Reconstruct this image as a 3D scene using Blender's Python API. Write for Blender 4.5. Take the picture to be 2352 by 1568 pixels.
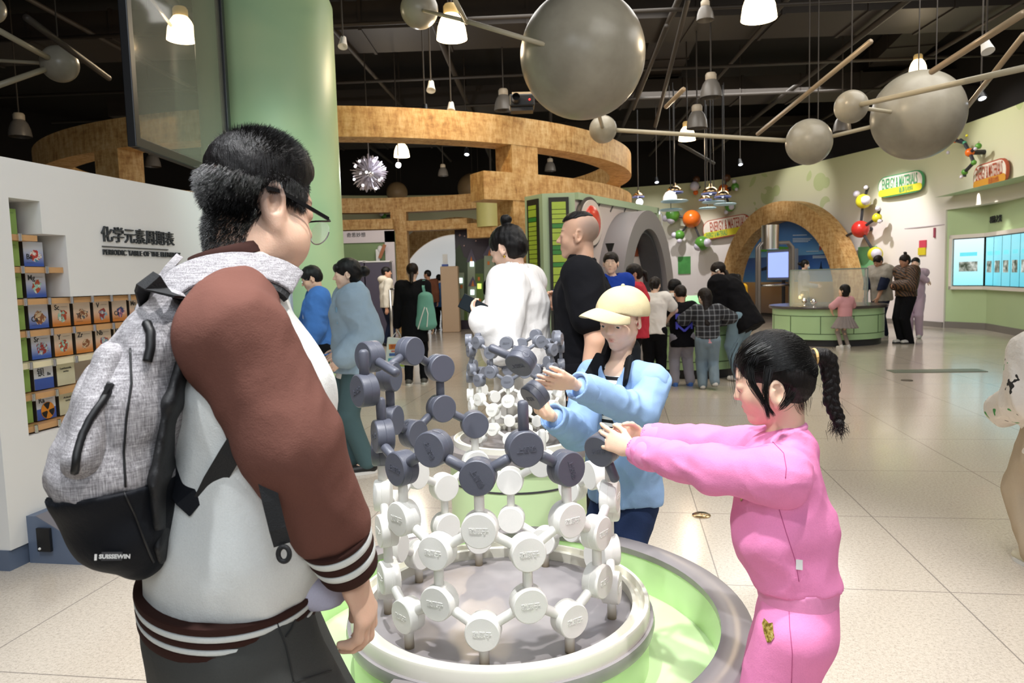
import bpy, math, random
import numpy as np
from mathutils import Vector, Matrix
for o in list(bpy.data.objects): bpy.data.objects.remove(o)
SC=bpy.context.scene; COL=SC.collection
PI=math.pi
A=np.array
# ---------------------------------------------------------------- camera
CAM=A([0,0,1.38]); FPX=1680.0
_p=math.radians(4.93); _r=math.radians(1.63)
FW=A([0,math.cos(_p),-math.sin(_p)]); _u0=A([0,math.sin(_p),math.cos(_p)]); _x0=A([1.,0,0])
RT=math.cos(_r)*_x0-math.sin(_r)*_u0; UP=math.cos(_r)*_u0+math.sin(_r)*_x0
cd=bpy.data.cameras.new('camera'); cam=bpy.data.objects.new('camera',cd); COL.objects.link(cam)
cd.sensor_width=36; cd.lens=36*FPX/2352; cd.clip_end=200; cd.clip_start=.05
M=Matrix.Identity(4)
for i in range(3):
    M[i][0]=RT[i]; M[i][1]=UP[i]; M[i][2]=-FW[i]; M[i][3]=CAM[i]
cam.matrix_world=M
cd.dof.use_dof=True; cd.dof.focus_distance=1.9; cd.dof.aperture_fstop=9.0
SC.camera=cam
def ray(x,y): return FW+RT*(x-1176)/FPX+UP*(784-y)/FPX
def P(x,y,d): return CAM+ray(x,y)*d            # point seen at photo position (x,y), d metres in front of the camera
def PZ(x,y,z=0.):                              # where the sight line meets a height
    v=ray(x,y); return CAM+v*(z-CAM[2])/v[2]
def PY(x,y,Y):
    v=ray(x,y); return CAM+v*Y/v[1]
# ---------------------------------------------------------------- light and exposure
vs=SC.view_settings; SC.display_settings.display_device='sRGB'
vs.view_transform='Standard'; vs.look='None'; vs.gamma=1; vs.use_curve_mapping=False; vs.exposure=0.22
W=bpy.data.worlds.new('hall'); SC.world=W; W.use_nodes=True
W.node_tree.nodes['Background'].inputs[0].default_value=(1,.97,.93,1); W.node_tree.nodes['Background'].inputs[1].default_value=.19
def aim(o,loc,tgt):
    o.location=Vector(loc); o.rotation_euler=(Vector(tgt)-Vector(loc)).to_track_quat('-Z','Y').to_euler()
def spot(loc,tgt,e,ang,col=(1,1,1),r=.08,blend=.5):
    l=bpy.data.lights.new('spot_light','SPOT'); l.energy=e; l.spot_size=math.radians(ang); l.spot_blend=blend; l.color=col; l.shadow_soft_size=r
    o=bpy.data.objects.new('spot_light',l); COL.objects.link(o); aim(o,loc,tgt); return o
def area(loc,tgt,e,sx,sy,col=(1,1,1)):
    l=bpy.data.lights.new('area_light','AREA'); l.shape='RECTANGLE'; l.size=sx; l.size_y=sy; l.energy=e; l.color=col
    o=bpy.data.objects.new('area_light',l); COL.objects.link(o); aim(o,loc,tgt); return o
COOL=(.86,.93,1); WARM=(1,.86,.66); NEUT=(1,.97,.92)
spot((-.45,.9,4.4),(-.1,1.9,.6),430,62,(.97,.98,1),.06)      # white display spots over the model table
spot((.9,.8,4.4),(.30,2.0,.7),330,62,(1,.98,.95),.06)
spot((.25,2.6,4.5),(.1,3.5,.7),170,55,(1,.98,.95),.10)
spot((-1.6,.2,4.4),(-1.0,1.6,.6),210,70,(.95,.98,1),.10)
area((.6,-2.6,3.6),(.1,2.2,.9),85,3.2,2.0,COOL)
area((-1.5,1.6,4.4),(-2.3,4.6,1.0),38,1.6,1.2,COOL)
spot((-.3,3.4,4.3),(-2.2,7.2,1.2),330,46,(.74,1,.95),.15,.9)   # cool wash on the lower part of the green column
area((2.8,3.6,5.2),(2.8,3.9,0),120,3,3,NEUT)
area((5.5,8.0,5.2),(5.5,9,0),115,3,3,NEUT)
area((1.0,10.0,5.2),(1.0,10.6,0),105,3,3,NEUT)
area((-2.5,14,3.3),(-2.5,15.5,0),80,3,3,NEUT)
area((5.0,15.5,5.2),(5.0,16.5,0),190,4,3,NEUT)
SC.cycles.max_bounces=6; SC.cycles.diffuse_bounces=3; SC.cycles.glossy_bounces=3; SC.cycles.transmission_bounces=5; SC.cycles.transparent_max_bounces=8
SC.cycles.caustics_reflective=False; SC.cycles.caustics_refractive=False; SC.cycles.sample_clamp_indirect=6
# ---------------------------------------------------------------- helpers: colours and materials
def lin(c):
    if isinstance(c,str):
        c=c.lstrip('#'); c=[int(c[i:i+2],16)/255 for i in (0,2,4)]
    return tuple((x/12.92 if x<=.04045 else ((x+.055)/1.055)**2.4) for x in c[:3])
_mats={}
class NT:
    def __init__(s,name):
        s.m=bpy.data.materials.new(name); s.m.use_nodes=True; s.t=s.m.node_tree; s.b=s.t.nodes['Principled BSDF']
        s.co=None
    def n(s,typ,**kw):
        x=s.t.nodes.new(typ)
        for k,v in kw.items():
            if k in x.inputs: x.inputs[k].default_value=v
            else: setattr(x,k,v)
        return x
    def l(s,a,b): s.t.links.new(a,b)
    def coord(s,kind='Object',scale=(1,1,1),rot=(0,0,0)):
        tc=s.n('ShaderNodeTexCoord'); mp=s.n('ShaderNodeMapping'); mp.inputs['Scale'].default_value=scale; mp.inputs['Rotation'].default_value=rot
        s.l(tc.outputs[kind],mp.inputs[0]); return mp.outputs[0]
    def noise(s,vec,scale,detail=4,rough=.6):
        x=s.n('ShaderNodeTexNoise'); x.inputs['Scale'].default_value=scale; x.inputs['Detail'].default_value=detail; x.inputs['Roughness'].default_value=rough
        s.l(vec,x.inputs['Vector']); return x.outputs[0]
    def ramp(s,f,stops,interp='LINEAR'):
        x=s.n('ShaderNodeValToRGB'); x.color_ramp.interpolation=interp; e=x.color_ramp.elements
        while len(e)<len(stops): e.new(.5)
        for q,(p,c) in zip(e,stops):
            q.position=p; q.color=(*lin(c),1)
        s.l(f,x.inputs[0]); return x.outputs[0]
    def mix(s,f,a,b,mode='MIX'):
        x=s.n('ShaderNodeMix'); x.data_type='RGBA'; x.blend_type=mode
        if hasattr(f,'links'): s.l(f,x.inputs[0])
        else: x.inputs[0].default_value=f
        for v,i in ((a,6),(b,7)):
            if hasattr(v,'links'): s.l(v,x.inputs[i])
            else: x.inputs[i].default_value=(*lin(v),1)
        return x.outputs[2]
    def math(s,op,a,b=0.):
        x=s.n('ShaderNodeMath',operation=op)
        for v,i in ((a,0),(b,1)):
            if hasattr(v,'links'): s.l(v,x.inputs[i])
            else: x.inputs[i].default_value=v
        return x.outputs[0]
    def bump(s,h,dist,strength=1.):
        x=s.n('ShaderNodeBump'); x.inputs['Distance'].default_value=dist; x.inputs['Strength'].default_value=strength
        s.l(h,x.inputs['Height']); s.l(x.outputs[0],s.b.inputs['Normal'])
    def base(s,v):
        if hasattr(v,'links'): s.l(v,s.b.inputs['Base Color'])
        else: s.b.inputs['Base Color'].default_value=(*lin(v),1)
def mat(name,c,rough=.6,metal=0.,spec=.5,vary=0.,vscale=8.,bump=0.,bscale=60.,emit=0.,sheen=0.,alpha=1.):
    if name in _mats: return _mats[name]
    s=NT(name); b=s.b; b.inputs['Roughness'].default_value=rough; b.inputs['Metallic'].default_value=metal; b.inputs['Specular IOR Level'].default_value=spec
    if vary or bump: v=s.coord()
    if vary:
        l=[min(1,x*(1+vary)) for x in lin(c)]; d=[x*(1-vary) for x in lin(c)]
        n=s.noise(v,vscale); x=s.n('ShaderNodeMix'); x.data_type='RGBA'; s.l(n,x.inputs[0]); x.inputs[6].default_value=(*d,1); x.inputs[7].default_value=(*l,1)
        s.l(x.outputs[2],b.inputs['Base Color'])
    else: s.base(c)
    if bump: s.bump(s.noise(v,bscale,5),bump)
    if emit: b.inputs['Emission Color'].default_value=(*lin(c),1); b.inputs['Emission Strength'].default_value=emit
    if sheen: b.inputs['Sheen Weight'].default_value=sheen
    if alpha<1: b.inputs['Alpha'].default_value=alpha
    _mats[name]=s.m; return s.m
def cloth(name,c,bump=.0012,fold=.0,vary=.06,rough=.9):
    if name in _mats: return _mats[name]
    s=NT(name); v=s.coord(); s.b.inputs['Roughness'].default_value=rough; s.b.inputs['Specular IOR Level'].default_value=.15
    n=s.noise(v,6,3); f=s.noise(v,420,2)
    k=s.math('ADD',s.math('MULTIPLY',n,vary*2),s.math('MULTIPLY',f,.16)); k=s.math('ADD',k,1-vary-.08)
    x=s.n('ShaderNodeMix'); x.data_type='RGBA'; x.blend_type='MULTIPLY'; x.inputs[0].default_value=1; x.inputs[6].default_value=(*lin(c),1)
    cb=s.n('ShaderNodeCombineColor'); [s.l(k,cb.inputs[i]) for i in range(3)]; s.l(cb.outputs[0],x.inputs[7])
    s.l(x.outputs[2],s.b.inputs['Base Color'])
    h=s.math('ADD',s.math('MULTIPLY',s.noise(v,24,3),.45),s.math('MULTIPLY',f,.12)); s.bump(h,bump*3,.7)
    _mats[name]=s.m; return s.m
# ---------------------------------------------------------------- helpers: objects
def setp(o,label=None,cat=None,group=None,kind=None):
    if label: o['label']=label
    if cat: o['category']=cat
    if group: o['group']=group
    if kind: o['kind']=kind
    return o
def empty(name,loc=(0,0,0),label=None,cat=None,group=None,rz=0.,kind=None):
    o=bpy.data.objects.new(name,None); COL.objects.link(o); o.location=Vector(loc); o.rotation_euler=(0,0,rz); o.empty_display_size=.1
    return setp(o,label,cat,group,kind)
def link(name,me,m=None,parent=None,world=True):
    o=bpy.data.objects.new(name,me); COL.objects.link(o)
    if m is not None:
        for x in (m if isinstance(m,(list,tuple)) else [m]): me.materials.append(x)
    if parent is not None:
        o.parent=parent
        if world:
            o.matrix_parent_inverse=Matrix.LocRotScale(parent.location,parent.rotation_euler,None).inverted() if parent.parent is None else Matrix.Identity(4)
    return o
def tomesh(name,V,Fc,smooth=True,mi=None,sharp=None):
    me=bpy.data.meshes.new(name); V=np.asarray(V,dtype=np.float32)
    if isinstance(Fc,np.ndarray):
        nf,k=Fc.shape; me.vertices.add(len(V)); me.vertices.foreach_set('co',V.ravel())
        me.loops.add(nf*k); me.loops.foreach_set('vertex_index',Fc.astype(np.int32).ravel())
        me.polygons.add(nf); me.polygons.foreach_set('loop_start',np.arange(0,nf*k,k,dtype=np.int32))
    else: me.from_pydata([tuple(map(float,v)) for v in V],[],[tuple(map(int,f)) for f in Fc])
    if mi is not None: me.polygons.foreach_set('material_index',np.asarray(mi,dtype=np.int32))
    me.update(calc_edges=True)
    if smooth: me.polygons.foreach_set('use_smooth',np.ones(len(me.polygons),dtype=bool))
    if sharp: me.set_sharp_from_angle(angle=sharp)
    return me
class MB:
    """collects simple shapes into one mesh"""
    def __init__(s): s.V=[]; s.F=[]; s.mi=[]; s.m=0
    def add(s,V,F):
        o=len(s.V); s.V+= [tuple(v) for v in V]; s.F+=[tuple(i+o for i in f) for f in F]; s.mi+=[s.m]*len(F); return s
    def box(s,c,d,ax=None):
        ax=np.eye(3) if ax is None else A(ax); c=A(c); h=A(d)/2
        V=[c+ax[0]*h[0]*i+ax[1]*h[1]*j+ax[2]*h[2]*k for k in (-1,1) for j in (-1,1) for i in (-1,1)]
        return s.add(V,[(0,2,3,1),(4,5,7,6),(0,1,5,4),(2,6,7,3),(0,4,6,2),(1,3,7,5)])
    def quad(s,*v): return s.add(v,[tuple(range(len(v)))])
    def prism(s,poly,z0,z1):
        n=len(poly); V=[(x,y,z0) for x,y in poly]+[(x,y,z1) for x,y in poly]
        return s.add(V,[tuple(range(n-1,-1,-1)),tuple(range(n,2*n))]+[(i,(i+1)%n,n+(i+1)%n,n+i) for i in range(n)])
    def extr(s,pts,vec):   # polygon of 3D points pushed along vec
        n=len(pts); V=[A(p) for p in pts]+[A(p)+A(vec) for p in pts]
        return s.add(V,[tuple(range(n-1,-1,-1)),tuple(range(n,2*n))]+[(i,(i+1)%n,n+(i+1)%n,n+i) for i in range(n)])
    def lathe(s,prof,c=(0,0,0),n=32,ax=None,a0=0.,a1=None):
        ax=np.eye(3) if ax is None else A(ax); c=A(c); full=a1 is None
        k=n if full else n+1; V=[]
        for i in range(k):
            t=a0+(2*PI if full else a1-a0)*i/n; d=ax[0]*math.cos(t)+ax[1]*math.sin(t)
            V+=[c+d*r+ax[2]*z for r,z in prof]
        m=len(prof); F=[]
        for i in range(n):
            j=(i+1)%k
            for q in range(m-1): F.append((i*m+q,j*m+q,j*m+q+1,i*m+q+1))
        return s.add(V,F)
    def tube(s,pts,r,n=10,cap=True,ref=None):
        pts=[A(p,dtype=float) for p in pts]; k=len(pts); rs=r if hasattr(r,'__len__') else [r]*k
        V=[]; u=None
        for i,p in enumerate(pts):
            t=pts[min(i+1,k-1)]-pts[max(i-1,0)]; t=t/np.linalg.norm(t)
            if u is None:
                u=A([0,0,1.]) if abs(t[2])<.9 else A([1.,0,0])
            u=u-t*(u@t); u/=np.linalg.norm(u); w=np.cross(t,u)
            V+=[p+(u*math.cos(2*PI*j/n)+w*math.sin(2*PI*j/n))*rs[i] for j in range(n)]
        F=[(i*n+j,i*n+(j+1)%n,(i+1)*n+(j+1)%n,(i+1)*n+j) for i in range(k-1) for j in range(n)]
        if cap: F+=[tuple(range(n-1,-1,-1)),tuple(range((k-1)*n,k*n))]
        return s.add(V,F)
    def ball(s,c,r,n=20,m=12,ax=None):
        r=A(r)*np.ones(3); ax=np.eye(3) if ax is None else A(ax); V=[];c=A(c)
        for i in range(m+1):
            a=PI*i/m
            for j in range(n):
                b=2*PI*j/n; q=A([math.sin(a)*math.cos(b),math.sin(a)*math.sin(b),math.cos(a)])*r; V.append(c+q@ax)
        return s.add(V,[(i*n+j,(i+1)*n+j,(i+1)*n+(j+1)%n,i*n+(j+1)%n) for i in range(m) for j in range(n)])
    def ribbon(s,pts,wid,up,thick=.002):   # flat strap: pts, half-width vectors, thickness
        pts=[A(p,dtype=float) for p in pts]; k=len(pts); V=[]
        for i,p in enumerate(pts):
            t=pts[min(i+1,k-1)]-pts[max(i-1,0)]; t/=np.linalg.norm(t); uu=A(up[i] if hasattr(up[0],'__len__') else up,dtype=float); uu=uu-t*(uu@t); uu/=np.linalg.norm(uu)
            w=np.cross(t,uu)*(wid[i] if hasattr(wid,'__len__') else wid)/2
            V+=[p-w-uu*thick/2,p+w-uu*thick/2,p+w+uu*thick/2,p-w+uu*thick/2]
        F=[(i*4+j,i*4+(j+1)%4,i*4+4+(j+1)%4,i*4+4+j) for i in range(k-1) for j in range(4)]+[(3,2,1,0),(k*4-4,k*4-3,k*4-2,k*4-1)]
        return s.add(V,F)
    def build(s,name,m=None,parent=None,smooth=False,world=True,bevel=0.,auto=None):
        me=tomesh(name,s.V,s.F,smooth,s.mi if any(s.mi) else None,auto)
        o=link(name,me,m,parent,world)
        if bevel:
            b=o.modifiers.new('bevel','BEVEL'); b.width=bevel; b.segments=2; b.limit_method='ANGLE'; b.angle_limit=.6
        return o
def thing(o,label,cat,group=None): return setp(o,label,cat,group)
def struct(o): o['kind']='structure'; return o
def text_mesh(txt,size,depth=.0,bold=0.,align='CENTER'):
    c=bpy.data.curves.new('text','FONT'); c.body=txt; c.size=size; c.extrude=depth; c.offset=bold; c.align_x=align; c.align_y='CENTER'; c.resolution_u=2
    o=bpy.data.objects.new('text',c); COL.objects.link(o)
    bpy.context.view_layer.update()
    me=bpy.data.meshes.new_from_object(o.evaluated_get(bpy.context.evaluated_depsgraph_get()))
    bpy.data.objects.remove(o); bpy.data.curves.remove(c)
    V=np.zeros(len(me.vertices)*3); me.vertices.foreach_get('co',V); V=V.reshape(-1,3)
    F=[tuple(p.vertices) for p in me.polygons]; bpy.data.meshes.remove(me); return V,F
def put_text(mb,txt,size,pos,xa,ya,depth=.002,bold=0.,align='CENTER'):
    V,F=text_mesh(txt,size,depth,bold,align); xa=A(xa,dtype=float); ya=A(ya,dtype=float); xa/=np.linalg.norm(xa); ya/=np.linalg.norm(ya); za=np.cross(xa,ya)
    mb.add(A(pos)+V[:,:1]*xa+V[:,1:2]*ya+V[:,2:]*za,F); return mb
def text_obj(name,txt,size,pos,xa,ya,m,parent=None,depth=.003,bold=0.,align='CENTER'):
    return put_text(MB(),txt,size,pos,xa,ya,depth,bold,align).build(name,m,parent)
def fit_text(name,txt,hgt,wid,pos,xa,ya,m,par,depth=.003):
    V,F=text_mesh(txt,1.,0.,.01); V=V*A([wid/np.ptp(V[:,0]),hgt/np.ptp(V[:,1]),1]); V[:,:2]-=(V[:,:2].max(0)+V[:,:2].min(0))/2; xa=nrm(xa); ya=nrm(ya); za=np.cross(xa,ya); g=MB(); g.add(A(pos)+V[:,:1]*xa+V[:,1:2]*ya+za*depth,F); return g.build(name,m,par)
def nrm(v): v=A(v,dtype=float); return v/np.linalg.norm(v)
# ---------------------------------------------------------------- helpers: blended solid shapes (one continuous skin over many limbs)
class Sdf:
    def __init__(s,h): s.h=h; s.ops=[]
    def _ec(s,a,b,ra,rb,right):
        a=A(a,dtype=float); b=A(b,dtype=float); ra=A(ra,dtype=float)*np.ones(2); rb=A(rb,dtype=float)*np.ones(2)
        ab=b-a; L2=max(ab@ab,1e-9); ax=ab/math.sqrt(L2)
        rg=A(right if right is not None else ((1,0,0) if abs(ax[0])<.8 else (0,1,0)),dtype=float); rg=rg-ax*(rg@ax); rg/=np.linalg.norm(rg); fr=np.cross(ax,rg)
        iso=abs(ra[0]-ra[1])<1e-6 and abs(rb[0]-rb[1])<1e-6
        def f(p):
            q=p-a; t=np.clip((q@ab)/L2,0,1); q=q-t[...,None]*ab
            if iso: return np.sqrt((q*q).sum(-1))-(ra[0]+(rb[0]-ra[0])*t)
            rx=ra[0]+(rb[0]-ra[0])*t; ry=ra[1]+(rb[1]-ra[1])*t; rw=np.minimum(rx,ry)
            u=(q@rg); v=(q@fr); w=(q@ax)
            k0=np.sqrt((u/rx)**2+(v/ry)**2+(w/rw)**2)+1e-9; k1=np.sqrt((u/rx**2)**2+(v/ry**2)**2+(w/rw**2)**2)+1e-9
            return k0*(k0-1)/k1
        R=max(ra.max(),rb.max()); return f,np.minimum(a,b)-R,np.maximum(a,b)+R
    def ec(s,a,b,ra,rb=None,k=.01,right=None,op='+',tag=0):
        f,lo,hi=s._ec(a,b,ra,ra if rb is None else rb,right); s.ops.append((op,f,lo,hi,k,tag)); return s
    def el(s,c,r,ax=None,k=.01,op='+',tag=0):
        c=A(c,dtype=float); r=A(r,dtype=float)*np.ones(3); ax=np.eye(3) if ax is None else A(ax,dtype=float)
        def f(p):
            q=(p-c)@ax.T; k0=np.sqrt(((q/r)**2).sum(-1))+1e-9; k1=np.sqrt(((q/r**2)**2).sum(-1))+1e-9; return k0*(k0-1)/k1
        R=r.max(); s.ops.append((op,f,c-R,c+R,k,tag)); return s
    def cut(s,pt,n,k=.004):      # keeps the side the normal points away from
        pt=A(pt,dtype=float); n=nrm(n); s.ops.append(('c',lambda p:(p-pt)@n,None,None,k,0)); return s
    def fn(s,f,op='n'): s.ops.append((op,f,None,None,0,0)); return s
    def mesh(s,smooth=1,lo=None,hi=None):
        h=s.h; add=[o for o in s.ops if o[0]=='+']
        L=np.min([o[2] for o in add],0)-3*h if lo is None else A(lo); H=np.max([o[3] for o in add],0)+3*h if hi is None else A(hi)
        n=np.ceil((H-L)/h).astype(int)+1; G=np.full(n,1.,dtype=np.float32)
        axs=[L[i]+h*np.arange(n[i]) for i in range(3)]
        def pts(a,b): return np.stack(np.meshgrid(*[axs[i][a[i]:b[i]] for i in range(3)],indexing='ij'),-1)
        for op,f,l,hh,k,tag in s.ops:
            if op in '+-':
                pad=max(3*k,0)+4*h
                a=np.clip(np.floor((l-pad-L)/h).astype(int),0,n); b=np.clip(np.ceil((hh+pad-L)/h).astype(int)+1,0,n)
                if (b<=a).any(): continue
                sl=tuple(slice(a[i],b[i]) for i in range(3)); d=f(pts(a,b)); g=G[sl]
                if op=='+':
                    if k>0:
                        t=np.clip(.5+.5*(g-d)/k,0,1); G[sl]=g*(1-t)+d*t-k*t*(1-t)
                    else: G[sl]=np.minimum(g,d)
                else:
                    d=-d; t=np.clip(.5-.5*(g-d)/max(k,1e-6),0,1); G[sl]=g*(1-t)+d*t+k*t*(1-t)
            else:
                # whole-grid ops, in slabs
                for i in range(0,n[0],24):
                    a=A([i,0,0]); b=A([min(i+24,n[0]),n[1],n[2]]); g=G[a[0]:b[0]]
                    d=f(pts(a,b))
                    if op=='c': G[a[0]:b[0]]=np.maximum(g,d)
                    elif op=='n': G[a[0]:b[0]]=g+d          # displacement
                    elif op=='i': G[a[0]:b[0]]=np.maximum(g,d)
        return surf_nets(G,L,h,smooth)
def surf_nets(G,L,h,smooth=1):
    S=G<0; n=A(G.shape); c=np.zeros(n-1,dtype=np.int8)
    for i in (0,1):
        for j in (0,1):
            for k in (0,1): c+=S[i:n[0]-1+i,j:n[1]-1+j,k:n[2]-1+k]
    act=(c>0)&(c<8); idx=np.full(act.shape,-1,dtype=np.int64); I=np.argwhere(act); idx[act]=np.arange(len(I))
    acc=np.zeros((len(I),3)); cnt=np.zeros(len(I))
    cor=[(i,j,k) for i in (0,1) for j in (0,1) for k in (0,1)]
    for a in cor:
        for d in range(3):
            if a[d]: continue
            b=list(a); b[d]=1
            ga=G[I[:,0]+a[0],I[:,1]+a[1],I[:,2]+a[2]]; gb=G[I[:,0]+b[0],I[:,1]+b[1],I[:,2]+b[2]]
            m=(ga<0)!=(gb<0); t=np.where(m,ga/np.where(m,ga-gb,1),0)
            p=np.tile(A(a,dtype=float),(len(I),1)); p[:,d]+=t; acc[m]+=p[m]; cnt[m]+=1
    V=L+(I+acc/cnt[:,None])*h
    Fs=[]
    for d in range(3):
        e1,e2=[(1,2),(2,0),(0,1)][d]
        sl=[slice(1,-1)]*3; sl[d]=slice(0,-1)
        sa=S[tuple(sl)]; sl2=list(sl); sl2[d]=slice(1,None); sb=S[tuple(sl2)]
        for flip,mm in ((0,sa&~sb),(1,~sa&sb)):
            q=np.argwhere(mm); 
            if not len(q): continue
            o=A([1,1,1]); o[d]=0; q=q+o
            qs=[]
            for x,y in ((-1,-1),(0,-1),(0,0),(-1,0)):
                r=q.copy(); r[:,e1]+=x; r[:,e2]+=y; qs.append(idx[r[:,0],r[:,1],r[:,2]])
            f=np.stack(qs,1); Fs.append(f[:,::-1] if flip else f)
    F=np.concatenate(Fs); F=F[(F>=0).all(1)]
    for _ in range(smooth):
        s=np.zeros_like(V); w=np.zeros(len(V))
        for i in range(4):
            a=F[:,i]; b=F[:,(i+1)%4]
            for q in range(3): s[:,q]+=np.bincount(a,V[b,q],len(V))
            w+=np.bincount(a,minlength=len(V))
        ok=w>0; V[ok]=.4*V[ok]+.6*s[ok]/w[ok,None]
    return V,F
def smesh(name,sdf,m,parent=None,smooth=1,colf=None,mif=None):
    V,F=sdf.mesh(smooth); me=tomesh(name,V,F)
    if colf is not None:
        C=np.concatenate([np.clip(colf(V),0,1),np.ones((len(V),1))],1).astype(np.float32)
        at=me.color_attributes.new('Col','FLOAT_COLOR','POINT'); at.data.foreach_set('color',C.ravel())
    o=link(name,me,m,parent)
    if mif is not None:
        me.polygons.foreach_set('material_index',mif(V[F].mean(1)).astype(np.int32)); me.update()
    return o
_rng=np.random.default_rng(7)
def _mkwaves(seed,n=7):
    r=np.random.default_rng(seed); d=r.normal(size=(n,3)); d/=np.linalg.norm(d,axis=1)[:,None]; return d,r.uniform(.7,1.5,n),r.uniform(0,6.28,n)
def wav(p,scale,seed=0,stretch=None):   # cheap smooth noise in [-1,1]
    d,f,ph=_mkwaves(seed); q=p*scale if stretch is None else p*A(stretch)*scale
    o=0
    for i in range(len(d)): o=o+np.sin((q@d[i])*f[i]*6.283+ph[i]+ .8*np.sin((q@d[(i+3)%7])*4+ph[i]))
    return o/len(d)
UZ=A([0,0,1.])
M_white=mat('white_paint','#e4e4e2',.55,vary=.02,vscale=2)
M_green=mat('pale_green_paint','#b9cfa0',.5,vary=.03,vscale=1.5)
M_lgreen=mat('mint_laminate','#b4d8a4',.35,vary=.04,vscale=2)
M_grey=mat('grey_solid_surface','#8f8a8a',.4,vary=.05,vscale=4)
M_skirt=mat('grey_skirting','#7d7873',.5)
M_blackceil=mat('black_ceiling_paint','#17130f',.9,vary=.3,vscale=1.2)
M_duct=mat('dark_duct_paint','#2b241e',.6,vary=.25,vscale=1.5)
M_pipe=mat('dull_steel_pipe','#2f2821',.6,metal=.0,vary=.15,vscale=3)
M_black=mat('black_metal','#121316',.4)
M_steel=mat('brushed_steel','#c9c7c2',.28,metal=1.)
M_chrome=mat('chrome','#e8e8ea',.12,metal=1.)
M_dk=mat('charcoal_plastic','#2c2c30',.5)
# ================================================================ ROOM
def terrazzo():
    s=NT('terrazzo'); v=s.coord('Object',rot=(0,0,math.radians(8.7)))
    base=s.ramp(s.noise(v,70,6,.75),[(.30,'#7d746a'),(.40,'#b5ab9f'),(.52,'#d3cabe'),(.66,'#e2dbd0')])
    sp=s.ramp(s.noise(v,170,3,.7),[(.34,'#5a534d'),(.40,'#cfc6ba'),(.6,'#dad2c7'),(.72,'#f1ece4')])
    c=s.mix(.5,base,sp); big=s.ramp(s.noise(v,.5,2),[(.3,'#e6dfd6'),(.7,'#f6f0e8')]); c=s.mix(.6,c,big,'MULTIPLY')
    sx=s.n('ShaderNodeSeparateXYZ'); s.l(v,sx.inputs[0])
    def line(o,off,per,w):
        a=s.math('FRACT',s.math('ADD',s.math('DIVIDE',s.math('SUBTRACT',o,off),per),100.5)); a=s.math('ABSOLUTE',s.math('SUBTRACT',a,.5)); return s.math('LESS_THAN',a,w/per)
    g=s.math('MAXIMUM',line(sx.outputs[0],.41,.945,.003),line(sx.outputs[1],2.25,.99,.003))
    s.base(s.mix(s.math('MULTIPLY',g,.75),c,'#77706a'))
    s.b.inputs['Roughness'].default_value=.16; s.b.inputs['Specular IOR Level'].default_value=.6
    r=s.math('ADD',s.math('MULTIPLY',s.noise(v,3,3),.10),.10); s.l(r,s.b.inputs['Roughness'])
    return s.m
def osb():
    s=NT('osb_board'); v=s.coord('Object',scale=(1,1,.28),rot=(.25,.3,.4)); n=s.noise(v,14,5,.75); v2=s.coord('Object',scale=(.3,.3,1)); n2=s.noise(v2,16,3,.7)
    c=s.ramp(s.math('ADD',s.math('MULTIPLY',n,.65),s.math('MULTIPLY',n2,.35)),[(.32,'#8a6436'),(.43,'#b88a50'),(.52,'#cfa569'),(.66,'#e3c591')])
    s.base(c); s.b.inputs['Roughness'].default_value=.6; s.bump(n,.004); return s.m
M_floor=terrazzo(); M_osb=osb()
# floor, ceiling
MB().quad((-16,-6,0),(22,-6,0),(22,32,0),(-16,32,0)).build('floor',M_floor)['kind']='structure'
MB().box((3,13,6.3),(38,40,.1)).build('ceiling',M_blackceil)['kind']='structure'
# ---- green column behind the left group
cc=(-2.42,7.70); g=MB()
g.lathe([(.675,.14),(.675,4.20),(.655,4.26),(.38,4.27),(.38,6.25)],(cc[0],cc[1],0),64)
s=NT('column_green'); v=s.coord(); s.base(s.ramp(s.noise(v,1.1,2),[(.35,'#a8c79b'),(.65,'#bcd2a2')])); s.b.inputs['Roughness'].default_value=.42; s.b.inputs['Specular IOR Level'].default_value=.4
col=g.build('column',s.m,smooth=True,auto=.7); struct(col)
struct(MB().lathe([(.69,0),(.69,.14),(.675,.15)],(cc[0],cc[1],0),64).build('baseboard_column',M_skirt,col,smooth=True))
# ---- left display wall with stepped niche (frame: s along wall, o out of wall, z)
WN=A([-2.517,3.536]); WD=A([.17,.985]); WD/=np.linalg.norm(WD); WO=A([WD[1],-WD[0]])
def LW(s,o,z): q=WN+WD*s+WO*o; return A([q[0],q[1],z])
AXL=[A([*WD,0]),A([*WO,0]),A([0,0,1.])]
def lbox(g,s0,s1,o0,o1,z0,z1): return g.box(LW((s0+s1)/2,(o0+o1)/2,(z0+z1)/2),(s1-s0,o1-o0,z1-z0),AXL)
g=MB()
lbox(g,0,3.07,-.45,-.22,.105,2.05)                         # back layer
lbox(g,0,.166,-.22,0,.105,2.05); lbox(g,.166,2.62,-.22,0,.105,.643); lbox(g,2.62,3.07,-.22,0,.105,2.05)
lbox(g,.166,.36,-.22,0,1.853,2.05); lbox(g,.36,.52,-.22,0,1.684,2.05); lbox(g,.52,2.62,-.22,0,1.349,2.05)
wl=g.build('wall_left',M_white); struct(wl)
M_slate=mat('slate_laminate','#5d6a80',.45,vary=.04); M_slate2=mat('slate_top','#6f6d74',.5,vary=.04)
g=MB(); lbox(g,-.005,3.06,-.44,-.01,0,.105)
prof=[(0,0),(.37,0),(.37,.055),(.345,.085),(.05,.245),(0,.245)]
g.extr([LW(.106,o,z) for o,z in prof],A([*(WD*2.2),0])); g.m=1
g.quad(*[LW(q,o+.001,z+.001) for q,o,z in ((.109,.05,.245),(2.3,.05,.245),(2.3,.345,.085),(.109,.345,.085))])
struct(g.build('baseboard_left',[M_slate,M_slate2],wl))
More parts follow.
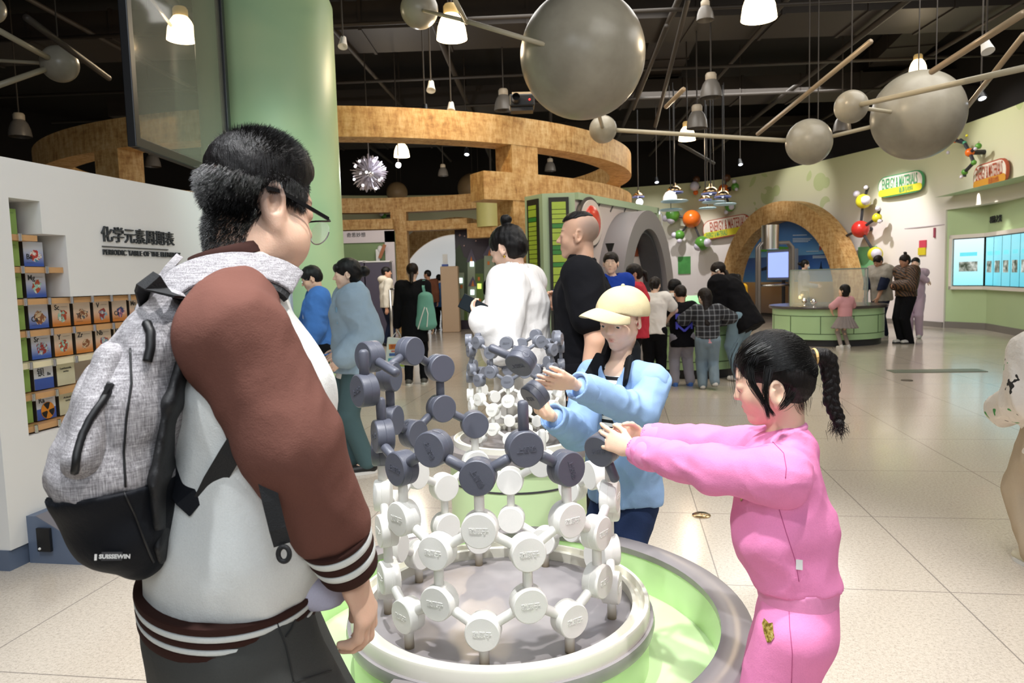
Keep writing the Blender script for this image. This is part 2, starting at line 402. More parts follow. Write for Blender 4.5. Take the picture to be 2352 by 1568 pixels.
t=MB(); lbox(t,.085,.1,.07,.145,.07,.19); t.m=1; t.ball(LW(.083,.085,.085),.007,10,6)
thing(t.build('socket_box',[M_black,M_white]),'small black socket box with a white dot on the slate base of the white wall','socket')
# wall title
M_ink=mat('dark_lettering','#34383b',.5)
ti=empty('wall_title',LW(1.1,0,1.68),'raised dark Chinese and English periodic table title on the white wall','sign')
text_obj('chinese_title','化学元素周期表',.098,LW(.785,.006,1.70),[*WD,0],(0,0,1),M_ink,ti,.006,.0003,'LEFT')
text_obj('english_title','PERIODIC TABLE OF THE ELEMENTS',.046,LW(.79,.006,1.6),[*WD,0],(0,0,1),M_ink,ti,.005,.0002,'LEFT')
g=MB(); lbox(g,.79,1.40,0,.008,1.632,1.637); g.build('rule',M_ink,ti)
# shelves of the periodic table, one per row gap
M_wood=mat('maple_strip','#c79a68',.5,vary=.12,vscale=5); M_wood2=mat('pale_strip','#e6dcb8',.5,vary=.1)
rows=[1.812,1.647,1.481,1.315,1.150,.985,.820]
for r in range(7):
    zt=rows[r]-.135; s1=.36 if r==0 else (.52 if r<2 else 2.62)
    lab=['top','second','third','fourth','fifth','sixth','lowest'][r]
    sh=empty('niche_shelf',LW(.2,-.1,zt),f'{lab} thin strip shelf across the periodic table niche, with steel pins','shelf','strip shelves of the periodic table')
    g=MB(); lbox(g,.168,s1-.002,-.215,-.03,zt-.032,zt-.002); g.build('strip',M_wood2 if r in(4,) else M_wood,sh)
    for k in range(0,9):
        sc=.398+.157*(k-1)
        if sc>s1-.02: break
        g=MB(); g.lathe([(0,zt-.036),(.011,zt-.036),(.011,zt+.002),(0,zt+.002)],LW(sc,-.026,0),12); g.build('pin',M_chrome,sh,smooth=True,auto=.6)
# element cards
def cardmat(name,top,bot,pic,seed):
    s=NT(name); tc=s.n('ShaderNodeTexCoord'); sx=s.n('ShaderNodeSeparateXYZ'); s.l(tc.outputs['Generated'],sx.inputs[0])
    bg=s.ramp(sx.outputs[2],[(.1,bot),(.75,top)])
    mp=s.n('ShaderNodeMapping'); mp.inputs['Location'].default_value=(seed*3.1,seed*1.7,seed); s.l(tc.outputs['Object'],mp.inputs[0])
    n=s.noise(mp.outputs[0],22,3,.6); pc=s.ramp(s.noise(mp.outputs[0],40,3),[(.35,pic[0]),(.5,pic[1]),(.6,pic[2])],'CONSTANT')
    # the picture sits in the middle of the card
    dx=s.math('SUBTRACT',sx.outputs[1],.55); dz=s.math('SUBTRACT',sx.outputs[2],.42); rr=s.math('ADD',s.math('MULTIPLY',dx,dx),s.math('MULTIPLY',dz,dz))
    k=s.math('LESS_THAN',s.math('ADD',s.math('SQRT',rr),s.math('MULTIPLY',n,.5)),.50)
    s.base(s.mix(k,bg,pc)); s.b.inputs['Roughness'].default_value=.35; return s.m
BLUE=('#d5dbe6','#3f63bd'); ORG=('#ece2d2','#d98a3c'); GRN=('#dfe2b0','#3f8a2c'); OLV=('#d8d8bc','#a08a3e')
PIC=[('#c23b2f','#e8e4dc','#4d86a8'),('#b54a2a','#9fd3c4','#eee'+'6dc'),('#8e5a3a','#d9c3a0','#5a5f6a'),('#9d3a35','#8fb4c8','#e5d6c0'),('#3c4f86','#d98c92','#efe6da')]
grid={(1,2):'Be',(2,2):'Mg',(3,2):'Ca',(4,2):'Sr',(5,2):'Ba',(6,2):'Ra',(3,3):'Sc',(3,4):'Ti',(3,5):'V',(3,6):'Cr',(3,7):'Mn',(4,3):'Y',(4,4):'Zr',(4,5):'Nb',(5,3):'La-Lu',(6,3):'Ac-Lr',
 (0,1):'H',(1,1):'Li',(2,1):'Na',(3,1):'K',(4,1):'Rb',(5,1):'Cs',(6,1):'Fr',(3,8):'Fe',(4,6):'Mo',(4,7):'Tc'}
M_cside=mat('card_edge','#4a443d',.6)
for i,((r,cg),sym) in enumerate(grid.items()):
    s0=.333+.157*(cg-2); zt=rows[r]; zb=zt-.131
    pal=GRN if cg==1 else BLUE if cg==2 else OLV if '-' in sym else ORG
    long={'La-Lu':'Lanthanoids','Ac-Lr':'Actinoids'}.get(sym)
    lab=(f'{"green" if cg==1 else "blue" if cg==2 else "olive" if long else "orange"} picture card lettered {long or sym} in the periodic table niche')
    ca=empty('element_card',LW(s0+.065,-.1,zb),lab,'card','element cards of the periodic table')
    g=MB(); lbox(g,s0,s0+.131,-.152,-.10,zb,zt); g.build('block',M_cside,ca)
    g=MB(); g.box(LW(s0+.0655,-.099,(zb+zt)/2),(.130,.002,.130),AXL)
    f=g.build('face',cardmat('card_'+sym,*pal,PIC[i%5] if cg>1 else ('#3f8a2c','#dfe2b0','#7a5a30'),i) if (cg>1 and not long and sym not in('Ba','Ra')) else mat('card_'+sym,pal[0] if sym in('Ba','Ra') or long else '#8fb45c',.4,vary=.12,vscale=9),ca)
    if sym in('Ba','Ra'):
        g=MB(); g.box(LW(s0+.0655,-.0975,zb+.030),(.130,.001,.060),AXL); g.build('blue_band',mat('card_blue','#3f5fb6',.4),ca)
    if sym=='Ra':
        M_rad=mat('trefoil_orange','#e0902a',.5)
        g=MB(); g.extr([LW(s0+.072+.046*math.cos(a),-.096,zb+.047+.046*math.sin(a)) for a in np.linspace(0,2*PI,32)[:-1]],A([*WO*.001,0])); g.build('trefoil_disc',M_rad,ca)
        g=MB()
        for q in range(3):
            a0=PI/2+q*2*PI/3-PI/6+.15; pts=[LW(s0+.072+.009*math.cos(a),-.0945,zb+.047+.009*math.sin(a)) for a in (a0+PI/3,a0)]+[LW(s0+.072+.043*math.cos(a),-.0945,zb+.047+.043*math.sin(a)) for a in np.linspace(a0,a0+PI/3,6)]
            g.extr(pts,A([*WO*.001,0]))
        g.build('trefoil',M_black,ca)
    if sym=='Ba':
        text_obj('symbol','钡',.05,LW(s0+.045,-.096,zt-.042),[*WD,0],(0,0,1),M_ink,ca,.0006); text_obj('symbol','Ba',.024,LW(s0+.10,-.096,zt-.052),[*WD,0],(0,0,1),M_ink,ca,.0006)
    elif long: text_obj('symbol',long+'\nseries',.017,LW(s0+.065,-.097,zt-.045),[*WD,0],(0,0,1),M_ink,ca,.0005)
    else:
        low=sym in('Be','Ca','Ti','Cr'); text_obj('symbol',sym,.040,LW(s0+.036,-.097,zb+.05 if low else zt-.026),[*WD,0],(0,0,1),M_ink,ca,.0006,.0006)
        text_obj('caption','~~~~~~~',.012,LW(s0+.088 if not low else s0+.04,-.097,zt-.022 if not low else zb+.02),[*WD,0],(0,0,1),M_ink,ca,.0003)
# grey-white end post where the wall stops
struct(MB().box(LW(3.10,-.2,1.02),(.05,.44,2.04),AXL).build('trim_1',mat('pale_grey_trim','#c9ccd2',.5)))
# ---- hanging glass screen
pa=A([-2.49,5.0]); pb=A([-2.52,6.75]); dz0,dz1=2.36,5.2; pd=(pb-pa)/np.linalg.norm(pb-pa); AXP=[A([*pd,0]),A([pd[1],-pd[0],0]),A([0,0,1.])]
hs=empty('hanging_screen',(pa[0],5.9,dz0),'black framed hanging glass projection screen above the white wall','screen')
L=np.linalg.norm(pb-pa); mid=(pa+pb)/2
g=MB()
g.box((*pa,(dz0+dz1)/2),(.07,.06,dz1-dz0+.07),AXP); g.box((*pb,(dz0+dz1)/2),(.07,.06,dz1-dz0+.07),AXP); g.box((*mid,dz0),(L,.06,.07),AXP); g.box((*mid,dz1),(L,.06,.07),AXP)
g.build('frame',M_black,hs,bevel=.006)
s=NT('smoked_glass'); s.b.inputs['Base Color'].default_value=(*lin('#a9aa98'),1); s.b.inputs['Roughness'].default_value=.06; s.b.inputs['Alpha'].default_value=.30
MB().box((*mid,(dz0+dz1)/2),(L-.07,.012,dz1-dz0-.07),AXP).build('glass',s.m,hs)
g=MB()
for q in (pa,pb): g.tube([(*q,dz1),(*q,6.26)],.008,6)
g.build('suspension_wire',M_pipe,hs)
# ================================================================ OSB RING PAVILION
RC=A([-2.99,14.7]); RO=5.37; RI=4.97
def rp(r,t,z): return A([RC[0]+r*math.sin(t),RC[1]-r*math.cos(t),z])   # t=0 faces the camera side
def band(name,z0,z1,t0,t1,parent,n=120):
    g=MB(); k=n+1; V=[]
    for i in range(k):
        t=t0+(t1-t0)*i/n; V+=[rp(RO,t,z0),rp(RO,t,z1),rp(RI,t,z1),rp(RI,t,z0)]
    F=[(i*4+j,i*4+4+j,i*4+4+(j+1)%4,i*4+(j+1)%4) for i in range(n) for j in range(4)]+[(0,1,2,3),(k*4-1,k*4-2,k*4-3,k*4-4)]
    g.add(V,F); return g.build(name,M_osb,parent)
ring=empty('ring_pavilion',(RC[0],RC[1],0),'large round open pavilion of chipboard beams and posts in the middle of the hall','pavilion')
band('upper_ring_beam',3.22,3.60,0,2*PI,ring)
band('lower_ring_beam',2.46,2.84,.52,2.75,ring,90)
band('rear_ring_beam',2.72,2.98,2.75,4.05,ring,60)
def az2t(px):   # ring angles where the sight line at this column of the photo meets the ring: near, far
    v=ray(px,560)[:2]; v=v/np.linalg.norm(v); b=RC@v; R=(RO+RI)/2; h=math.sqrt(max(R*R-(RC@RC-b*b),0)); out=[]
    for q in (b-h,b+h):
        w=v*q-RC; out.append(math.atan2(w[0],-w[1]))
    return out
def post(px,which,w=.46,z1=3.25):
    t=az2t(px)[which]; c=rp((RO+RI)/2,t,z1/2); ax=[A([math.cos(t),math.sin(t),0]),A([math.sin(t),-math.cos(t),0]),A([0,0,1.])]
    MB().box(c,(w,.38,z1),ax).build('post',M_osb,ring)
post(1192,0); post(288,0); post(920,1,.42); post(640,1); post(180,1); post(1400,1,.42)
# ================================================================ FAR CURVED WALL
WP=[(9.2,12.2),(9.62,13.9),(9.74,15.6),(9.72,16.42),(9.52,17.7),(9.18,18.8),(8.62,20.7),(7.85,22.6),(6.7,24.15),(5.05,25.1),(2.5,25.9),(-1,26.2),(-5,25.6),(-9,23.8),(-12.5,20.5),(-14.5,16),(-15,10)]
def catmull(P,n):
    P=[A(p,dtype=float) for p in P]; P=[2*P[0]-P[1]]+P+[2*P[-1]-P[-2]]; out=[]
    for i in range(1,len(P)-2):
        for k in range(n):
            t=k/n; a,b,c,d=P[i-1:i+3]; out.append(.5*((2*b)+(c-a)*t+(2*a-5*b+4*c-d)*t*t+(3*b-3*c+d-a)*t**3))
    return A(out+[P[-2]])
WC=catmull(WP,6); ZW=4.37
_cl=np.concatenate([[0],np.cumsum(np.linalg.norm(np.diff(WC,axis=0),axis=1))])
def wallhit(px,py,off=0.):
    """point of the curved wall seen at this place of the photo, its tangent (to the photo's right) and inward normal"""
    v=ray(px,py); best=None
    for i in range(len(WC)-1):
        a=WC[i]; b=WC[i+1]; d=b-a; den=v[0]*d[1]-v[1]*d[0]
        if abs(den)<1e-9: continue
        t=(a[0]*d[1]-a[1]*d[0])/den; u=(a[0]*v[1]-a[1]*v[0])/den
        if t>0 and -1e-6<=u<=1+1e-6 and (best is None or t<best[0]): best=(t,d)
    t,d=best; d=d/np.linalg.norm(d); tn=A([-d[0],-d[1],0]); nn=A([tn[1],-tn[0],0])
    if nn[:2]@v[:2]>0: nn=-nn; tn=-tn
    p=CAM+v*t; return p+nn*off,tn,nn
def muralwall():
    s=NT('mural_wall'); v=s.coord(); sx=s.n('ShaderNodeSeparateXYZ'); s.l(v,sx.inputs[0])
    bg=s.ramp(s.math('DIVIDE',sx.outputs[2],4.4),[(0,'#ebe3e2'),(.55,'#ece6df'),(.80,'#dcdcb8'),(1,'#cdd0a0')])
    vo=s.n('ShaderNodeTexVoronoi'); vo.inputs['Scale'].default_value=1.5; s.l(v,vo.inputs['Vector'])
    n=s.noise(v,.55,2); k=s.math('MULTIPLY',s.math('GREATER_THAN',n,.57),s.math('LESS_THAN',vo.outputs['Distance'],.42))
    hi=s.math('ADD',s.math('LESS_THAN',sx.outputs[2],.75),s.math('GREATER_THAN',sx.outputs[2],2.9))
    s.base(s.mix(s.math('MULTIPLY',s.math('MULTIPLY',k,hi),.55),bg,'#a9bf6e')); s.b.inputs['Roughness'].default_value=.6; return s.m
M_mural=muralwall()
g=MB(); V=[];F=[]; n=len(WC)
for i in range(n):
    d=WC[min(i+1,n-1)]-WC[max(i-1,0)]; d/=np.linalg.norm(d); nn=A([d[1],-d[0]])
    for q,z in ((0,0),(0,ZW),(.25,ZW),(.25,0)): V.append((*(WC[i]+nn*q),z))
# the opening under the overhang at the near end is where the screen bay stands
i0=int(np.argmin(np.abs(WC[:,1]-16.42)))
for i in range(n-1):
    for j in range(4):
        F.append((i*4+j,i*4+4+j,i*4+4+(j+1)%4,i*4+(j+1)%4))
wr=None
def wallpart(ia,ib,z0,z1,name):
    g=MB(); V=[]; F=[]
    for i in range(ia,ib+1):
        d=WC[min(i+1,n-1)]-WC[max(i-1,0)]; d/=np.linalg.norm(d); nn=A([d[1],-d[0]])
        if nn@(WC[i]-A([0,12.]))<0: nn=-nn
        for q,z in ((0,z0),(0,z1),(.25,z1),(.25,z0)): V.append((*(WC[i]+nn*q),z))
    m=ib-ia
    F=[(i*4+j,i*4+4+j,i*4+4+(j+1)%4,i*4+(j+1)%4) for i in range(m) for j in range(4)]+[(0,1,2,3),(m*4+3,m*4+2,m*4+1,m*4)]
    g.add(V,F); return struct(g.build(name,M_mural))
wr=wallpart(i0,n-1,0,ZW,'wall_right'); wallpart(0,i0,2.62,ZW,'wall_right_overhang')
g=MB(); V=[]
for i in range(i0,n):
    d=WC[min(i+1,n-1)]-WC[max(i-1,0)]; d/=np.linalg.norm(d); nn=A([d[1],-d[0]])
    if nn@(WC[i]-A([0,12.]))>0: nn=-nn
    V+=[(*(WC[i]),.12),(*(WC[i]+nn*.03),.12),(*(WC[i]+nn*.03),0)]
m=n-i0-1
struct(g.add(V,[(i*3+j,i*3+3+j,i*3+4+j,i*3+1+j) for i in range(m) for j in (0,1)]).build('baseboard_right',M_skirt))
for ia,ib in ((0,n-1),):
    V=[]
    for i in range(ia,ib+1):
        d=WC[min(i+1,n-1)]-WC[max(i-1,0)]; d/=np.linalg.norm(d); nn=A([d[1],-d[0]])
        if nn@(WC[i]-A([0,12.]))<0: nn=-nn
        V+=[(*(WC[i]+nn*.26),4.1),(*(WC[i]+nn*.26),6.3)]
    struct(MB().add(V,[(i*2,i*2+2,i*2+3,i*2+1) for i in range(ib-ia)]).build('wall_upper',M_blackceil))
struct(MB().quad((-15.2,10.2,0),(-15.2,-6,0),(-15.2,-6,6.3),(-15.2,10.2,6.3)).build('wall_far_left',M_blackceil))
# ---- screen bay on the right: two green facets, white frame, lit screens
B0=A([9.76,16.42]); B1=A([10.12,15.56]); B2=A([9.78,14.2]); B3=A([9.4,12.6])
g=MB()
for a,b in ((B0,B1),(B1,B2),(B2,B3)):
    d=nrm([*(b-a),0]); o=A([-d[1],d[0],0]); o=o if o[0]>0 else -o
    g.extr([(*a,0),(*b,0),(*b,2.9),(*a,2.9)],o*.2)
g.quad((B0[0]-.3,B0[1],2.9),(B1[0]+.4,B1[1],2.9),(B3[0]+.4,B3[1],2.9),(B3[0]-.5,B3[1],2.9))
struct(g.build('wall_screen_bay',M_green))
g=MB()
for a,b in ((B0,B1),(B1,B2),(B2,B3)):
    d=nrm([*(b-a),0]); o=A([d[1],-d[0],0]); o=o if o[0]<0 else -o; g.extr([(*a,0),(*b,0),(*b,.14),(*a,.14)],o*.02)
struct(g.build('baseboard_screen_bay',M_skirt))
def scr(name,bot,top,seed):
    s=NT(name); tc=s.n('ShaderNodeTexCoord'); sx=s.n('ShaderNodeSeparateXYZ'); s.l(tc.outputs['Generated'],sx.inputs[0])
    c=s.ramp(sx.outputs[2],[(0,bot),(1,top)]); s.base('#101418'); s.b.inputs['Roughness'].default_value=.15
    s.l(c,s.b.inputs['Emission Color']); s.b.inputs['Emission Strength'].default_value=.95; return s.m
M_frame_w=mat('cream_frame','#eee6dc',.5)
def facet_pts(a,b): d=nrm([*(b-a),0]); o=A([d[1],-d[0],0]); return d,(o if o[0]<0 else -o)
def fb(g,a,d,o,s0,s1,o0,o1,z0,z1): return g.box(A([*a,0])+d*(s0+s1)/2+o*(o0+o1)/2+A([0,0,(z0+z1)/2]),(s1-s0,o1-o0,z1-z0),[d,o,A([0,0,1.])])
d1,o1=facet_pts(B0,B1); L1=np.linalg.norm(B1-B0); d2,o2=facet_pts(B1,B2); L2=np.linalg.norm(B2-B1)
fr=empty('screen_frame',(*B1,.9),'cream folded frame around the row of lit screens on the green wall','frame')
g=MB(); fb(g,B0,d1,o1,.12,L1,0,.09,.86,.93); fb(g,B0,d1,o1,.12,L1,0,.09,1.97,2.05); fb(g,B0,d1,o1,.12,.19,0,.09,.86,2.05)
fb(g,B1,d2,o2,0,3.0,0,.09,.86,.93); fb(g,B1,d2,o2,0,3.0,0,.09,1.97,2.05); g.build('border',M_frame_w,fr)
pics=('#4b5a3c','#8a8f78','#c2b28c')
def screen(a,d,o,s0,s1,lab,bot,top,i,big):
    e=empty('display_screen',A([*a,.95])+d*(s0+s1)/2,lab,'screen','lit screens in the cream frame')
    g=MB(); fb(g,a,d,o,s0,s1,0.,.05,.935,1.965); g.build('housing',M_black,e)
    g=MB(); fb(g,a,d,o,s0+.012,s1-.012,.05,.056,.95,1.95); g.build('panel',scr('screen_glow_%d'%i,bot,top,i),e)
    w=s1-s0; g=MB(); fb(g,a,d,o,s0+w*.2,s1-w*.2,.056,.06,1.22 if not big else 1.25,1.46); 
    s=NT('screen_photo_%d'%i); v=s.coord(); c=s.ramp(s.noise(v,7,3),[(.35,'#42503c'),(.5,'#9fa79a'),(.65,'#e9efe6')]); s.base('#111111'); s.l(c,s.b.inputs['Emission Color']); s.b.inputs['Emission Strength'].default_value=.7; g.build('picture',s.m,e)
    g=MB(); fb(g,a,d,o,s0+w*.22,s1-w*.22,.056,.059,1.58,1.66); m=mat('screen_teal','#62c9d8',.3,emit=.8); g.build('headline',m,e)
screen(B0,d1,o1,.20,L1-.04,'large bright pale blue screen at the fold of the cream frame, left end','#9ef0fa','#e9fbff',0,True)
for i in range(5):
    screen(B1,d2,o2,.05+i*.42,.05+i*.42+.41,['first narrow teal screen right of the fold','second narrow teal screen right of the fold','third narrow teal screen right of the fold','fourth narrow teal screen right of the fold','fifth narrow teal screen right of the fold'][i],'#5fc6d8','#8fe0ee',i+1,False)
sg=A([*B1,2.3])+d2*.42+o2*.02
text_obj('wall_lettering','科技之光',.15,sg,d2*1,(0,0,1),M_ink,None,.01,.002); thing(bpy.data.objects['wall_lettering'],'small dark raised lettering above the teal screens','sign')
for i,q in enumerate((.35,.95)):
    p=A([*B1,2.88])+d2*q+o2*.35; spot(p,p+A([0,0,-2.])-o2*.42,28,42,NEUT,.03,.6)
for px,py,e_,ang in ((1612,610,330,48),(2062,560,480,52),(1845,440,120,60),(2300,330,130,60),(1500,560,90,60)):
    q,t_,n_=wallhit(px,py,0); spot(q+n_*2.2+A([0,0,max(0,4.9-q[2])]),q,e_,ang,(1,.96,.97),.05,.7)
# ---- mural graphics: long capsule signs
M_cap=mat('sign_cream','#efe6d6',.5); M_yel=mat('sign_yellow','#e8dc3a',.5); M_ora=mat('sign_orange','#d99a3a',.5); M_red=mat('sign_red_ink','#b5543a',.5); M_grn=mat('sign_green_ink','#4fa06a',.5)
def capsule(pl,pr,h,lab,ink,low,sub):
    """long rounded sign between two places of the photo on the wall"""
    a,ta,na=wallhit(*pl,.06); b,tb,nb=wallhit(*pr,.06); xa=b-a; L=np.linalg.norm(xa); xa=xa/L; nn=nrm(na+nb); nn=nrm(nn-xa*(nn@xa)); up=np.cross(nn,xa); 
    if up[2]<0: up=-up
    e=empty('wall_sign',(a+b)/2,lab,'sign')
    def rr(w,hh,r,c):
        pts=[]
        for cx,cy,a0 in ((w/2-r,hh/2-r,0),(-w/2+r,hh/2-r,PI/2),(-w/2+r,-hh/2+r,PI),(w/2-r,-hh/2+r,1.5*PI)):
            pts+=[c+xa*(cx+r*math.cos(a0+q*PI/10))+up*(cy+r*math.sin(a0+q*PI/10)) for q in range(6)]
        return pts
    c=(a+b)/2
    MB().extr(rr(L,h,h*.45,c),nn*.05).build('border',ink,e); MB().extr(rr(L-.05,h-.05,h*.42,c+nn*.05),nn*.006).build('panel',M_cap,e)
    MB().extr(rr(L-.05,h*.34,h*.16,c+nn*.058-up*h*.28),nn*.006).build('stripe',low,e)
    fit_text('lettering','ENERGY & MATERIALS',h*.52,L*.78,c+nn*.064+up*h*.13+xa*L*(.06 if sub.startswith('E') else 0),xa,up,ink,e,.004)
    fit_text('small_lettering',sub,h*.26,L*(.45 if sub.startswith('E') else .3),c+nn*.070-up*h*.28+xa*L*(-.2 if sub.startswith('ENERGY') else .15),xa,up,M_grn if low is M_yel else ink,e,.003)
capsule((1618,531),(1728,511),.62,'capsule sign with red letters over yellow stripe left of the blue arch',M_red,M_yel,'ENERGY & MATERIALS')
capsule((2025,433),(2130,412),.50,'capsule sign with green letters over yellow stripe on the white part of the wall',M_grn,M_yel,'能源与材料')
capsule((2248,411),(2327,388),.50,'capsule sign with red letters over orange stripe, above the screens',M_red,M_ora,'能源与材料')
a,ta,na=wallhit(800,492,.06); 
# ---- ball molecules standing out of the wall
BC={'r':mat('ball_red','#c8332b',.25),'o':mat('ball_orange','#e56f22',.25),'g':mat('ball_green','#5c9a3c',.3),'y':mat('ball_yellow','#d8cf2e',.3),'w':mat('ball_lilac_white','#dcd6e4',.3),'n':mat('ball_brown','#5a3a26',.4),'t':mat('ball_teal','#3f8f6a',.3)}
def molecule(lab,balls,rods,off=.35,pole=True):
    cs=[]; 
    for x,y,r,c in balls:
        p,t,n_=wallhit(x,y,off+.0); d=(p-CAM)@FW; R=r/FPX*d; 
        cs.append((p,R,c,n_))
    e=empty('wall_molecule',cs[0][0],lab,'molecule model')
    for p,R,c,n_ in cs:
        MB().ball(p+n_*(.06 if c=='w' and R<.16 else 0),R*.98,20,14).build('ball',BC[c],e,smooth=True)
    g=MB()
    for i,j in rods: g.tube([cs[i][0],cs[j][0]],.035,8)
    g.tube([cs[0][0],cs[0][0]-cs[0][3]*(off+.05)],.05,8)
    g.build('rods',M_dk,e)
molecule('ball molecule with a big orange ball and green balls below the dish lamps',[(1596,504,21,'o'),(1550,496,17,'g'),(1567,541,12,'g'),(1623,559,17,'g'),(1548,506,10,'w'),(1534,503,8,'w'),(1555,541,7,'w'),(1568,554,6,'w'),(1615,566,11,'w'),(1637,558,10,'w')],[(0,1),(0,2),(0,3),(1,4),(1,5),(2,6),(2,7),(3,8),(3,9)])
molecule('ball molecule with a dark orange ball high on the wall right of the dish lamps',[(1676,436,12,'o'),(1705,430,9,'g'),(1685,410,9,'n'),(1692,475,12,'g'),(1706,418,5,'w'),(1711,436,4,'w'),(1698,476,7,'w'),(1686,488,5,'w')],[(0,1),(0,2),(0,3),(1,4),(1,5),(3,6),(3,7)])
molecule('ball molecule with a brown and cream ball behind the right hand dish lamps',[(1606,430,11,'w'),(1609,414,8,'n'),(1607,444,6,'o')],[(0,1),(0,2)])
molecule('tall ball molecule with a big red ball and yellow balls right of the blue arch',[(2002,526,20,'r'),(2009,462,17,'y'),(2040,500,11,'y'),(1962,545,9,'g'),(1948,521,6,'o'),(2036,583,17,'y'),(1998,446,8,'w'),(2019,460,11,'w'),(2047,479,6,'w'),(2051,508,5,'w'),(2043,582,12,'w'),(2019,431,5,'w')],[(0,1),(0,2),(0,3),(3,4),(0,5),(1,6),(1,7),(2,8),(2,9),(5,10),(1,11)])
molecule('small ball molecule of orange and green balls above the orange stripe sign',[(2262,349,10,'o'),(2283,334,7,'g'),(2227,321,6,'o'),(2250,327,5,'t'),(2240,320,3,'t'),(2272,372,6,'g'),(2250,394,7,'g'),(2222,302,4,'w'),(2217,349,4,'w'),(2214,322,3,'g'),(2283,340,4,'w'),(2255,310,3,'y'),(2249,405,4,'w')],[(0,1),(0,3),(3,2),(3,4),(0,5),(5,6),(2,7),(2,9),(1,10),(6,12)],.3)
molecule('small ball molecule with green and brown balls seen through the chipboard ring',[(879,498,7,'g'),(874,494,5,'w'),(902,497,7,'n'),(883,507,4,'w')],[(0,2),(0,1)])
# small wall plates
def plate(px,py,w,h,m,lab,cat='sign',name='wall_plate',th=.03):
    p,t,nn=wallhit(px,py,th/2); return thing(MB().box(p,(w,th,h),[t,nn,A([0,0,1.])]).build(name,m),lab,cat)
plate(1572,609,.42,.58,mat('poster_green','#4f9a4e',.5,vary=.3,vscale=5),'green picture panel on the white wall left of the blue arch','picture')
plate(1993,600,.62,.75,mat('poster_green2','#7fbf86',.5,vary=.2,vscale=4),'green notice panel right of the blue arch behind the man in the hoodie','picture')
plate(2121,560,.22,.17,mat('sign_pink','#d0475a',.5),'small red notice on the white service door')
plate(2119,577,.24,.17,mat('sign_yel2','#d8c52c',.5),'small yellow notice below the red one on the service door')
plate(2148,534,.05,.22,mat('sign_maroon','#a04a5c',.5),'narrow maroon strip at the top corner of the service door')
p,t,nn=wallhit(2115,640,.012)
g=MB(); gx=[t,nn,A([0,0,1.])]; c=A([p[0],p[1],0])
w=1.5
for q in (-w/2,w/2): g.box(c+t*q+A([0,0,1.15]),(.02,.012,2.3),gx)
g.box(c+A([0,0,2.3]),(w,.012,.02),gx); d=g.build('door_1',mat('door_joint','#b5a8ac',.6)); d['kind']='structure'
# ================================================================ ARCH WITH THE SEA MURAL
ac,at_,an=wallhit(1838,640,.36); AC=A([ac[0],ac[1],.62])
def arcpts(r,n=48,a0=-.0,a1=PI): return [(r*math.cos(a0+(a1-a0)*i/n),r*math.sin(a0+(a1-a0)*i/n)) for i in range(n+1)]
def arch(name,c,t,nn,r0,r1,dep,m,leg,lab,cat='arch'):
    g=MB(); o=[(-r1 if False else r1,-leg)]+arcpts(r1)+[(-r1,-leg)]; i_=[(r0,-leg)]+arcpts(r0)+[(-r0,-leg)]; k=len(o); V=[]
    for (a,b),(x,y) in zip(o,i_):
        for q in (0,dep): V+=[c+t*a+UZ*b+nn*q,c+t*x+UZ*y+nn*q]
    F=[]
    for i in range(k-1):
        A0=i*4;B0_=i*4+4
        F+=[(A0,B0_,B0_+2,A0+2),(A0+1,A0+3,B0_+3,B0_+1),(A0+2,B0_+2,B0_+3,A0+3),(A0,A0+1,B0_+1,B0_)]
    F+=[(0,2,3,1),(k*4-4,k*4-3,k*4-1,k*4-2)]
    return thing(g.add(V,F).build(name,m),lab,cat)
arch('chipboard_arch',AC,at_,an,2.17,2.72,.45,M_osb,.62,'round chipboard arch around the blue sea mural on the right wall')
sea=empty('sea_mural',AC,'blue mural of sea, oil rig and pump jack inside the chipboard arch','mural')
s=NT('sea_paint'); v=s.coord(); sx=s.n('ShaderNodeSeparateXYZ'); s.l(v,sx.inputs[0])
c=s.ramp(s.math('DIVIDE',sx.outputs[2],2.9),[(0,'#6e4a1c'),(.30,'#b5812e'),(.36,'#c79a4a'),(.365,'#3f86c4'),(.52,'#1f56a8'),(.62,'#123f86'),(.621,'#6fa8d2'),(.72,'#3f7fc0'),(1,'#1d4a94')]); n=s.noise(v,1.2,3); s.base(s.mix(s.math('MULTIPLY',n,.22),c,'#9fc4e0')); s.b.inputs['Roughness'].default_value=.5
pts=[AC+at_*x+UZ*y for x,y in [(2.2,-.5)]+arcpts(2.2)+[(-2.2,-.5)]]
MB().extr(pts,an*.03).build('painting',s.m,sea)
def mp(x,y,o=.04): return AC+at_*x+UZ*y+an*o     # place on the mural plane
def onmural(px,py):
    v=ray(px,py); q=AC+an*.03; t=((q-CAM)@an)/(v@an); w=CAM+v*t-q; return w@at_,w@UZ
def mpoly(name,pp,m,th=.01): 
    q=[onmural(*p) for p in pp]; return MB().extr([mp(*w) for w in q],an*th).build(name,m,sea)
mpoly('green_land',[(1748,578),(1748,570),(1790,566),(1822,568),(1822,573),(1790,577)],mat('land_green','#5fae3c',.5))
mpoly('pump_jack',[(1750,622),(1750,616),(1778,605),(1785,594),(1788,596),(1787,629),(1783,629),(1781,611),(1768,618),(1768,629),(1762,629),(1762,619)],mat('pump_dark','#16233a',.5))
mpoly('rig_deck',[(1882,565),(1882,561),(1906,560),(1906,564)],M_white)
mpoly('rig_tower',[(1888,561),(1893,545),(1896,545),(1901,560)],M_white)
for x in (1885,1901): mpoly('rig_leg',[(x-1.5,565),(x+1.5,565),(x+2,574),(x-2,574)],mat('rig_red','#b8503f',.5))
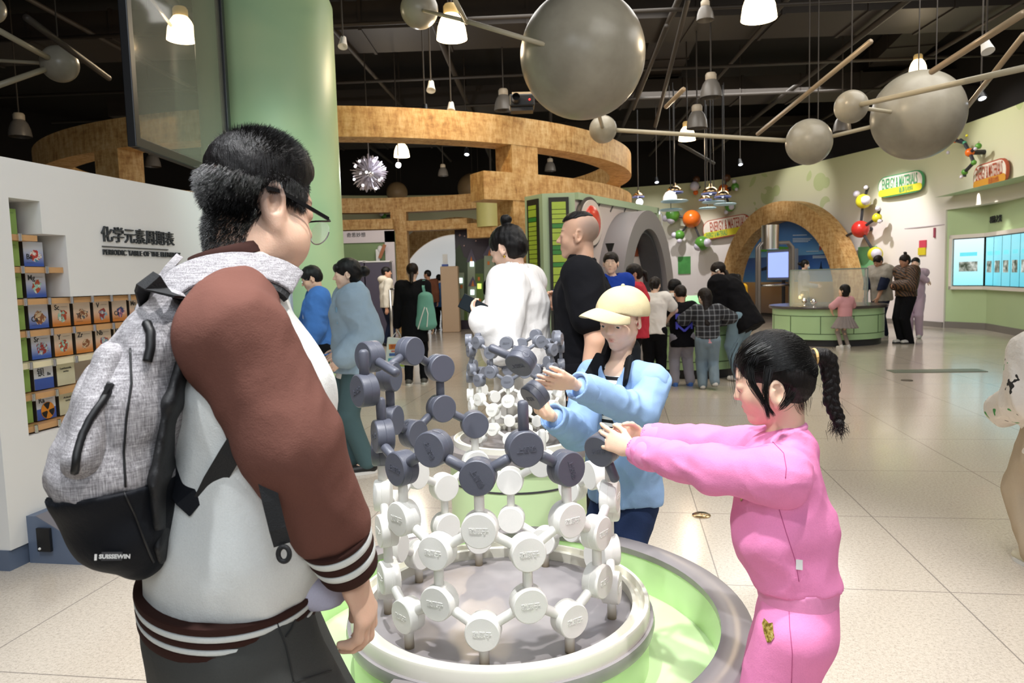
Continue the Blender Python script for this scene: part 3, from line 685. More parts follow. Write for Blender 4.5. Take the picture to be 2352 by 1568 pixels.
for x0,y0,w,h,nm in ((1822,541,32,6,'wording'),(1822,549,44,12,'wording'),(1853,578,28,5,'wording'),(1868,589,62,9,'wording')):
    for q in range(max(1,int(h/3.5))): mpoly(nm,[(x0,y0+q*3.5),(x0,y0+q*3.5-1.6),(x0+w*(1-.1*q),y0+q*3.5-2.4),(x0+w*(1-.1*q),y0+q*3.5-.8)],mat('mural_white','#cfe0ee',.5))
for x in (1885,1916): mpoly('platform',[(x-2,619),(x+6,619),(x+3,612),(x+2,600),(x,612)],mat('pump_dark','#16233a'))
# monitor in front of the mural
x,z=onmural(1831,607); e=empty('monitor',mp(x,z-.4,.5),'lit violet blue monitor in a grey case in front of the sea mural','monitor')
MB().box(mp(x,z,.55),(1.18,.12,.86),[at_,an,UZ]).build('case',mat('monitor_grey','#8d93a0',.5),e,bevel=.02); MB().box(mp(x,z,.62),(1.0,.02,.70),[at_,an,UZ]).build('panel',mat('violet_screen','#9fb4ff',.2,emit=.9),e)
MB().box(mp(x,(z-.43-.62)/2,.5),(.08,.06,z-.43+.62),[at_,an,UZ]).build('stand',M_dk,e)
# ---- curved counter under the arch and the steel tank with pipe frame
def counter(name,c,r,a0,a1,h,lab,rt=None,top=.05,over=.06,n=48,rim=None):
    e=empty(name,(c[0],c[1],0),lab,'counter')
    g=MB(); g.lathe([(0,.12),(r,.12),(r,h-top),(0,h-top)],(c[0],c[1],0),n,a0=a0,a1=a1); g.build('cabinet',M_lgreen,e,smooth=True,auto=.5)
    g=MB(); g.lathe([(0,0),(r-.05,0),(r-.05,.12),(0,.12)],(c[0],c[1],0),n,a0=a0,a1=a1); g.build('plinth',M_dk,e,smooth=True,auto=.5)
    g=MB(); g.lathe([(0,h-top),(r+over,h-top),(r+over+.01,h-top/2),(r+over,h),(0,h)],(c[0],c[1],0),n,a0=a0,a1=a1); g.build('worktop',mat('dark_stone_top','#4c4844',.25,vary=.1),e,smooth=True,auto=.5)
    g=MB()
    for zz in (.22,h-top-.13): g.lathe([(r+.002,zz),(r+.004,zz),(r+.004,zz+.012),(r+.002,zz+.012)],(c[0],c[1],0),n,a0=a0,a1=a1)
    m=max(2,int((a1-a0 if a1 else 2*PI)*r/.55))
    for i in range(m):
        t=a0+((a1-a0) if a1 else 2*PI)*i/m+.2; g.box((c[0]+(r+.002)*math.cos(t),c[1]+(r+.002)*math.sin(t),(.22+h-top-.13)/2),(.006,.012,h-top-.35),[A([math.cos(t),math.sin(t),0]),A([-math.sin(t),math.cos(t),0]),UZ])
    g.build('joints',mat('joint_dark_green','#4f6a44',.6),e); return e
fc=PZ(1790,722,0); counter('arch_counter',(fc[0]+1.0,fc[1]+1.9),2.25,PI*.75,PI*1.62,.74,'long curved green counter at the foot of the blue arch')
# tank on a pipe frame (stands at the counter)
tk=P(1769,540,19.2); e=empty('steel_tank',(tk[0],tk[1],.74),'grey steel tank on a bent pipe frame in front of the blue arch','tank')
R_=.22; z1=P(1769,517,19.2)[2]; z0=P(1769,572,19.2)[2]
MB().lathe([(0,z0),(R_,z0),(R_,z1),(0,z1)],(tk[0],tk[1],0),28).build('drum',M_steel,e,smooth=True,auto=.5)
xl=P(1744,560,19.2); xr=P(1821,560,19.2); zt=P(1800,557,19.2)[2]
for q in (.0,.18):
    MB().tube([(xl[0],xl[1]+q,.0),(xl[0],xl[1]+q,zt-.1),(xl[0]+.08,xl[1]+q,zt),(xr[0]-.1,xr[1]+q,zt),(xr[0],xr[1]+q,zt-.12),(xr[0],xr[1]+q,.1)],.045,10).build('pipe_frame',mat('pipe_grey','#8b8581',.4,metal=.4),e,smooth=True)
MB().tube([(xl[0],xl[1]+.09,1.0),(xr[0],xr[1]+.09,1.0)],.03,8).build('crossbar',M_steel,e,smooth=True)
# ---- round counter with glass case
q0=PZ(1899,797,0); RCn=(q0[0]+.40,q0[1]+.93); rc=counter('round_counter',RCn,.98,0,None,.72,'round green counter with dark top carrying the clear case',n=56)
gc=empty('glass_case',(RCn[0]-.1,RCn[1],.72),'clear glass case on the round green counter','display case')
s=NT('clear_glass'); s.b.inputs['Base Color'].default_value=(*lin('#dfe9e2'),1); s.b.inputs['Roughness'].default_value=.04; s.b.inputs['Alpha'].default_value=.16; M_glass=s.m
g=MB(); w,dp,h=1.30,.8,.66; cx,cy=RCn[0]-.03,RCn[1]-.1; ax=[nrm([1,-.42,0]),nrm([.42,1,0]),UZ]
for sg_ in (-1,1): g.box(A([cx,cy,.72+h/2])+ax[0]*sg_*w/2,(.012,dp,h),ax); g.box(A([cx,cy,.72+h/2])+ax[1]*sg_*dp/2,(w,.012,h),ax)
g.build('pane',M_glass,gc)
g=MB()
for sx_ in (-1,1):
    for sy_ in (-1,1): g.box(A([cx,cy,.72+h/2])+ax[0]*sx_*w/2+ax[1]*sy_*dp/2,(.02,.02,h),ax)
for sy_ in (-1,1): g.box(A([cx,cy,.72+h])+ax[1]*sy_*dp/2,(w+.02,.02,.02),ax); 
for sx_ in (-1,1): g.box(A([cx,cy,.72+h])+ax[0]*sx_*w/2,(.02,dp,.02),ax)
g.build('edge_strip',mat('glass_edge','#7f8f88',.3),gc)
for px,py in ((1848,694),(1869,697)):
    p=PZ(px,py,.79); MB().lathe([(0,.72),(.05,.722),(.012,.74),(.012,.77),(0,.77)],(p[0],p[1],0),14).ball((p[0],p[1],.82),.05,14,10).build('steel_globe',M_chrome,None,smooth=True)
    thing(bpy.context.scene.objects[-1],'small shiny steel globe in the clear case, %s'%('beside the orange light' if px<1860 else 'nearer the grey tulle skirt'),'globe')
p=PZ(1836,700,.75); l=bpy.data.lights.new('case_lamp','POINT'); l.energy=4; l.color=(1,.7,.3); l.shadow_soft_size=.03; o=bpy.data.objects.new('case_lamp',l); COL.objects.link(o); o.location=(p[0],p[1],.86)
# ================================================================ GREEN PORTAL WITH THE GREY ARCH
def vplane(px0,py0,px1,py1,zt):
    a=PZ(px0,py0,zt); b=PZ(px1,py1,zt); d=nrm([*(b-a)[:2],0]); o=A([d[1],-d[0],0]); o=o if o@ray(px0,py0)<0 else -o; return A([a[0],a[1],0]),d,o,np.linalg.norm((b-a)[:2])
QA,QD,QO,QL=vplane(1320,442,1507,478,2.46)
def onq(px,py,off=0.):
    v=ray(px,py); q=QA+QO*off; t=((q-CAM)@QO)/(v@QO); w=CAM+v*t; return w
po=empty('portal_gate',QA+QD*1.5,'pale green exhibit portal with green light strips, white tiles and a big grey arch','exhibit portal')
QX=[QD,QO,UZ]; H=2.46
MB().extr([QA,QA+QD*QL,QA+QD*QL+UZ*H,QA+UZ*H],-QO*.5).build('tile_wall',mat('pinkish_tile','#dcd0cb',.5,vary=.03),po)
g=MB()
for a,b in (((0,H-.09),(QL,H)),): g.extr([QA+QD*a[0]+UZ*a[1],QA+QD*b[0]+UZ*a[1],QA+QD*b[0]+UZ*b[1],QA+QD*a[0]+UZ*b[1]],QO*.05)
g.extr([QA+QD*(QL-.07),QA+QD*QL,QA+QD*QL+UZ*H,QA+QD*(QL-.07)+UZ*H],QO*.05)
M_pg=mat('portal_green','#b4cba8',.45)
g.build('border',M_pg,po)
g=MB()
for x0,y0,x1,y1 in ((1352,452,1330,494),(1381,460,1367,492),(1412,464,1402,486),(1441,469,1434,486),(1468,475,1458,500),(1494,477,1476,521),(1484,521,1502,522)):
    a=onq(x0,y0,.004); b=onq(x1,y1,.004); d=nrm(b-a); g.box((a+b)/2,(np.linalg.norm(b-a),.008,.022),[d,QO,np.cross(d,QO)])
g.build('tile_joint',mat('joint_grey','#5d5a57',.6),po)
# two light-strip facets on the left
fa=PZ(1242,447,H); fbp=PZ(1262,441,H); F0=A([fa[0],fa[1],0]); 
F1=A([*PZ(1270,441,H)[:2],0]); 
F1=QA+A([-.42,.02,0]); F0=F1+A([-.22,.34,0]); F2=QA
g=MB()
for a,b in ((F0,F1),(F1,F2)):
    d=nrm(b-a); o=A([d[1],-d[0],0]); g.extr([a,b,b+UZ*H,a+UZ*H],-o*.3)
g.build('side_facet',M_pg,po)
M_strip=[mat('strip_frame','#2b2a22',.5),mat('strip_dark','#3f8f3a',.4),mat('strip_lime','#b4d048',.4,vary=.1),mat('strip_mid','#63b04c',.4)]
rg=random.Random(5)
for a,b in ((F0,F1),(F1,F2)):
    d=nrm(b-a); L=np.linalg.norm(b-a); o=A([d[1],-d[0],0]); o=o if o@(CAM-a)>0 else -o; c=a+d*L/2
    g=MB(); w=L*.62; g.box(c+UZ*1.28+o*.01,(w,.02,2.25),[d,o,UZ])
    z=.25; 
    while z<2.3:
        h=rg.choice((.06,.06,.10)); g.m=rg.choice((1,2,2,3)) ; g.box(c+UZ*(z+h/2)+o*.022,(w-.08,.012,h-.008),[d,o,UZ]); z+=h
    g.build('light_strip',M_strip,po)
# grey tunnel arch
def q_of(px,py): w=onq(px,py); return (w-QA)@QD,w[2]
cx_,cz=q_of(1437,600); ctr=QA+QD*cx_+UZ*0
def archp(rx,rz,z0,n=40): return [(rx*math.cos(PI*i/n),z0+rz*math.sin(PI*i/n)) for i in range(n+1)]
def archring(name,rx0,rz0,rx1,rz1,z0,q0,q1,m,par):
    g=MB(); o=[(rx1,0)]+archp(rx1,rz1,z0)+[(-rx1,0)]; i_=[(rx0,0)]+archp(rx0,rz0,z0)+[(-rx0,0)]; V=[]
    for (a,b),(x,y) in zip(o,i_):
        for q in (q0,q1): V+=[ctr+QD*a+UZ*b+QO*q,ctr+QD*x+UZ*y+QO*q]
    k=len(o); F=[]
    for i in range(k-1):
        a=i*4;b=a+4; F+=[(a,b,b+2,a+2),(a+1,a+3,b+3,b+1),(a+2,b+2,b+3,a+3),(a,a+1,b+1,b)]
    return g.add(V,F).build(name,m,par,smooth=True,auto=.6)
zap=q_of(1432,487)[1]; zin=q_of(1430,528)[1]
archring('grey_arch',.80,zin-.85,1.10,zap-.85,.85,-.02,.38,mat('arch_grey','#8f8a8c',.5),po)
archring('dark_reveal',.74,zin-.93,.81,zin-.85,.87,-.05,.30,mat('reveal_dark','#4b4b50',.4),po)
g=MB(); g.extr([ctr+QD*x+UZ*y+QO*.004 for x,y in [(.8,0)]+archp(.8,zin-.85,.85)+[(-.8,0)]],QO*.004); g.build('inner_panel',mat('inner_panel','#e6dcda',.5),po)
c1=onq(1438,578,.02); text_obj('inner_lettering','能量转换装置',.17,c1,QD,UZ,mat('gold_red_ink','#a8532f',.5),po,.004,.003)
text_obj('inner_lettering','Energy machine',.055,onq(1426,587,.02),QD,UZ,M_ink,po,.003)
p=onq(1418,625,.03); MB().box(p,(.34,.04,.5),QX).build('pink_panel',mat('pink_lit','#f2b6bd',.4,emit=.35),po)
# eye-like round window with red lens
g=MB(); ec=onq(1351,512,.03)
g.extr([ec+QD*.36*math.cos(t)+UZ*.34*math.sin(t) for t in np.linspace(0,2*PI,41)[:-1]],QO*.04); g.build('eye_rim',mat('eye_dark','#4a4340',.5),po)
g=MB(); g.extr([ec+QO*.04+QD*.32*math.cos(t)+UZ*.30*math.sin(t) for t in np.linspace(0,2*PI,41)[:-1]],QO*.02); g.build('eye_ring',mat('eye_cream','#e2d6cc',.5),po)
MB().ball(ec+QO*.05,(.24,.08,.23),24,14,[QD,QO,UZ]).build('red_lens',mat('red_lens','#d8432f',.25),po,smooth=True)
# black funnel in front of the portal
p=P(1401,575,9.4); MB().lathe([(.0,-.02),(.06,0),(.02,-.12),(.02,-.55),(0,-.55)],(p[0],p[1],p[2]+.09),20).build('funnel',M_black,None,smooth=True,auto=.6)
MB().lathe([(.012,0),(.012,p[2]-.45),(0,p[2]-.45)],(p[0],p[1],0),10)
thing(bpy.data.objects['funnel'],'black funnel on a thin stand in front of the white arch panel','funnel')
b=bpy.data.objects['funnel']; MB().lathe([(0,0),(.12,0),(.12,.015),(.012,.02),(.012,p[2]-.4),(0,p[2]-.4)],(p[0],p[1],0),14).build('stand',M_black,b)
# ================================================================ THE WHEEL STAND AND KIDS' COUNTER
wp=P(1529,640,12.7); e=empty('wheel_stand',(wp[0],wp[1],0),'tall steel wheel exhibit seen edge on, beside the portal wall','exhibit')
wx=nrm([.26,.97,0]); wz=UZ; wn=nrm([.97,-.26,0])
g=MB(); rt=[A([wp[0],wp[1],1.30])+wx*.50*math.cos(t)+UZ*.62*math.sin(t) for t in np.linspace(0,2*PI,49)]
g.tube(rt,.045,10,cap=False); g.build('rim',M_steel,e,smooth=True)
MB().lathe([(0,-.03),(.42,-.03),(.42,.03),(0,.03)],(wp[0],wp[1],1.30),28,[wx,UZ,wn]).build('disc',mat('wheel_disc','#cfc7c2',.4),e,smooth=True,auto=.5)
MB().box((wp[0],wp[1],.36),(.10,.12,.72)).build('leg',M_steel,e); MB().box((wp[0],wp[1],.02),(.4,.4,.04)).build('base',M_dk,e)
KC=(2.50,10.05); counter('kids_counter',KC,.62,0,None,.74,'round green counter that the four children lean on',n=56)
p=A([KC[0]-.05,KC[1]+.1,.74]); sc=empty('slanted_screen',p,'grey slanted touch screen desk in the middle of the children\'s counter','touch screen')
MB().extr([p+A([-.36,-.3,0]),p+A([.36,-.3,0]),p+A([.36,.3,0]),p+A([-.36,.3,0])],UZ*.06).build('base',M_grey,sc)
MB().extr([p+A([-.4,-.26,.07]),p+A([.4,-.26,.07]),p+A([.4,.24,.24]),p+A([-.4,.24,.24])],A([0,-.03,.09])).build('housing',M_grey,sc)
q=p+A([0,-.03,.175]); MB().extr([q+A([-.35,-.22,0.005]),q+A([.35,-.22,0.005]),q+A([.35,.2,.145]),q+A([-.35,.2,.145])],A([0,-.003,.006])).build('panel',mat('screen_green_lit','#58c06a',.3,emit=.5),sc)
q=P(1590,706,10.25); e=MB().extr([(q[0]-.05,q[1],.74),(q[0]+.33,q[1],.74),(q[0]+.0,q[1],1.02)],(.03,.16,0)).build('green_wedge',mat('wedge_green','#7fae72',.5)); thing(e,'green triangular block on the children\'s counter','block')
# ================================================================ DISH LAMPS WITH BLUE DISCS
M_brass=mat('brushed_brass','#c9b08a',.22,metal=1.); M_bluedisc=mat('pale_blue_disc','#a8d4e8',.35); M_bulb=mat('cool_bulb','#eef4ff',.3,emit=3.)
def dish(px,py,rp,d,lab,k):
    p=P(px,py,d); R=rp/FPX*d; e=empty('dish_lamp',p,lab,'pendant lamp','brass dish pendant lamps')
    MB().lathe([(.0,R*1.15),(R*.16,R*1.15),(R*.2,R*.8),(R*.55,R*.7),(R*.85,R*.38),(R*.98,.0),(R*.95,0),(R*.8,R*.36),(R*.5,R*.64),(0,R*.68)],p,28).build('shade',M_brass,e,smooth=True)
    MB().lathe([(R*.92,-.012),(R*1.06,-.012),(R*1.06,.012),(R*.92,.012)],p,28).build('blue_rim',mat('blue_rim','#8f9be0',.4),e,smooth=True,auto=.5)
    MB().ball(p+A([0,0,R*.15]),R*.22,12,8).build('bulb',M_bulb,e,smooth=True)
    MB().tube([p+A([0,0,R*1.1]),(p[0],p[1],4.6)],.012,6).build('cord',M_dk,e)
for i,a in enumerate([(1466,452,13,14.5,'brass dish lamp with blue rim nearest the chipboard ring'),(1549,442,19,13.,'brass dish lamp with blue rim at the end of the slanting rod'),(1632,445,20,13.,'brass dish lamp over the paired blue discs'),(1660,452,18,12.8,'brass dish lamp right of the one over the paired discs'),(1620,459,14,13.6,'lower brass dish lamp half behind the two on the right')]): dish(*a,i)
def blued(px,py,rp,d,lab):
    p=P(px,py,d); R=rp/FPX*d; e=MB().lathe([(0,-.012),(R*.9,-.014),(R,0),(R*.9,.014),(0,.02)],p,36).build('blue_disc',M_bluedisc,None,smooth=True,auto=.9); thing(e,lab,'disc','hanging pale blue discs')
    MB().tube([p,(p[0],p[1]+.05,4.6)],.006,5).build('wire',M_dk,e)
for a in [(1549,462,32,12.5,'pale blue hanging disc right under the white half globe'),(1541,482,27,12.7,'lowest pale blue disc on the left, above the green ball molecule'),(1640,464,28,13.2,'upper of the paired pale blue discs under the right hand dish lamps'),(1665,469,26,12.6,'middle pale blue disc under the right hand dish lamps'),(1625,478,20,14.2,'smallest pale blue disc under the right hand dish lamps')]: blued(*a)
p=P(1539,460,12.5); MB().lathe([(.12,0),(.115,.07),(.08,.13),(.03,.16),(0,.165)],p,20).build('half_globe',mat('globe_white','#f2f0ee',.3,emit=.6),None,smooth=True); thing(bpy.data.objects['half_globe'],'glowing white half globe standing on a pale blue disc','lamp')
p=P(1469,464,14.5); MB().ball(p,.07,14,10).build('bare_bulb',M_bulb,None,smooth=True); thing(bpy.data.objects['bare_bulb'],'bare lit bulb under the dish lamp nearest the chipboard ring','lamp'); MB().tube([p,p+A([0,0,.18])],.02,8).build('socket',M_dk,bpy.data.objects['bare_bulb'])
a=P(1511,489,12.9); e=empty('post_lamp',(a[0],a[1],0),'thin white post with a small lit head at the end of the portal','lamp'); b_=P(1520,490,12.9)
MB().tube([(b_[0],b_[1],0),(b_[0],b_[1],a[2]-.03),(b_[0]-.02,b_[1],a[2]),(a[0],a[1],a[2])],.015,8).build('post',M_white,e); MB().ball(a,.035,12,8).build('head',M_bulb,e,smooth=True)
# ================================================================ FAR LEFT PART SEEN THROUGH THE RING
# white framed stand with two dark consoles
def fq(px,py,Y): return PY(px,py,Y)
a=fq(790,533,18.6); b=fq(905,533,18.6); zt=a[2]; e=empty('display_stand',((a[0]+b[0])/2,18.6,0),'white framed green display wall with a small paddle model behind the cream jacket man','display stand')
xc=(a[0]+b[0])/2-.4; w=b[0]-a[0]+.8
MB().box((xc,18.7,zt/2),(w,.12,zt)).build('board',mat('moss_green','#7d9468',.6,vary=.1,vscale=2),e)
g=MB(); g.box((xc,18.62,zt-.13),(w,.1,.30)); g.box((b[0]-.12,18.62,zt/2),(.24,.1,zt)); g.build('border',mat('lilac_white','#d8cfd4',.5),e)
text_obj('heading','奇思妙想',.12,(fq(818,540,18.56)[0],18.56,fq(818,540,18.56)[2]),(1,0,0),(0,0,1),M_ink,e,.004)
pb_=fq(873,590,18.4)
MB().ball((pb_[0],18.45,fq(866,572,18.4)[2]),(.07,.06,.09),14,10).box((pb_[0]-.06,18.45,fq(870,588,18.4)[2]),(.09,.06,.34)).build('white_figure',M_white,e,smooth=False)
d=nrm(fq(884,560,18.4)-fq(872,592,18.4)); MB().box(fq(878,577,18.35),(.08,.03,.36),[np.cross(d,A([0,1,0])),A([0,1,0]),d]).build('paddle',mat('paddle_brown','#a0623c',.5),e)
for px,lab in ((818,'dark console left of the small white figure in front of the green display wall'),(868,'dark console below the small white figure, behind the man in the cream jacket')):
    p=fq(px,601,18.1); q=MB().box((p[0],18.1,p[2]/2-.02),(.62 if px>850 else .50,.4,p[2])).build('console',mat('console_purple','#4b4658',.4)); thing(q,lab,'console','dark consoles'); MB().box((p[0],18.1,p[2]),(.66 if px>850 else .54,.44,.03)).build('top',M_white,q)
# chipboard cross rail left of the far post
p0=fq(780,518,19.2); MB().box((p0[0]+.65,19.2,p0[2]),(1.5,.3,.26)).build('cross_rail',M_osb,ring)
# far left arch and the light behind it
fc_,ft,fn_=wallhit(1052,640,.5); FCc=A([fc_[0],fc_[1],.9])
arch('chipboard_arch',FCc,ft,fn_,2.05,2.62,.35,M_osb,.9,'chipboard arch far behind the ring, left of the castle picture')
MB().extr([FCc+ft*x+UZ*y for x,y in [(2.1,-.9)]+arcpts(2.1)+[(-2.1,-.9)]],fn_*.03).build('light_curtain',mat('light_curtain','#eef2f4',.6,emit=.35,vary=.1,vscale=3)); thing(bpy.data.objects['light_curtain'],'pale glowing curtain inside the far chipboard arch','curtain')
# castle picture panel
a=fq(1044,520,20.5); b=fq(1172,514,20.5); e=empty('castle_panel',((a[0]+b[0])/2,20.5,0),'tall dark night picture panel of a generic little town with lit windows','picture')
X0,X1=a[0],b[0]; ZT=a[2]; S_=(X1-X0)/128.
def cq(px,py,o=.0): w=fq(px,py,20.44-o); return A([w[0],20.44-o,w[2]])
MB().box(((X0+X1)/2,20.5,ZT/2),(X1-X0,.12,ZT)).build('board',mat('night_purple','#2c2030',.5,vary=.25,vscale=1.5),e)
def cpoly(nm,pp,m,o): return MB().extr([cq(*p,o) for p in pp],(0,-.01,0)).build(nm,m,e)
M_h1=mat('house_grey_green','#8c9a84',.6); M_h2=mat('house_green','#56702f',.6); M_rf=mat('roof_slate','#555064',.6); M_or=mat('orange_trim','#c9742e',.6); M_hill=mat('night_hill','#3a4a34',.6)
cpoly('hill',[(1046,735),(1046,575),(1056,560),(1066,590),(1090,600),(1120,590),(1170,600),(1170,735)],M_hill,.01)
for x0,x1,y,m in ((1048,1066,626,M_h1),(1074,1091,600,M_h1),(1078,1094,655,M_h1),(1092,1110,628,M_h2),(1112,1136,585,M_h1),(1050,1074,700,M_h2)):
    cpoly('house',[(x0,735),(x0,y),(x1,y),(x1,735)],m,.02+.004*(x0%3))
for x0,x1,y,yb in ((1071,1094,570,602),(1075,1097,634,657),(1109,1139,560,587)): cpoly('roof',[(x0,yb),((x0+x1)/2,y),(x1,yb)],M_rf,.035); cpoly('gable',[((x0+x1)/2-3.5,yb),((x0+x1)/2,yb-14),((x0+x1)/2+3.5,yb)],M_or,.045)
M_win=mat('window_glow','#dff2f0',.3,emit=1.2); M_win2=mat('window_lime','#cdf06a',.3,emit=1.1)
for x,y,m in ((1084,606,M_win),(1058,644,M_win),(1101,657,M_win2),(1085,671,M_win),(1118,671,M_win)): cpoly('lit_window',[(x-4.5,y-6),(x+4.5,y-6),(x+4.5,y+6),(x-4.5,y+6)],m,.06)
for x,y in ((1122,604),(1122,637),(1060,658),(1123,653),(1085,690),(1102,690),(1060,690),(1100,640)): cpoly('window_frame',[(x-2.5,y-4),(x+2.5,y-4),(x+2.5,y+4),(x-2.5,y+4)],M_or,.05)
M_star=mat('star_pink','#d8b0a8',.5)
for x,y,r in ((1056,540,4),(1067,542,2),(1093,553,2),(1066,564,2)): cpoly('star',[(x-r,y),(x-.8,y-.8),(x,y-r),(x+.8,y-.8),(x+r,y),(x+.8,y+.8),(x,y+r),(x-.8,y+.8)],M_star,.05)
# beige kiosk, blue ticket box
a=fq(1012,612,19.5); b=fq(1052,612,19.5); z=a[2]; q=MB().box(((a[0]+b[0])/2,19.6,z/2),(b[0]-a[0],.5,z)).build('beige_kiosk',mat('kiosk_beige','#c2a88c',.6),bevel=.02); thing(q,'plain beige kiosk left of the night town picture','kiosk')
MB().box(((a[0]+b[0])/2-.12,19.6,z+.03),(.16,.2,.06)).build('blue_box',mat('box_blue','#3b56a8',.5)); thing(bpy.data.objects['blue_box'],'small blue and white box on top of the beige kiosk','box')
p=fq(1023,598,19.6); MB().box(((a[0]+b[0])/2-.12,19.65,z+.2),(.13,.05,.26)).build('white_card',M_white,bpy.data.objects['blue_box'])
# yellow lit drum behind the ring
a=P(1129,470,19); MB().lathe([(0,P(1129,521,19)[2]),(.40,P(1129,521,19)[2]),(.40,P(1129,407,19)[2]),(0,P(1129,407,19)[2])],(a[0],a[1],0),36).build('yellow_drum',mat('drum_yellow','#d3cf86',.5,vary=.05),None,smooth=True,auto=.6); thing(bpy.data.objects['yellow_drum'],'pale yellow round drum hanging behind the chipboard post','drum')
bpy.data.objects['yellow_drum'].data.update()
MB().tube([(a[0],a[1],P(1129,407,19)[2]),(a[0],a[1],6.26)],.03,8).build('hanger',M_pipe,bpy.data.objects['yellow_drum'])
# steel handrail bit
p=fq(896,665,14.9); q=fq(925,665,14.9); MB().tube([p,q],.03,8).tube([p,(p[0],p[1],0)],.03,8).tube([q,(q[0],q[1],0)],.03,8).build('handrail',M_steel,None,smooth=True); thing(bpy.data.objects['handrail'],'short steel handrail by the far chipboard post','handrail')
# floor fittings
p=PZ(1611,1184,0); g=MB().lathe([(0,0.001),(.052,.001),(.052,.006),(.04,.012),(0,.013)],(p[0],p[1],0),24).build('floor_plate',M_brass,None,smooth=True,auto=.5); thing(g,'round brass floor socket cover on the terrazzo','floor plate')
p=PZ(2150,852,0); g=MB().box((p[0],p[1],.004),(1.15,.28,.008),[nrm([1,-.12,0]),nrm([.12,1,0]),UZ]).build('floor_grille',mat('grille_green','#6d7566',.4)); thing(g,'long grey green grille set in the shiny floor','floor grille')
for i,(x,y) in enumerate(((1521,911),(2083,874))):
    p=PZ(x,y,0); thing(MB().lathe([(0,.001),(.07,.001),(.06,.01),(0,.012)],(p[0],p[1],0),18).build('floor_socket',mat('socket_brown','#4a4034',.5)),['dark round floor socket near the boy in the denim shirt','dark round floor socket in the reflection of the striped jacket woman'][i],'floor plate')
# ================================================================ CEILING: ducts, pipes, lamps, balls
rg=random.Random(11)
def duct(a,b,w,h,lab,m=M_duct):
    a=A(a);b=A(b);d=nrm(b-a);L=np.linalg.norm(b-a);u=np.cross(UZ,d)
    e=MB().box((a+b)/2,(L,w,h),[d,u,UZ]); k=int(L/1.3)
    for i in range(1,k): e.box(a+d*i*1.3,(.05,w+.05,h+.05),[d,u,UZ])
    o=e.build('air_duct',m); thing(o,lab,'air duct','ceiling air ducts'); 
    g=MB()
    for i in range(0,k,3): g.tube([a+d*(i*1.3+.3)+UZ*h/2,A([*(a+d*(i*1.3+.3))[:2],6.25])],.012,5)
    if k: g.build('hanger',M_pipe,o)
for i,(a,b,w,h,lab) in enumerate([((-9,5.5,5.5),(2,7.2,5.5),1.0,.4,'wide dark duct across the ceiling above the white wall'),((-6,9.2,5.5),(8,7.9,5.5),.8,.38,'dark duct crossing above the largest ball'),((-10,12.5,5.5),(10,12.0,5.5),1.2,.42,'broad dark duct beyond the first row of ball models'),((-9,17.5,5.5),(12,17,5.5),1.0,.4,'dark duct far back above the chipboard ring'),((2.2,4,6.0),(3.8,20,6.0),.9,.36,'long dark duct running away right of the largest ball'),((6.2,5,6.0),(8.8,18,6.0),.9,.36,'dark duct running away above the right wall'),((-4.4,3,6.0),(-5.4,20,6.0),1.0,.36,'dark duct running away above the white wall'),((-10,21.5,5.5),(9,21.5,5.5),1.0,.4,'farthest dark duct near the back wall'),((4.2,6.6,5.45),(7.4,5.8,5.45),.55,.2,'flat pale lit duct branch at the upper right')]): duct(a,b,w,h,lab,M_duct if i<8 else mat('pale_duct','#6b5a48',.5))
def pipe(pts,r,lab,m=M_pipe): thing(MB().tube(pts,r,8).build('ceiling_pipe',m,None,smooth=True),lab,'pipe','ceiling pipes')
PL=['running away over the white wall','running away over the green column','over the glass screen','over the left group','over the boy in the cap','right of the largest ball','over the dish lamps','over the counters','over the right wall']
for i in range(9):
    x=-6.5+i*1.7; pipe([(x,3,5.2),(x+.9+(i%3)*.2,24,5.2)],.035+.015*(i%2),'thin ceiling pipe '+PL[i])
for i,y in enumerate((4.6,6.4,8.6,10.8,13.8,16,19.5)): pipe([(-10,y+.5,5.09),(10,y-.5,5.09)],.03,'cross pipe, '+['nearest','second','third','fourth','fifth','sixth','farthest'][i]+' from the camera')
for i,(a,b) in enumerate([((1740,308,11),(2000,95,8)),((1505,290,12),(1580,0,8)),((1455,250,13),(1530,60,9)),((1640,375,14),(1560,330,13)),((2140,165,7),(2352,30,5.5)),((2210,260,9.5),(2352,80,7)),((1530,245,10),(1570,205,9)),((640,200,9),(470,60,7)),((250,180,8),(60,40,6))]): pipe([P(*a),P(*b)],.03,'slanting pipe '+['from the dish lamps up right','along the duct right of the largest ball','beside the largest ball','with the dish lamps','pale, above the right ball','above the overhang at far right','short and pale by the largest ball','behind the glass screen','high at the far left'][i],mat('pale_pipe','#a08d74',.4,metal=.2) if i in(0,4,5,6) else M_pipe)
# overhead bulkhead corner at the top right
a=P(2260,-12,4.2); b=P(2380,30,4.2); c=P(2420,-60,4.2); z=a[2]
struct(MB().extr([a,A([b[0],b[1],z]),A([c[0]+.6,c[1],z]),A([a[0]+.2,a[1]-1.2,z])],UZ*.6).build('trim_2',mat('bulkhead_mint','#b5d3b8',.5)))
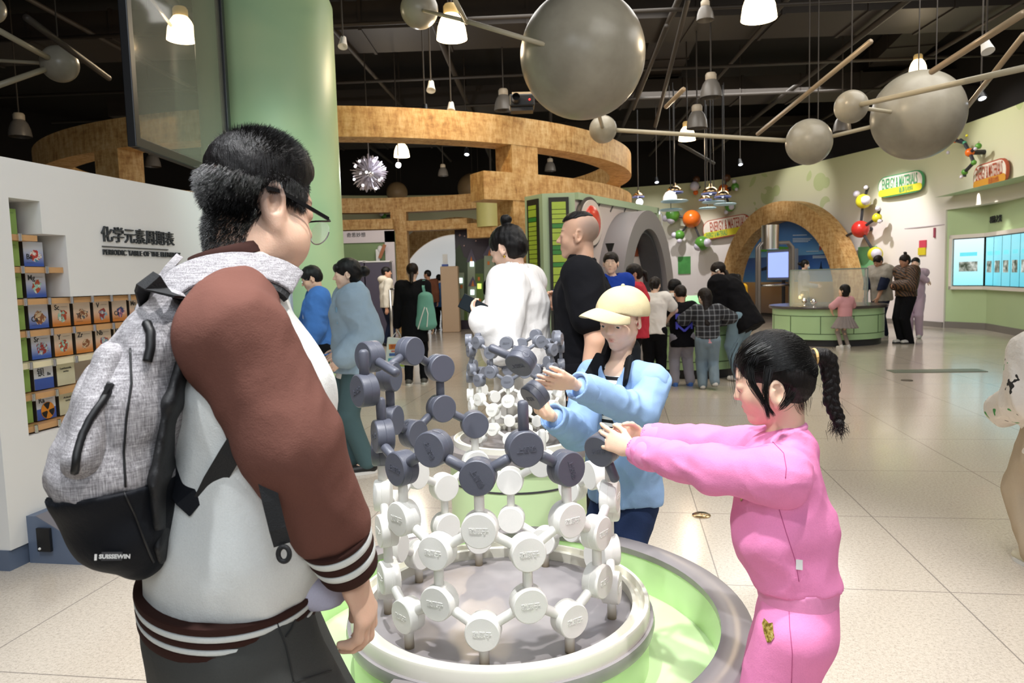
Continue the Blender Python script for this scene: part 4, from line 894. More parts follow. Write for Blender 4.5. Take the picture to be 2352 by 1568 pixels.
# ---- bell lamps
s=NT('lit_shade'); s.base('#fff2d8'); s.b.inputs['Emission Color'].default_value=(1,.78,.46,1); s.b.inputs['Emission Strength'].default_value=5.; M_lit=s.m
M_bellgrey=mat('grey_glass_shade','#6f6a64',.35,vary=.1); M_cap_=mat('lamp_cap','#b5a894',.45)
def bell(px,py,rpx,d,lit,lab,light=0):
    p=P(px,py,d); R=rpx/FPX*d; m=M_lit if lit else M_bellgrey     # p = middle of the shade's lower edge
    e=empty('bell_lamp',p,lab,'pendant lamp','bell shaped hall lamps')
    MB().lathe([(R,0),(R*.985,R*.18),(R*.9,R*.75),(R*.72,R*1.25),(R*.5,R*1.55),(R*.42,R*1.6),(R*.40,R*1.55),(R*.68,R*1.2),(R*.86,R*.72),(R*.94,R*.18),(R*.95,0)],p,32).build('shade',m,e,smooth=True)
    MB().lathe([(0,R*1.55),(R*.46,R*1.55),(R*.50,R*1.62),(R*.50,R*2.05),(R*.40,R*2.2),(0,R*2.25)],p,24).build('cap',M_cap_ if not lit else mat('lamp_cap_warm','#d9b878',.4,emit=.25),e,smooth=True,auto=.6)
    MB().tube([p+UZ*R*2.2,A([p[0],p[1],6.26])],.012,6).build('rod',M_pipe,e)
    if light:
        l=bpy.data.lights.new('bell_light','POINT'); l.energy=light; l.color=(1,.80,.55); l.shadow_soft_size=R*.6; o=bpy.data.objects.new('bell_light',l); COL.objects.link(o); o.location=p-UZ*R*.35
for a in [(418,92,33,9.5,1,'lit bell lamp behind the glass screen',45),(1038,90,35,8.6,1,'lit bell lamp left of the largest ball',45),(1743,44,40,7.5,1,'large lit bell lamp at the top edge, right of the largest ball',45),(1578,322,19,13.5,1,'small lit bell lamp between the two balls on the long rod',35),(923,360,18,15.5,1,'small lit bell lamp under the chipboard ring',30),(2108,168,19,12.5,1,'lit bell lamp just above the big ball on the right',35),
 (47,314,24,11,0,'unlit grey bell lamp over the left end of the ring',0),(352,383,17,15,0,'unlit grey bell lamp seen between post and glass screen',0),(1157,254,22,12.5,0,'unlit grey bell lamp above the chipboard ring',0),(1633,224,25,11,0,'unlit grey bell lamp high on the right of the largest ball',0),(1601,295,24,12,0,'dim grey bell lamp just above the small lit one',0),(1934,302,20,13,0,'unlit grey bell lamp between the two middle balls',0),(1018,404,12,18,0,'small unlit bell lamp inside the ring',0),(1264,393,13,18,0,'small unlit bell lamp in the gap right of the chipboard post',0),(1620,47,20,9,0,'pale capped lamp left of the large lit bell lamp',0)]: bell(*a)
# ---- small white spot heads and cameras
def spothead(px,py,d,lab,lit=False,tilt=(0,-.5,-1)):
    p=P(px,py,d); t=nrm(tilt); u=nrm(np.cross(t,[1,0,.1])); w=np.cross(t,u); e=empty('spot_head',p,lab,'spot lamp','small ceiling spots')
    MB().lathe([(0,-.07),(.035,-.07),(.045,0),(.06,.07),(.05,.07),(0,.055)],p,16,[u,w,t]).build('housing',M_white if not lit else M_black,e,smooth=True,auto=.6)
    if lit: MB().lathe([(0,.066),(.048,.068)],p,16,[u,w,t]).build('lens',mat('spot_lens','#e6f0ff',.2,emit=5.),e)
    MB().tube([p,(p[0],p[1],p[2]+.25),(p[0],p[1],6.26)],.01,6).build('stem',M_pipe,e)
for a in [(990,198,9.5,'white spot head hanging above the ring, left of the largest ball'),(1036,246,10,'white camera on a stalk on the ring beam'),(2265,105,7,'cream spot head at the far upper right'),(788,97,9,'white spot head at the right edge of the green column')]: spothead(*a)
for a in [(1072,348,14,'lit spot inside the ring opening',1),(1508,413,17,'lit spot over the wall behind the ring',1),(2253,216,9,'lit black spot over the overhang',1),(1700,372,16,'lit spot above the mural wall',1),(976,251,10,'lit flat spot just above the ring beam',1)]: spothead(a[0],a[1],a[2],a[3],True)
# bright star-like lamp and the crystal burst lamp under the ring
p=P(915,379,13.0); e=empty('bare_spot',p,'very bright bare spot lamp beside the crystal burst lamp','spot lamp'); MB().ball(p,.045,12,8).build('bulb',mat('star_bulb','#ffffff',.3,emit=60.),e,smooth=True); MB().tube([p+UZ*.05,A([p[0],p[1],6.2])],.01,6).build('rod',M_pipe,e)
l=bpy.data.lights.new('bare_light','POINT'); l.energy=60; l.color=(.93,.96,1); l.shadow_soft_size=.05; o=bpy.data.objects.new('bare_light',l); COL.objects.link(o); o.location=p-A([0,.1,.1])
p=P(848,398,12.8); e=empty('burst_lamp',p,'round burst lamp of clear crystal petals hanging from the chipboard ring','pendant lamp')
s=NT('crystal'); s.base('#d9d4de'); s.b.inputs['Roughness'].default_value=.12; s.b.inputs['Specular IOR Level'].default_value=1.; s.b.inputs['Metallic'].default_value=.35; g=MB(); R=43/FPX*12.8
for i in range(190):
    z=1-2*(i+.5)/190; t=i*2.39996; d=A([math.sqrt(1-z*z)*math.cos(t),math.sqrt(1-z*z)*math.sin(t),z]); u=nrm(np.cross(d,[.3,.2,.9])); w=np.cross(d,u); rr=R*rg.uniform(.86,1.05)
    a=p+d*R*.22; b=p+d*rr; ww=.020; g.add([a-u*.004,a+u*.004,b-d*.02+u*ww,b+w*.004,b-d*.02-u*ww],[(0,1,2,3,4)])
g.build('petals',s.m,e); MB().ball(p,R*.24,14,10).build('core',M_chrome,e,smooth=True)
MB().tube([p,(p[0],p[1],6.2)],.01,6).build('rod',M_pipe,e)
for i in range(14):
    z=1-2*(i+.5)/14; t=i*2.4+.5; d=A([math.sqrt(1-z*z)*math.cos(t),math.sqrt(1-z*z)*math.sin(t),z]); MB().ball(p+d*R*.86,.022,8,6).build('bulb',mat('burst_bulb','#fff8fb',.3,emit=4.),e,smooth=True)
# ---- big ball-and-rod models
s=NT('ball_shell'); v=s.coord(); s.base(s.ramp(s.noise(v,2.2,4),[(.35,'#8f897b'),(.65,'#a39d8e')])); s.b.inputs['Roughness'].default_value=.30; s.b.inputs['Specular IOR Level'].default_value=.35; M_ball=s.m; M_rodp=mat('ball_rod','#b0a790',.4)
BL=[(1338,127,145,6.9),(2108,265,101,9.2),(1858,326,51.5,9.9),(1955,245,37,8.6),(1385,297,31.5,10.5),(963,22,43,8.2),(137,147,40.5,7.6),(-22,20,32,7.2),(1085,432,34,22),(912,442,24,22)]
BN=['']*7+['cut off','far brown','far small brown']
BW=['']*7+['at the top left corner','behind the chipboard post','peeping over the rear ring beam']
bp=[]
big=empty('ball_model',P(1338,127,6.9),'long ball-and-rod model of large and small pale balls across the ceiling','ball model','ball and rod models under the ceiling')
lft=empty('ball_model',P(137,147,7.6),'small pale ball on three rods at the upper left','ball model','ball and rod models under the ceiling')
for i,(x,y,r,d) in enumerate(BL):
    p=P(x,y,d); R=r/FPX*d*(.985 if i<2 else 1); bp.append((p,R))
    e=big if i<6 else lft if i==6 else empty('hanging_ball',p,f'{BN[i]} hanging ball {BW[i]}','ball','single hanging balls')
    MB().ball(p,R,56 if i<4 else 36,32 if i<4 else 20).build('ball',M_ball if i<8 else mat('ball_brownish','#8f7654',.5),e,smooth=True)
    g=MB(); g.tube([p+UZ*R*.9,A([p[0],p[1],6.25])],.008,5); g.build('wire',M_pipe,e)
    if R>.3: MB().tube([p+UZ*R*.8+A([R*.4,0,0]),A([p[0]+R*.4,p[1],6.25])],.008,5).build('wire',M_pipe,e)
def rod(a,b,r,par=big): MB().tube([a,b],r,10).build('rod',M_rodp,par,smooth=True)
rod(bp[0][0]+nrm(P(1235,98,6.4)-bp[0][0])*bp[0][1]*.97,P(1060,45,6.6),.022); rod(P(1072,52,6.65),P(1040,-10,5.9),.02); rod(bp[4][0],bp[2][0],.03); rod(bp[2][0]+nrm(bp[1][0]-bp[2][0])*.1,bp[1][0],.026)
rod(bp[3][0],bp[1][0],.024); rod(bp[3][0],P(2380,150,6.2),.03); rod(bp[4][0],bp[0][0],.026); rod(bp[5][0],P(1060,45,6.6),.018)
rod(bp[6][0],P(-30,55,6.6),.028,lft); rod(bp[6][0],P(-30,205,7.0),.028,lft); rod(bp[6][0],P(-20,138,7.4),.018,lft)
e=MB().tube([P(345,-5,8.2),P(392,58,9.3)],.02,10).build('slanting_rod',M_rodp,None,smooth=True); thing(e,'pale slanting rod beside the bell lamp behind the glass screen','rod')
# projector-like boxes on the ring beam
for i,(px,py,d,lab) in enumerate([(1200,268,9.7,'projector with a red light on the ring beam'),(258,278,11.3,'projector with a red light on the left part of the ring beam')]):
    p=P(px,py,d); z=max(p[2],3.6+.09); e=empty('projector',(p[0],p[1]+.15,3.6),lab,'projector','projectors on the ring'); 
    g=MB().box((p[0],p[1]+.15,3.6+.13),(.34,.3,.16)); g.lathe([(.05,-.2),(.06,.0),(0,0)],(p[0]-.08,p[1]+.02,3.73),12,[A([1,0,0]),UZ,A([0,1,0])]); g.build('body',M_black,e,bevel=.02); MB().box((p[0],p[1]+.15,3.6+.225),(.26,.22,.03)).build('cover',mat('cover_beige','#b8a68c',.5),e); MB().box((p[0],p[1]+.15,3.6+.025),(.3,.2,.05)).build('foot',M_dk,e)
    MB().ball((p[0]+(.10 if i==0 else -.05),p[1]-.005,3.73),.012,8,6).build('red_light',mat('red_led','#ff2020',.3,emit=6.),e)
# ================================================================ MODEL TABLES
TC=A([-.0498,1.871]); TZ=.515
def annulus(name,c,prof,m,par=None,n=96,a0=0.,a1=None,auto=.5):
    return MB().lathe(prof,(c[0],c[1],0),n,a0=a0,a1=a1).build(name,m,par,smooth=True,auto=auto)
M_disc=NT('grey_table_disc'); v=M_disc.coord(); M_disc.base(M_disc.ramp(M_disc.noise(v,5,3),[(.35,'#8d888a'),(.65,'#a09b9b')])); M_disc.b.inputs['Roughness'].default_value=.27; M_disc.b.inputs['Specular IOR Level'].default_value=.45; M_disc=M_disc.m
M_ring=mat('ivory_ring','#e6e3d4',.4,vary=.03,vscale=6); M_lime=mat('lime_green_laminate','#cde6b2',.35,vary=.05,vscale=3); M_rim=mat('grey_rim','#8a8484',.27,vary=.06,vscale=3); M_rimside=mat('purple_grey_edge','#5c5058',.35)
tb=empty('model_table',(TC[0],TC[1],0),'big round grey and lime table with a sunken trough, nearest the camera','table')
rD=.398; 
annulus('drum',TC,[(.385,0),(.385,TZ-.03),(0,TZ-.03)],M_lime,tb)
annulus('top_disc',TC,[(rD,TZ-.03),(rD+.003,TZ-.015),(rD,TZ),(0,TZ)],M_disc,tb)
annulus('ivory_ring',TC,[(.345,TZ),(.345,TZ+.028),(.352,TZ+.032),(.358,TZ+.026),(.362,TZ+.018),(.372,TZ+.018),(.376,TZ+.036),(.386,TZ+.036),(.389,TZ+.030),(.389,TZ)],M_ring,tb)
annulus('trough_floor',TC,[(.38,.385),(.60,.385)],M_lime,tb)
annulus('trough_wall',TC,[(.565,.38),(.565,TZ-.02)],M_lime,tb)
annulus('outer_wall',TC,[(.59,.0),(.618,.36),(.618,TZ-.05)],M_lime,tb)
annulus('rim',TC,[(.562,TZ-.02),(.562,TZ-.002),(.566,TZ),(.630,TZ),(.641,TZ-.006),(.643,TZ-.02),(.641,TZ-.05),(.61,TZ-.055)],M_rim,tb)
annulus('edge',TC,[(.639,TZ-.05),(.628,TZ-.11),(.61,TZ-.115)],M_rimside,tb)
g=MB(); 
for a in (-.30,):
    d=A([math.sin(a),-math.cos(a),0]); u=A([-d[1],d[0],0]); g.box(A([TC[0],TC[1],TZ-.012])+d*.49,(.20,.24,.022),[d,u,UZ])
g.build('bridge',M_rim,tb); g=MB(); d=A([math.sin(-.3),-math.cos(-.3),0]); u=A([-d[1],d[0],0]); g.box(A([TC[0],TC[1],.43])+d*.48,(.19,.20,.14),[d,u,UZ]); g.build('bridge_support',M_lime,tb)
# second, smaller table
T2=A([.012,3.30]); Z2=.640
t2=empty('model_table',(T2[0],T2[1],0),'smaller round green table behind, carrying the complete model','table')
annulus('drum',T2,[(.31,.1),(.31,Z2-.04),(0,Z2-.04)],M_lime,t2); annulus('plinth',T2,[(.285,0),(.285,.1)],M_dk,t2)
annulus('top_disc',T2,[(.30,Z2-.04),(.342,Z2-.04),(.345,Z2-.02),(.342,Z2),(0,Z2)],M_rim,t2)
annulus('groove',T2,[(.311,Z2-.16),(.3125,Z2-.16),(.3125,Z2-.152),(.311,Z2-.152)],mat('groove_dark','#3f3d42',.5),t2)
annulus('ivory_ring',T2,[(.262,Z2),(.262,Z2+.022),(.268,Z2+.022),(.272,Z2+.012),(.280,Z2+.012),(.284,Z2+.026),(.291,Z2+.024),(.291,Z2)],M_ring,t2)
# ================================================================ ATOMS
def plastic(name,c,rough,wear=None):
    s=NT(name); v=s.coord(); k=s.noise(v,45,4); s.base(s.mix(s.math('MULTIPLY',k,.10),c,wear or c)); s.b.inputs['Roughness'].default_value=rough; s.bump(s.noise(v,700,2),.0003); return s.m
M_wa=plastic('white_atom','#f1f0ea',.42,'#d5cfc0'); M_da=plastic('charcoal_atom','#575a66',.36,'#66656c'); M_hole=mat('socket_black','#0a0a0c',.7)
def atom_mesh(name,R,T,txt,rot=0.,hole=None,tilt=0.):
    """a disc facing -Y in its own frame (Z up), lettering on the face, optional socket hole in the rim"""
    g=MB(); ax=[A([1,0,0]),A([0,0,1.]),A([0,-1.,0])]
    g.lathe([(0,-T/2),(R*.93,-T/2),(R*.985,-T/2+R*.05),(R,-T/2+R*.11),(R,-.0008),(R-.0007,0),(R,.0008),(R,T/2-R*.11),(R*.985,T/2-R*.05),(R*.93,T/2),(0,T/2)],(0,0,0),40,ax)
    if txt:
        V,F=text_mesh(txt,R*.36,.0008,.0002); c,s_=math.cos(rot),math.sin(rot)
        g.add([(x*c-y*s_,-T/2-.0004-z,x*s_+y*c) for x,y,z in V],F)
    if hole is not None:
        g.m=1; d=A([math.sin(hole),0,math.cos(hole)]); u=A([math.cos(hole),0,-math.sin(hole)]); q=A([0,1.,0]); r=R*.27
        V=[]; n=20
        for i in range(n):
            a=2*PI*i/n; e=u*math.cos(a)*r+q*math.sin(a)*r; x=e@u; h=math.sqrt(R*R-x*x); V.append(d*(h+.0006)+e)
        V.append(d*(R*.97)); g.add(V,[(i,(i+1)%n,n) for i in range(n)])
    me=tomesh(name,g.V,g.F,True,g.mi,.55); me.materials.append(None); 
    return me
def setm(me,*ms):
    me.materials.clear(); [me.materials.append(m) for m in ms]; return me
def place(o,p,t,par=None,roll=0.,pit=0.):
    o.matrix_world=Matrix.Translation(Vector(p))@Matrix.Rotation(t,4,'Z')@Matrix.Rotation(pit,4,'X')@Matrix.Rotation(roll,4,'Y')
    return o
def child(name,me,par,M):
    o=bpy.data.objects.new(name,me); COL.objects.link(o); o.parent=par
    o.matrix_parent_inverse=Matrix.LocRotScale(par.location,par.rotation_euler,None).inverted() if par.parent is None else Matrix.Identity(4)
    o.matrix_basis=M; return o
def bondmesh(name,r,L): # along +Z from 0 to L, rounded far end
    return tomesh(name,*(lambda g:(g.V,g.F))(MB().lathe([(0,0),(r,0),(r,L-r*.7),(r*.85,L-r*.3),(r*.5,L-r*.05),(0,L)],(0,0,0),18)))
def alongM(a,b):
    d=Vector(b)-Vector(a); return Matrix.Translation(Vector(a))@d.to_track_quat('Z','Y').to_matrix().to_4x4()
class Tube:
    def __init__(s,c,R,z0,a,h,n,t0): s.c,s.R,s.z0,s.a,s.h,s.n,s.t0=c,R,z0,a,h,n,t0
    def ang(s,k): return s.t0+k*PI/s.n
    def z(s,row): a,h=s.a,s.h; return s.z0+[0,h,h+a,2*h+a,2*h+2*a,3*h+2*a,3*h+3*a,4*h+3*a][row]
    def pos(s,row,k): t=s.ang(k); return A([s.c[0]+s.R*math.sin(t),s.c[1]-s.R*math.cos(t),s.z(row)])
T1=Tube(TC,.2953,.5961,.1182,.0585,9,-.111)
AR=.0405; AT=.043; BR=.0115
me_wa=setm(atom_mesh('white_atom',AR,AT,'碳原子'),M_wa); me_wp=setm(atom_mesh('white_atom_plain',AR,AT,None),M_wa)
me_bd=setm(bondmesh('white_bond',BR,T1.a),M_wa); me_ft=setm(bondmesh('white_foot',BR,T1.z0-TZ),M_wa)
def foot_ramp(name):  # brownish at the lower end, fading to off-white by mid height
    s=NT(name); tc=s.n('ShaderNodeTexCoord'); sx=s.n('ShaderNodeSeparateXYZ'); s.l(tc.outputs['Generated'],sx.inputs[0]); s.base(s.ramp(sx.outputs[2],[(.0,'#a39478'),(.30,'#d8d2c2'),(.5,'#efeee8')])); s.b.inputs['Roughness'].default_value=.45; return s.m
me_ft=setm(bondmesh('white_foot',BR,T1.z0-TZ),foot_ramp('foot_graded'))
mo=empty('carbon_lattice',(TC[0],TC[1],TZ),'white plastic lattice of round carbon atoms fixed on the nearest grey table disc','molecule model')
PN=T1.a*.86
me_pin=setm(bondmesh('white_pin',BR,PN),M_wa)
dark4=[-8,-6,-4,-2,0,2]
for row in range(4):
    par=[0,1,1,0][row]
    for k in range(-9,9):
        if k%2!=par: continue
        p=T1.pos(row,k); child('atom',me_wa,mo,Matrix.Translation(Vector(p))@Matrix.Rotation(T1.ang(k),4,'Z'))
        if row in(0,2) and 1:
            q=[1,3][row//2]
            for dk in (-1,1): child('bond',me_bd,mo,alongM(p,T1.pos(q,k+dk)))
        if row==0: child('foot',me_ft,mo,alongM((p[0],p[1],TZ),p))
        if row==1: child('bond',me_bd,mo,alongM(p,T1.pos(2,k)))
        if row==3: child('pin',me_pin,mo,alongM(p,p+UZ))
# loose charcoal atoms plugged on top: each one lifts off
def reading(k): 
    return {-9:'at the back centre',-8:'at the back',-7:'at the back left of centre',-6:'at the rear left',-5:'on the left side towards the back',-4:'on the left side',-3:'at the left edge',-2:'at the front left',-1:'front, left of centre',0:'front centre, with crooked lettering',1:'front, right of centre',2:'at the front right'}[k]
LEV={4:'in the lowest dark row',5:'in the second dark row',6:'in the third dark row',7:'in the top dark row'}
def dark_atom(p,t,lab,rot=0.,hole=None,pins=(),pit=0.,roll=0.,txt='上智验'):
    e=empty('dark_atom',p,lab,'model atom','loose charcoal atoms')
    e.matrix_world=Matrix.Translation(Vector(p))@Matrix.Rotation(t,4,'Z')@Matrix.Rotation(pit,4,'X')@Matrix.Rotation(roll,4,'Y')
    me=setm(atom_mesh('dark_disc',AR,AT,txt,rot,hole),M_da,M_hole); o=bpy.data.objects.new('disc',me); COL.objects.link(o); o.parent=e
    for q,L in pins:   # pins in the disc plane at angle q (0 = up, clockwise positive)
        m=setm(bondmesh('dark_pin',BR*1.06,L),M_da); o=bpy.data.objects.new('pin',m); COL.objects.link(o); o.parent=e
        d=A([math.sin(q),0,math.cos(q)]); o.matrix_basis=alongM((0,0,0),d)
    return e
DROT={(4,0):-1.05,(4,2):-1.3,(5,-1):-1.15,(5,1):.03,(4,-2):-.15}
for row,ks in ((4,dark4),(5,(-7,-5,-3,-1,1)),(6,(-7,-5)),(7,(-6,))):
    for k in ks:
        if row in (6,7) and k==-3: continue
        pins=[]; p=T1.pos(row,k); s6=T1.a
        if row==4: pins=[(q,s6*.70) for q in ((-1.053,) if (k-1) in (-7,-5,-3,-1,1) and k not in() else ())+((1.053,) if (k+1) in (-7,-5,-3,-1,1) else ())]
        if row==5 and k in(-7,-5): pins=[(0,s6*.8)]
        if row==5 and k==-3: pins=[(-.12,s6*.8)]
        if row==5 and k==1: pins=[(0,AR+.066)]
        if row==7: pins=[(1.95,s6*.70),(-2.1,s6*.70)]
        if row==4 and k==2: pins=[(-1.053,s6*.70)]
        lab=f'charcoal atom disc {LEV[row]}, {reading(k)}' 
        if row==5 and k==1: lab='charcoal atom disc with an upright peg, front right of centre'
        if row==5 and k==-1: lab='charcoal atom disc with an open socket on top, front left of centre'
        dark_atom(p,T1.ang(k),lab,DROT.get((row,k),(k*1.7)%1.2-.6),{(5,-1):.25}.get((row,k)),pins)
# two that lean outwards on the left
p=P(838,896,T1.pos(6,-3)@FW+.0-CAM@FW); dark_atom(p,T1.ang(-3)+.25,'charcoal atom disc with a round socket facing left, leaning out at the left edge',.3,-.95,[(.15,.1)],0,-.12)
p=P(850,819,T1.pos(7,-4)@FW-CAM@FW); dark_atom(p,T1.ang(-4)+.72,'charcoal atom disc leaning at the top left corner of the stack',.2,None,[(1.75,.12)],0,.12)
# complete smaller model on the second table
SC2=.705; N2=Tube(T2,.2953*SC2,Z2+.052,.1182*SC2,.0585*SC2,9,-.17)
m2=empty('carbon_model',(T2[0],T2[1],Z2),'complete smaller model on the second table, grey atoms above white ones','molecule model')
ar=AR*SC2; a_w=setm(atom_mesh('small_white_atom',ar,AT*SC2,'碳原子'),M_wa); a_d=setm(atom_mesh('small_grey_atom',ar,AT*SC2,'碳原子'),plastic('grey_atom','#767983',.25,'#84848a'))
b_w=setm(bondmesh('small_white_bond',BR*SC2,N2.a),M_wa); b_d=setm(bondmesh('small_grey_bond',BR*SC2,N2.a),a_d.materials[0]); f_w=setm(bondmesh('small_foot',BR*SC2,.052),M_wa)
for row in range(8):
    par=[0,1,1,0,0,1,1,0][row]
    for k in range(-9,9):
        if k%2!=par: continue
        p=N2.pos(row,k); dk=row>=4
        child('grey_atom' if dk else 'white_atom',a_d if dk else a_w,m2,Matrix.Translation(Vector(p))@Matrix.Rotation(N2.ang(k),4,'Z'))
        if row%2==0:
            for q in (-1,1): child('grey_bond' if dk else 'white_bond',b_d if dk else b_w,m2,alongM(p,N2.pos(row+1,k+q)))
        if row==0: child('foot',f_w,m2,alongM((p[0],p[1],Z2),p))
        if row in(1,3,5): child('grey_bond' if row>3 else 'white_bond',b_d if row>3 else b_w,m2,alongM(p,N2.pos(row+1,k)))
# ================================================================ PEOPLE: shared builders
def skinmat():
    s=NT('skin'); at=s.n('ShaderNodeAttribute',attribute_name='Col'); v=s.coord(); n=s.noise(v,30,4)
    s.base(s.mix(s.math('MULTIPLY',n,.12),at.outputs['Color'],'#c98d74')); s.b.inputs['Roughness'].default_value=.52; s.b.inputs['Specular IOR Level'].default_value=.35
    s.b.inputs['Subsurface Weight'].default_value=.12; s.b.inputs['Subsurface Radius'].default_value=(.012,.004,.002); s.b.inputs['Subsurface Scale'].default_value=.5
    s.bump(s.noise(v,380,3),.0006,.5); return s.m
M_skin=skinmat()
def hairmat(name,c,streak,rough=.42):
    s=NT(name); v=s.coord('Object',scale=(1,1,.12)); n=s.noise(v,160,4,.7); s.base(s.mix(n,c,streak)); s.b.inputs['Roughness'].default_value=rough; s.b.inputs['Specular IOR Level'].default_value=.28
    s.bump(n,.004,.8); return s.m
M_hair=hairmat('black_hair','#060505','#141010'); M_hairb=hairmat('brown_black_hair','#0c0807','#22160f')
SK={'m':A(lin('#ddb196')),'f':A(lin('#ecc9b2')),'c':A(lin('#f0cbb0')),'t':A(lin('#cf9d80'))}
def hmap(c,ax,s): return lambda x,y,z: A(c)+s*(x*ax[0]+y*ax[1]+z*ax[2])
def axes(f,pitch=0.,tilt=0.):
    """head axes from a facing direction on the plan, nodding down by pitch, leaning to its right by tilt"""
    f=nrm([f[0],f[1],0]); r=A([f[1],-f[0],0]); u=UZ
    f2=f*math.cos(pitch)-u*math.sin(pitch); u2=u*math.cos(pitch)+f*math.sin(pitch)
    r3=r*math.cos(tilt)-u2*math.sin(tilt); u3=u2*math.cos(tilt)+r*math.sin(tilt); return A([r3,f2,u3])
def add_head(S,c,ax,s,kind='m',fine=False,ears=True,ez=0.):
    h=hmap(c,ax,s); X=ax; ch=kind=='c'
    S.el(h(0,-.06,.13),A([.335,.415,.37])*s,X,.01*s)
    S.el(h(0,.09,-.12),A([.275 if not ch else .285,.295,.375])*s,X,.10*s)
    for q in (-1,1):
        S.ec(h(q*.20,.0,-.25),h(q*.06,.25,-.43),.085*s,.07*s,.10*s)
        S.el(h(q*.15,.235,-.16),A([.12,.11,.13])*s*(1.06 if ch else 1),X,.08*s)     # cheeks
    S.el(h(0,.30,-.425),A([.085,.07,.07])*s,X,.07*s)                                  # chin
    S.ec(h(-.15,.30,.085),h(.15,.30,.085),.055*s,k=.06*s)                            # brow
    nl=.42 if ch else .455
    S.ec(h(0,.355,.03),h(0,nl,-.13),.030*s,.045*s,.05*s)                             # nose
    for q in (-1,1): S.el(h(q*.052,nl-.055,-.15),A([.036,.045,.034])*s,X,.025*s)
    S.el(h(0,nl+.004,-.135),A([.044,.038,.038])*s,X,.02*s)
    for q in (-1,1): S.el(h(q*.145,.425,-.005),A([.085,.075,.05])*s,X,.07*s,'-')     # eye sockets
    for q in (-1,1):
        S.el(h(q*.145,.315,-.008),A([.082,.075,.068])*s,X,.02*s)                     # lids
        if fine: S.el(h(q*.150,.392,-.030),A([.062,.030,.0085])*s,X,.006*s,'-')
    S.el(h(0,.318,-.28),A([.125,.066,.09])*s,X,.06*s)
    if fine:
        S.ec(h(-.075,.358,-.266),h(.075,.358,-.266),.022*s,k=.018*s).el(h(0,.386,-.262),A([.05,.024,.018])*s,X,.012*s); S.ec(h(-.050,.366,-.312),h(.050,.366,-.312),.028*s,k=.016*s)
        S.ec(h(-.10,.372,-.289),h(.10,.372,-.289),.008*s,k=.010*s,op='-').ec(h(0,.395,-.289),h(0,.40,-.289),.012*s,k=.01*s,op='-')
        for q in (-1,1): S.el(h(q*.028,nl-.01,-.185),A([.016,.02,.012])*s,X,.01*s,'-')
    else: S.ec(h(-.06,.355,-.285),h(.06,.355,-.285),.032*s,k=.02*s)
    if ears:
        for q in (-1,1):
            en=nrm(X[0]*q*.90-X[1]*.42); eu=nrm(X[2]-X[1]*.16); ef=np.cross(eu,en); E=A([en,ef,eu]); c0=h(q*.325,-.05,-.035+ez)
            S.el(c0+en*.020*s,A([.034,.098,.160])*s,E,.022*s)
            S.el(c0+en*.050*s+ef*.018*s*(1 if q>0 else 1)-eu*.012*s,A([.040,.052,.092])*s,E,.010*s,'-')
            S.el(c0+en*.030*s+eu*.075*s+ef*.0*s,A([.022,.05,.03])*s,E,.008*s,'-')
            S.el(c0+en*.012*s-eu*.135*s+X[1]*.02*s,A([.028,.04,.042])*s,E,.02*s); S.el(h(q*.325,.035,-.05+ez),A([.022,.026,.045])*s,X,.012*s)
def head_color(skin,c,ax,s,lips=True,brow=True,extra=(),blush=.0,browz=.095):
    c=A(c); 
    def f(V):
        q=((V-c)@ax.T)/s; C=np.tile(skin,(len(V),1)).astype(float)
        def paint(ctr,r,col,soft=.35,amt=1.):
            nonlocal C
            d=np.sqrt((((q-A(ctr))/A(r))**2).sum(1)); w=np.clip((1-d)/soft,0,1)[:,None]*amt; C=C*(1-w)+A(col)*w
        if blush:
            for k in (-1,1): paint((k*.17,.30,-.17),(.13,.16,.13),skin*A([1.03,.72,.68]),.9,blush)
        if lips:
            paint((0,.40,-.268),(.085,.09,.026),skin*A([.82,.48,.46]),.5,.8); paint((0,.395,-.308),(.07,.09,.032),skin*A([.86,.5,.48]),.5,.8)
        if brow:
            for k in (-1,1): paint((k*.15,.33,browz),(.095,.14,.026),A([.02,.015,.012]),.6,.85)
        for e in extra: paint(*e)
        return C
    return f
def add_hand(S,w,d,n,L,side=1,curl=(.5,.5,.5,.5),spread=.10,thumb=(.6,.35,.3),k=.004,fr=None,thick=1.):
    """w wrist, d direction of the fingers, n palm normal (out of the palm), side +1: thumb towards d x n"""
    d=nrm(d); n=nrm(A(n)-d*(A(n)@d)); t=np.cross(d,n)*side; w=A(w,dtype=float); fr=fr or .047*L
    S.ec(w,w+d*.20*L,(.15*L,.115*L),(.19*L,.095*L),k*2,right=t)
    S.ec(w+d*.16*L,w+d*.48*L,(.19*L,.085*L*thick),(.205*L,.07*L*thick),k*2,right=t)
    lens=(.40,.45,.415,.325); offs=(.155,.052,-.052,-.150)
    for i in range(4):
        b=w+d*(.50-.03*abs(i-1.2))*L+t*offs[i]*L; a=curl[i]*.55; dd=nrm(d+t*spread*(1.5-i)*.5); p=b; ln=lens[i]*L
        for j,fr_ in enumerate((.46,.30,.24)):
            dj=dd*math.cos(a)+n*math.sin(a); q=p+dj*ln*fr_; S.ec(p,q,fr*(1.02-.08*j),fr*(.95-.09*j),k); p=q; a+=curl[i]*(1.0 if j==0 else .75)
    a1,a2,a3=thumb   # out angle, towards palm, bend
    b=w+d*.12*L+t*.13*L; e=nrm(d*math.cos(a1)+t*math.sin(a1)+n*a2); p=b+e*.27*L; S.ec(b,p,fr*1.35,fr*1.15,k*2.)
    e2=nrm(e+d*.25*0-t*a3*.9+n*a3*.4+d*a3*.6); q=p+e2*.18*L; S.ec(p,q,fr*1.1,fr*1.0,k); e3=nrm(e2-t*a3*.5+d*a3*.3); S.ec(q,q+e3*.13*L,fr*1.0,fr*.82,k)
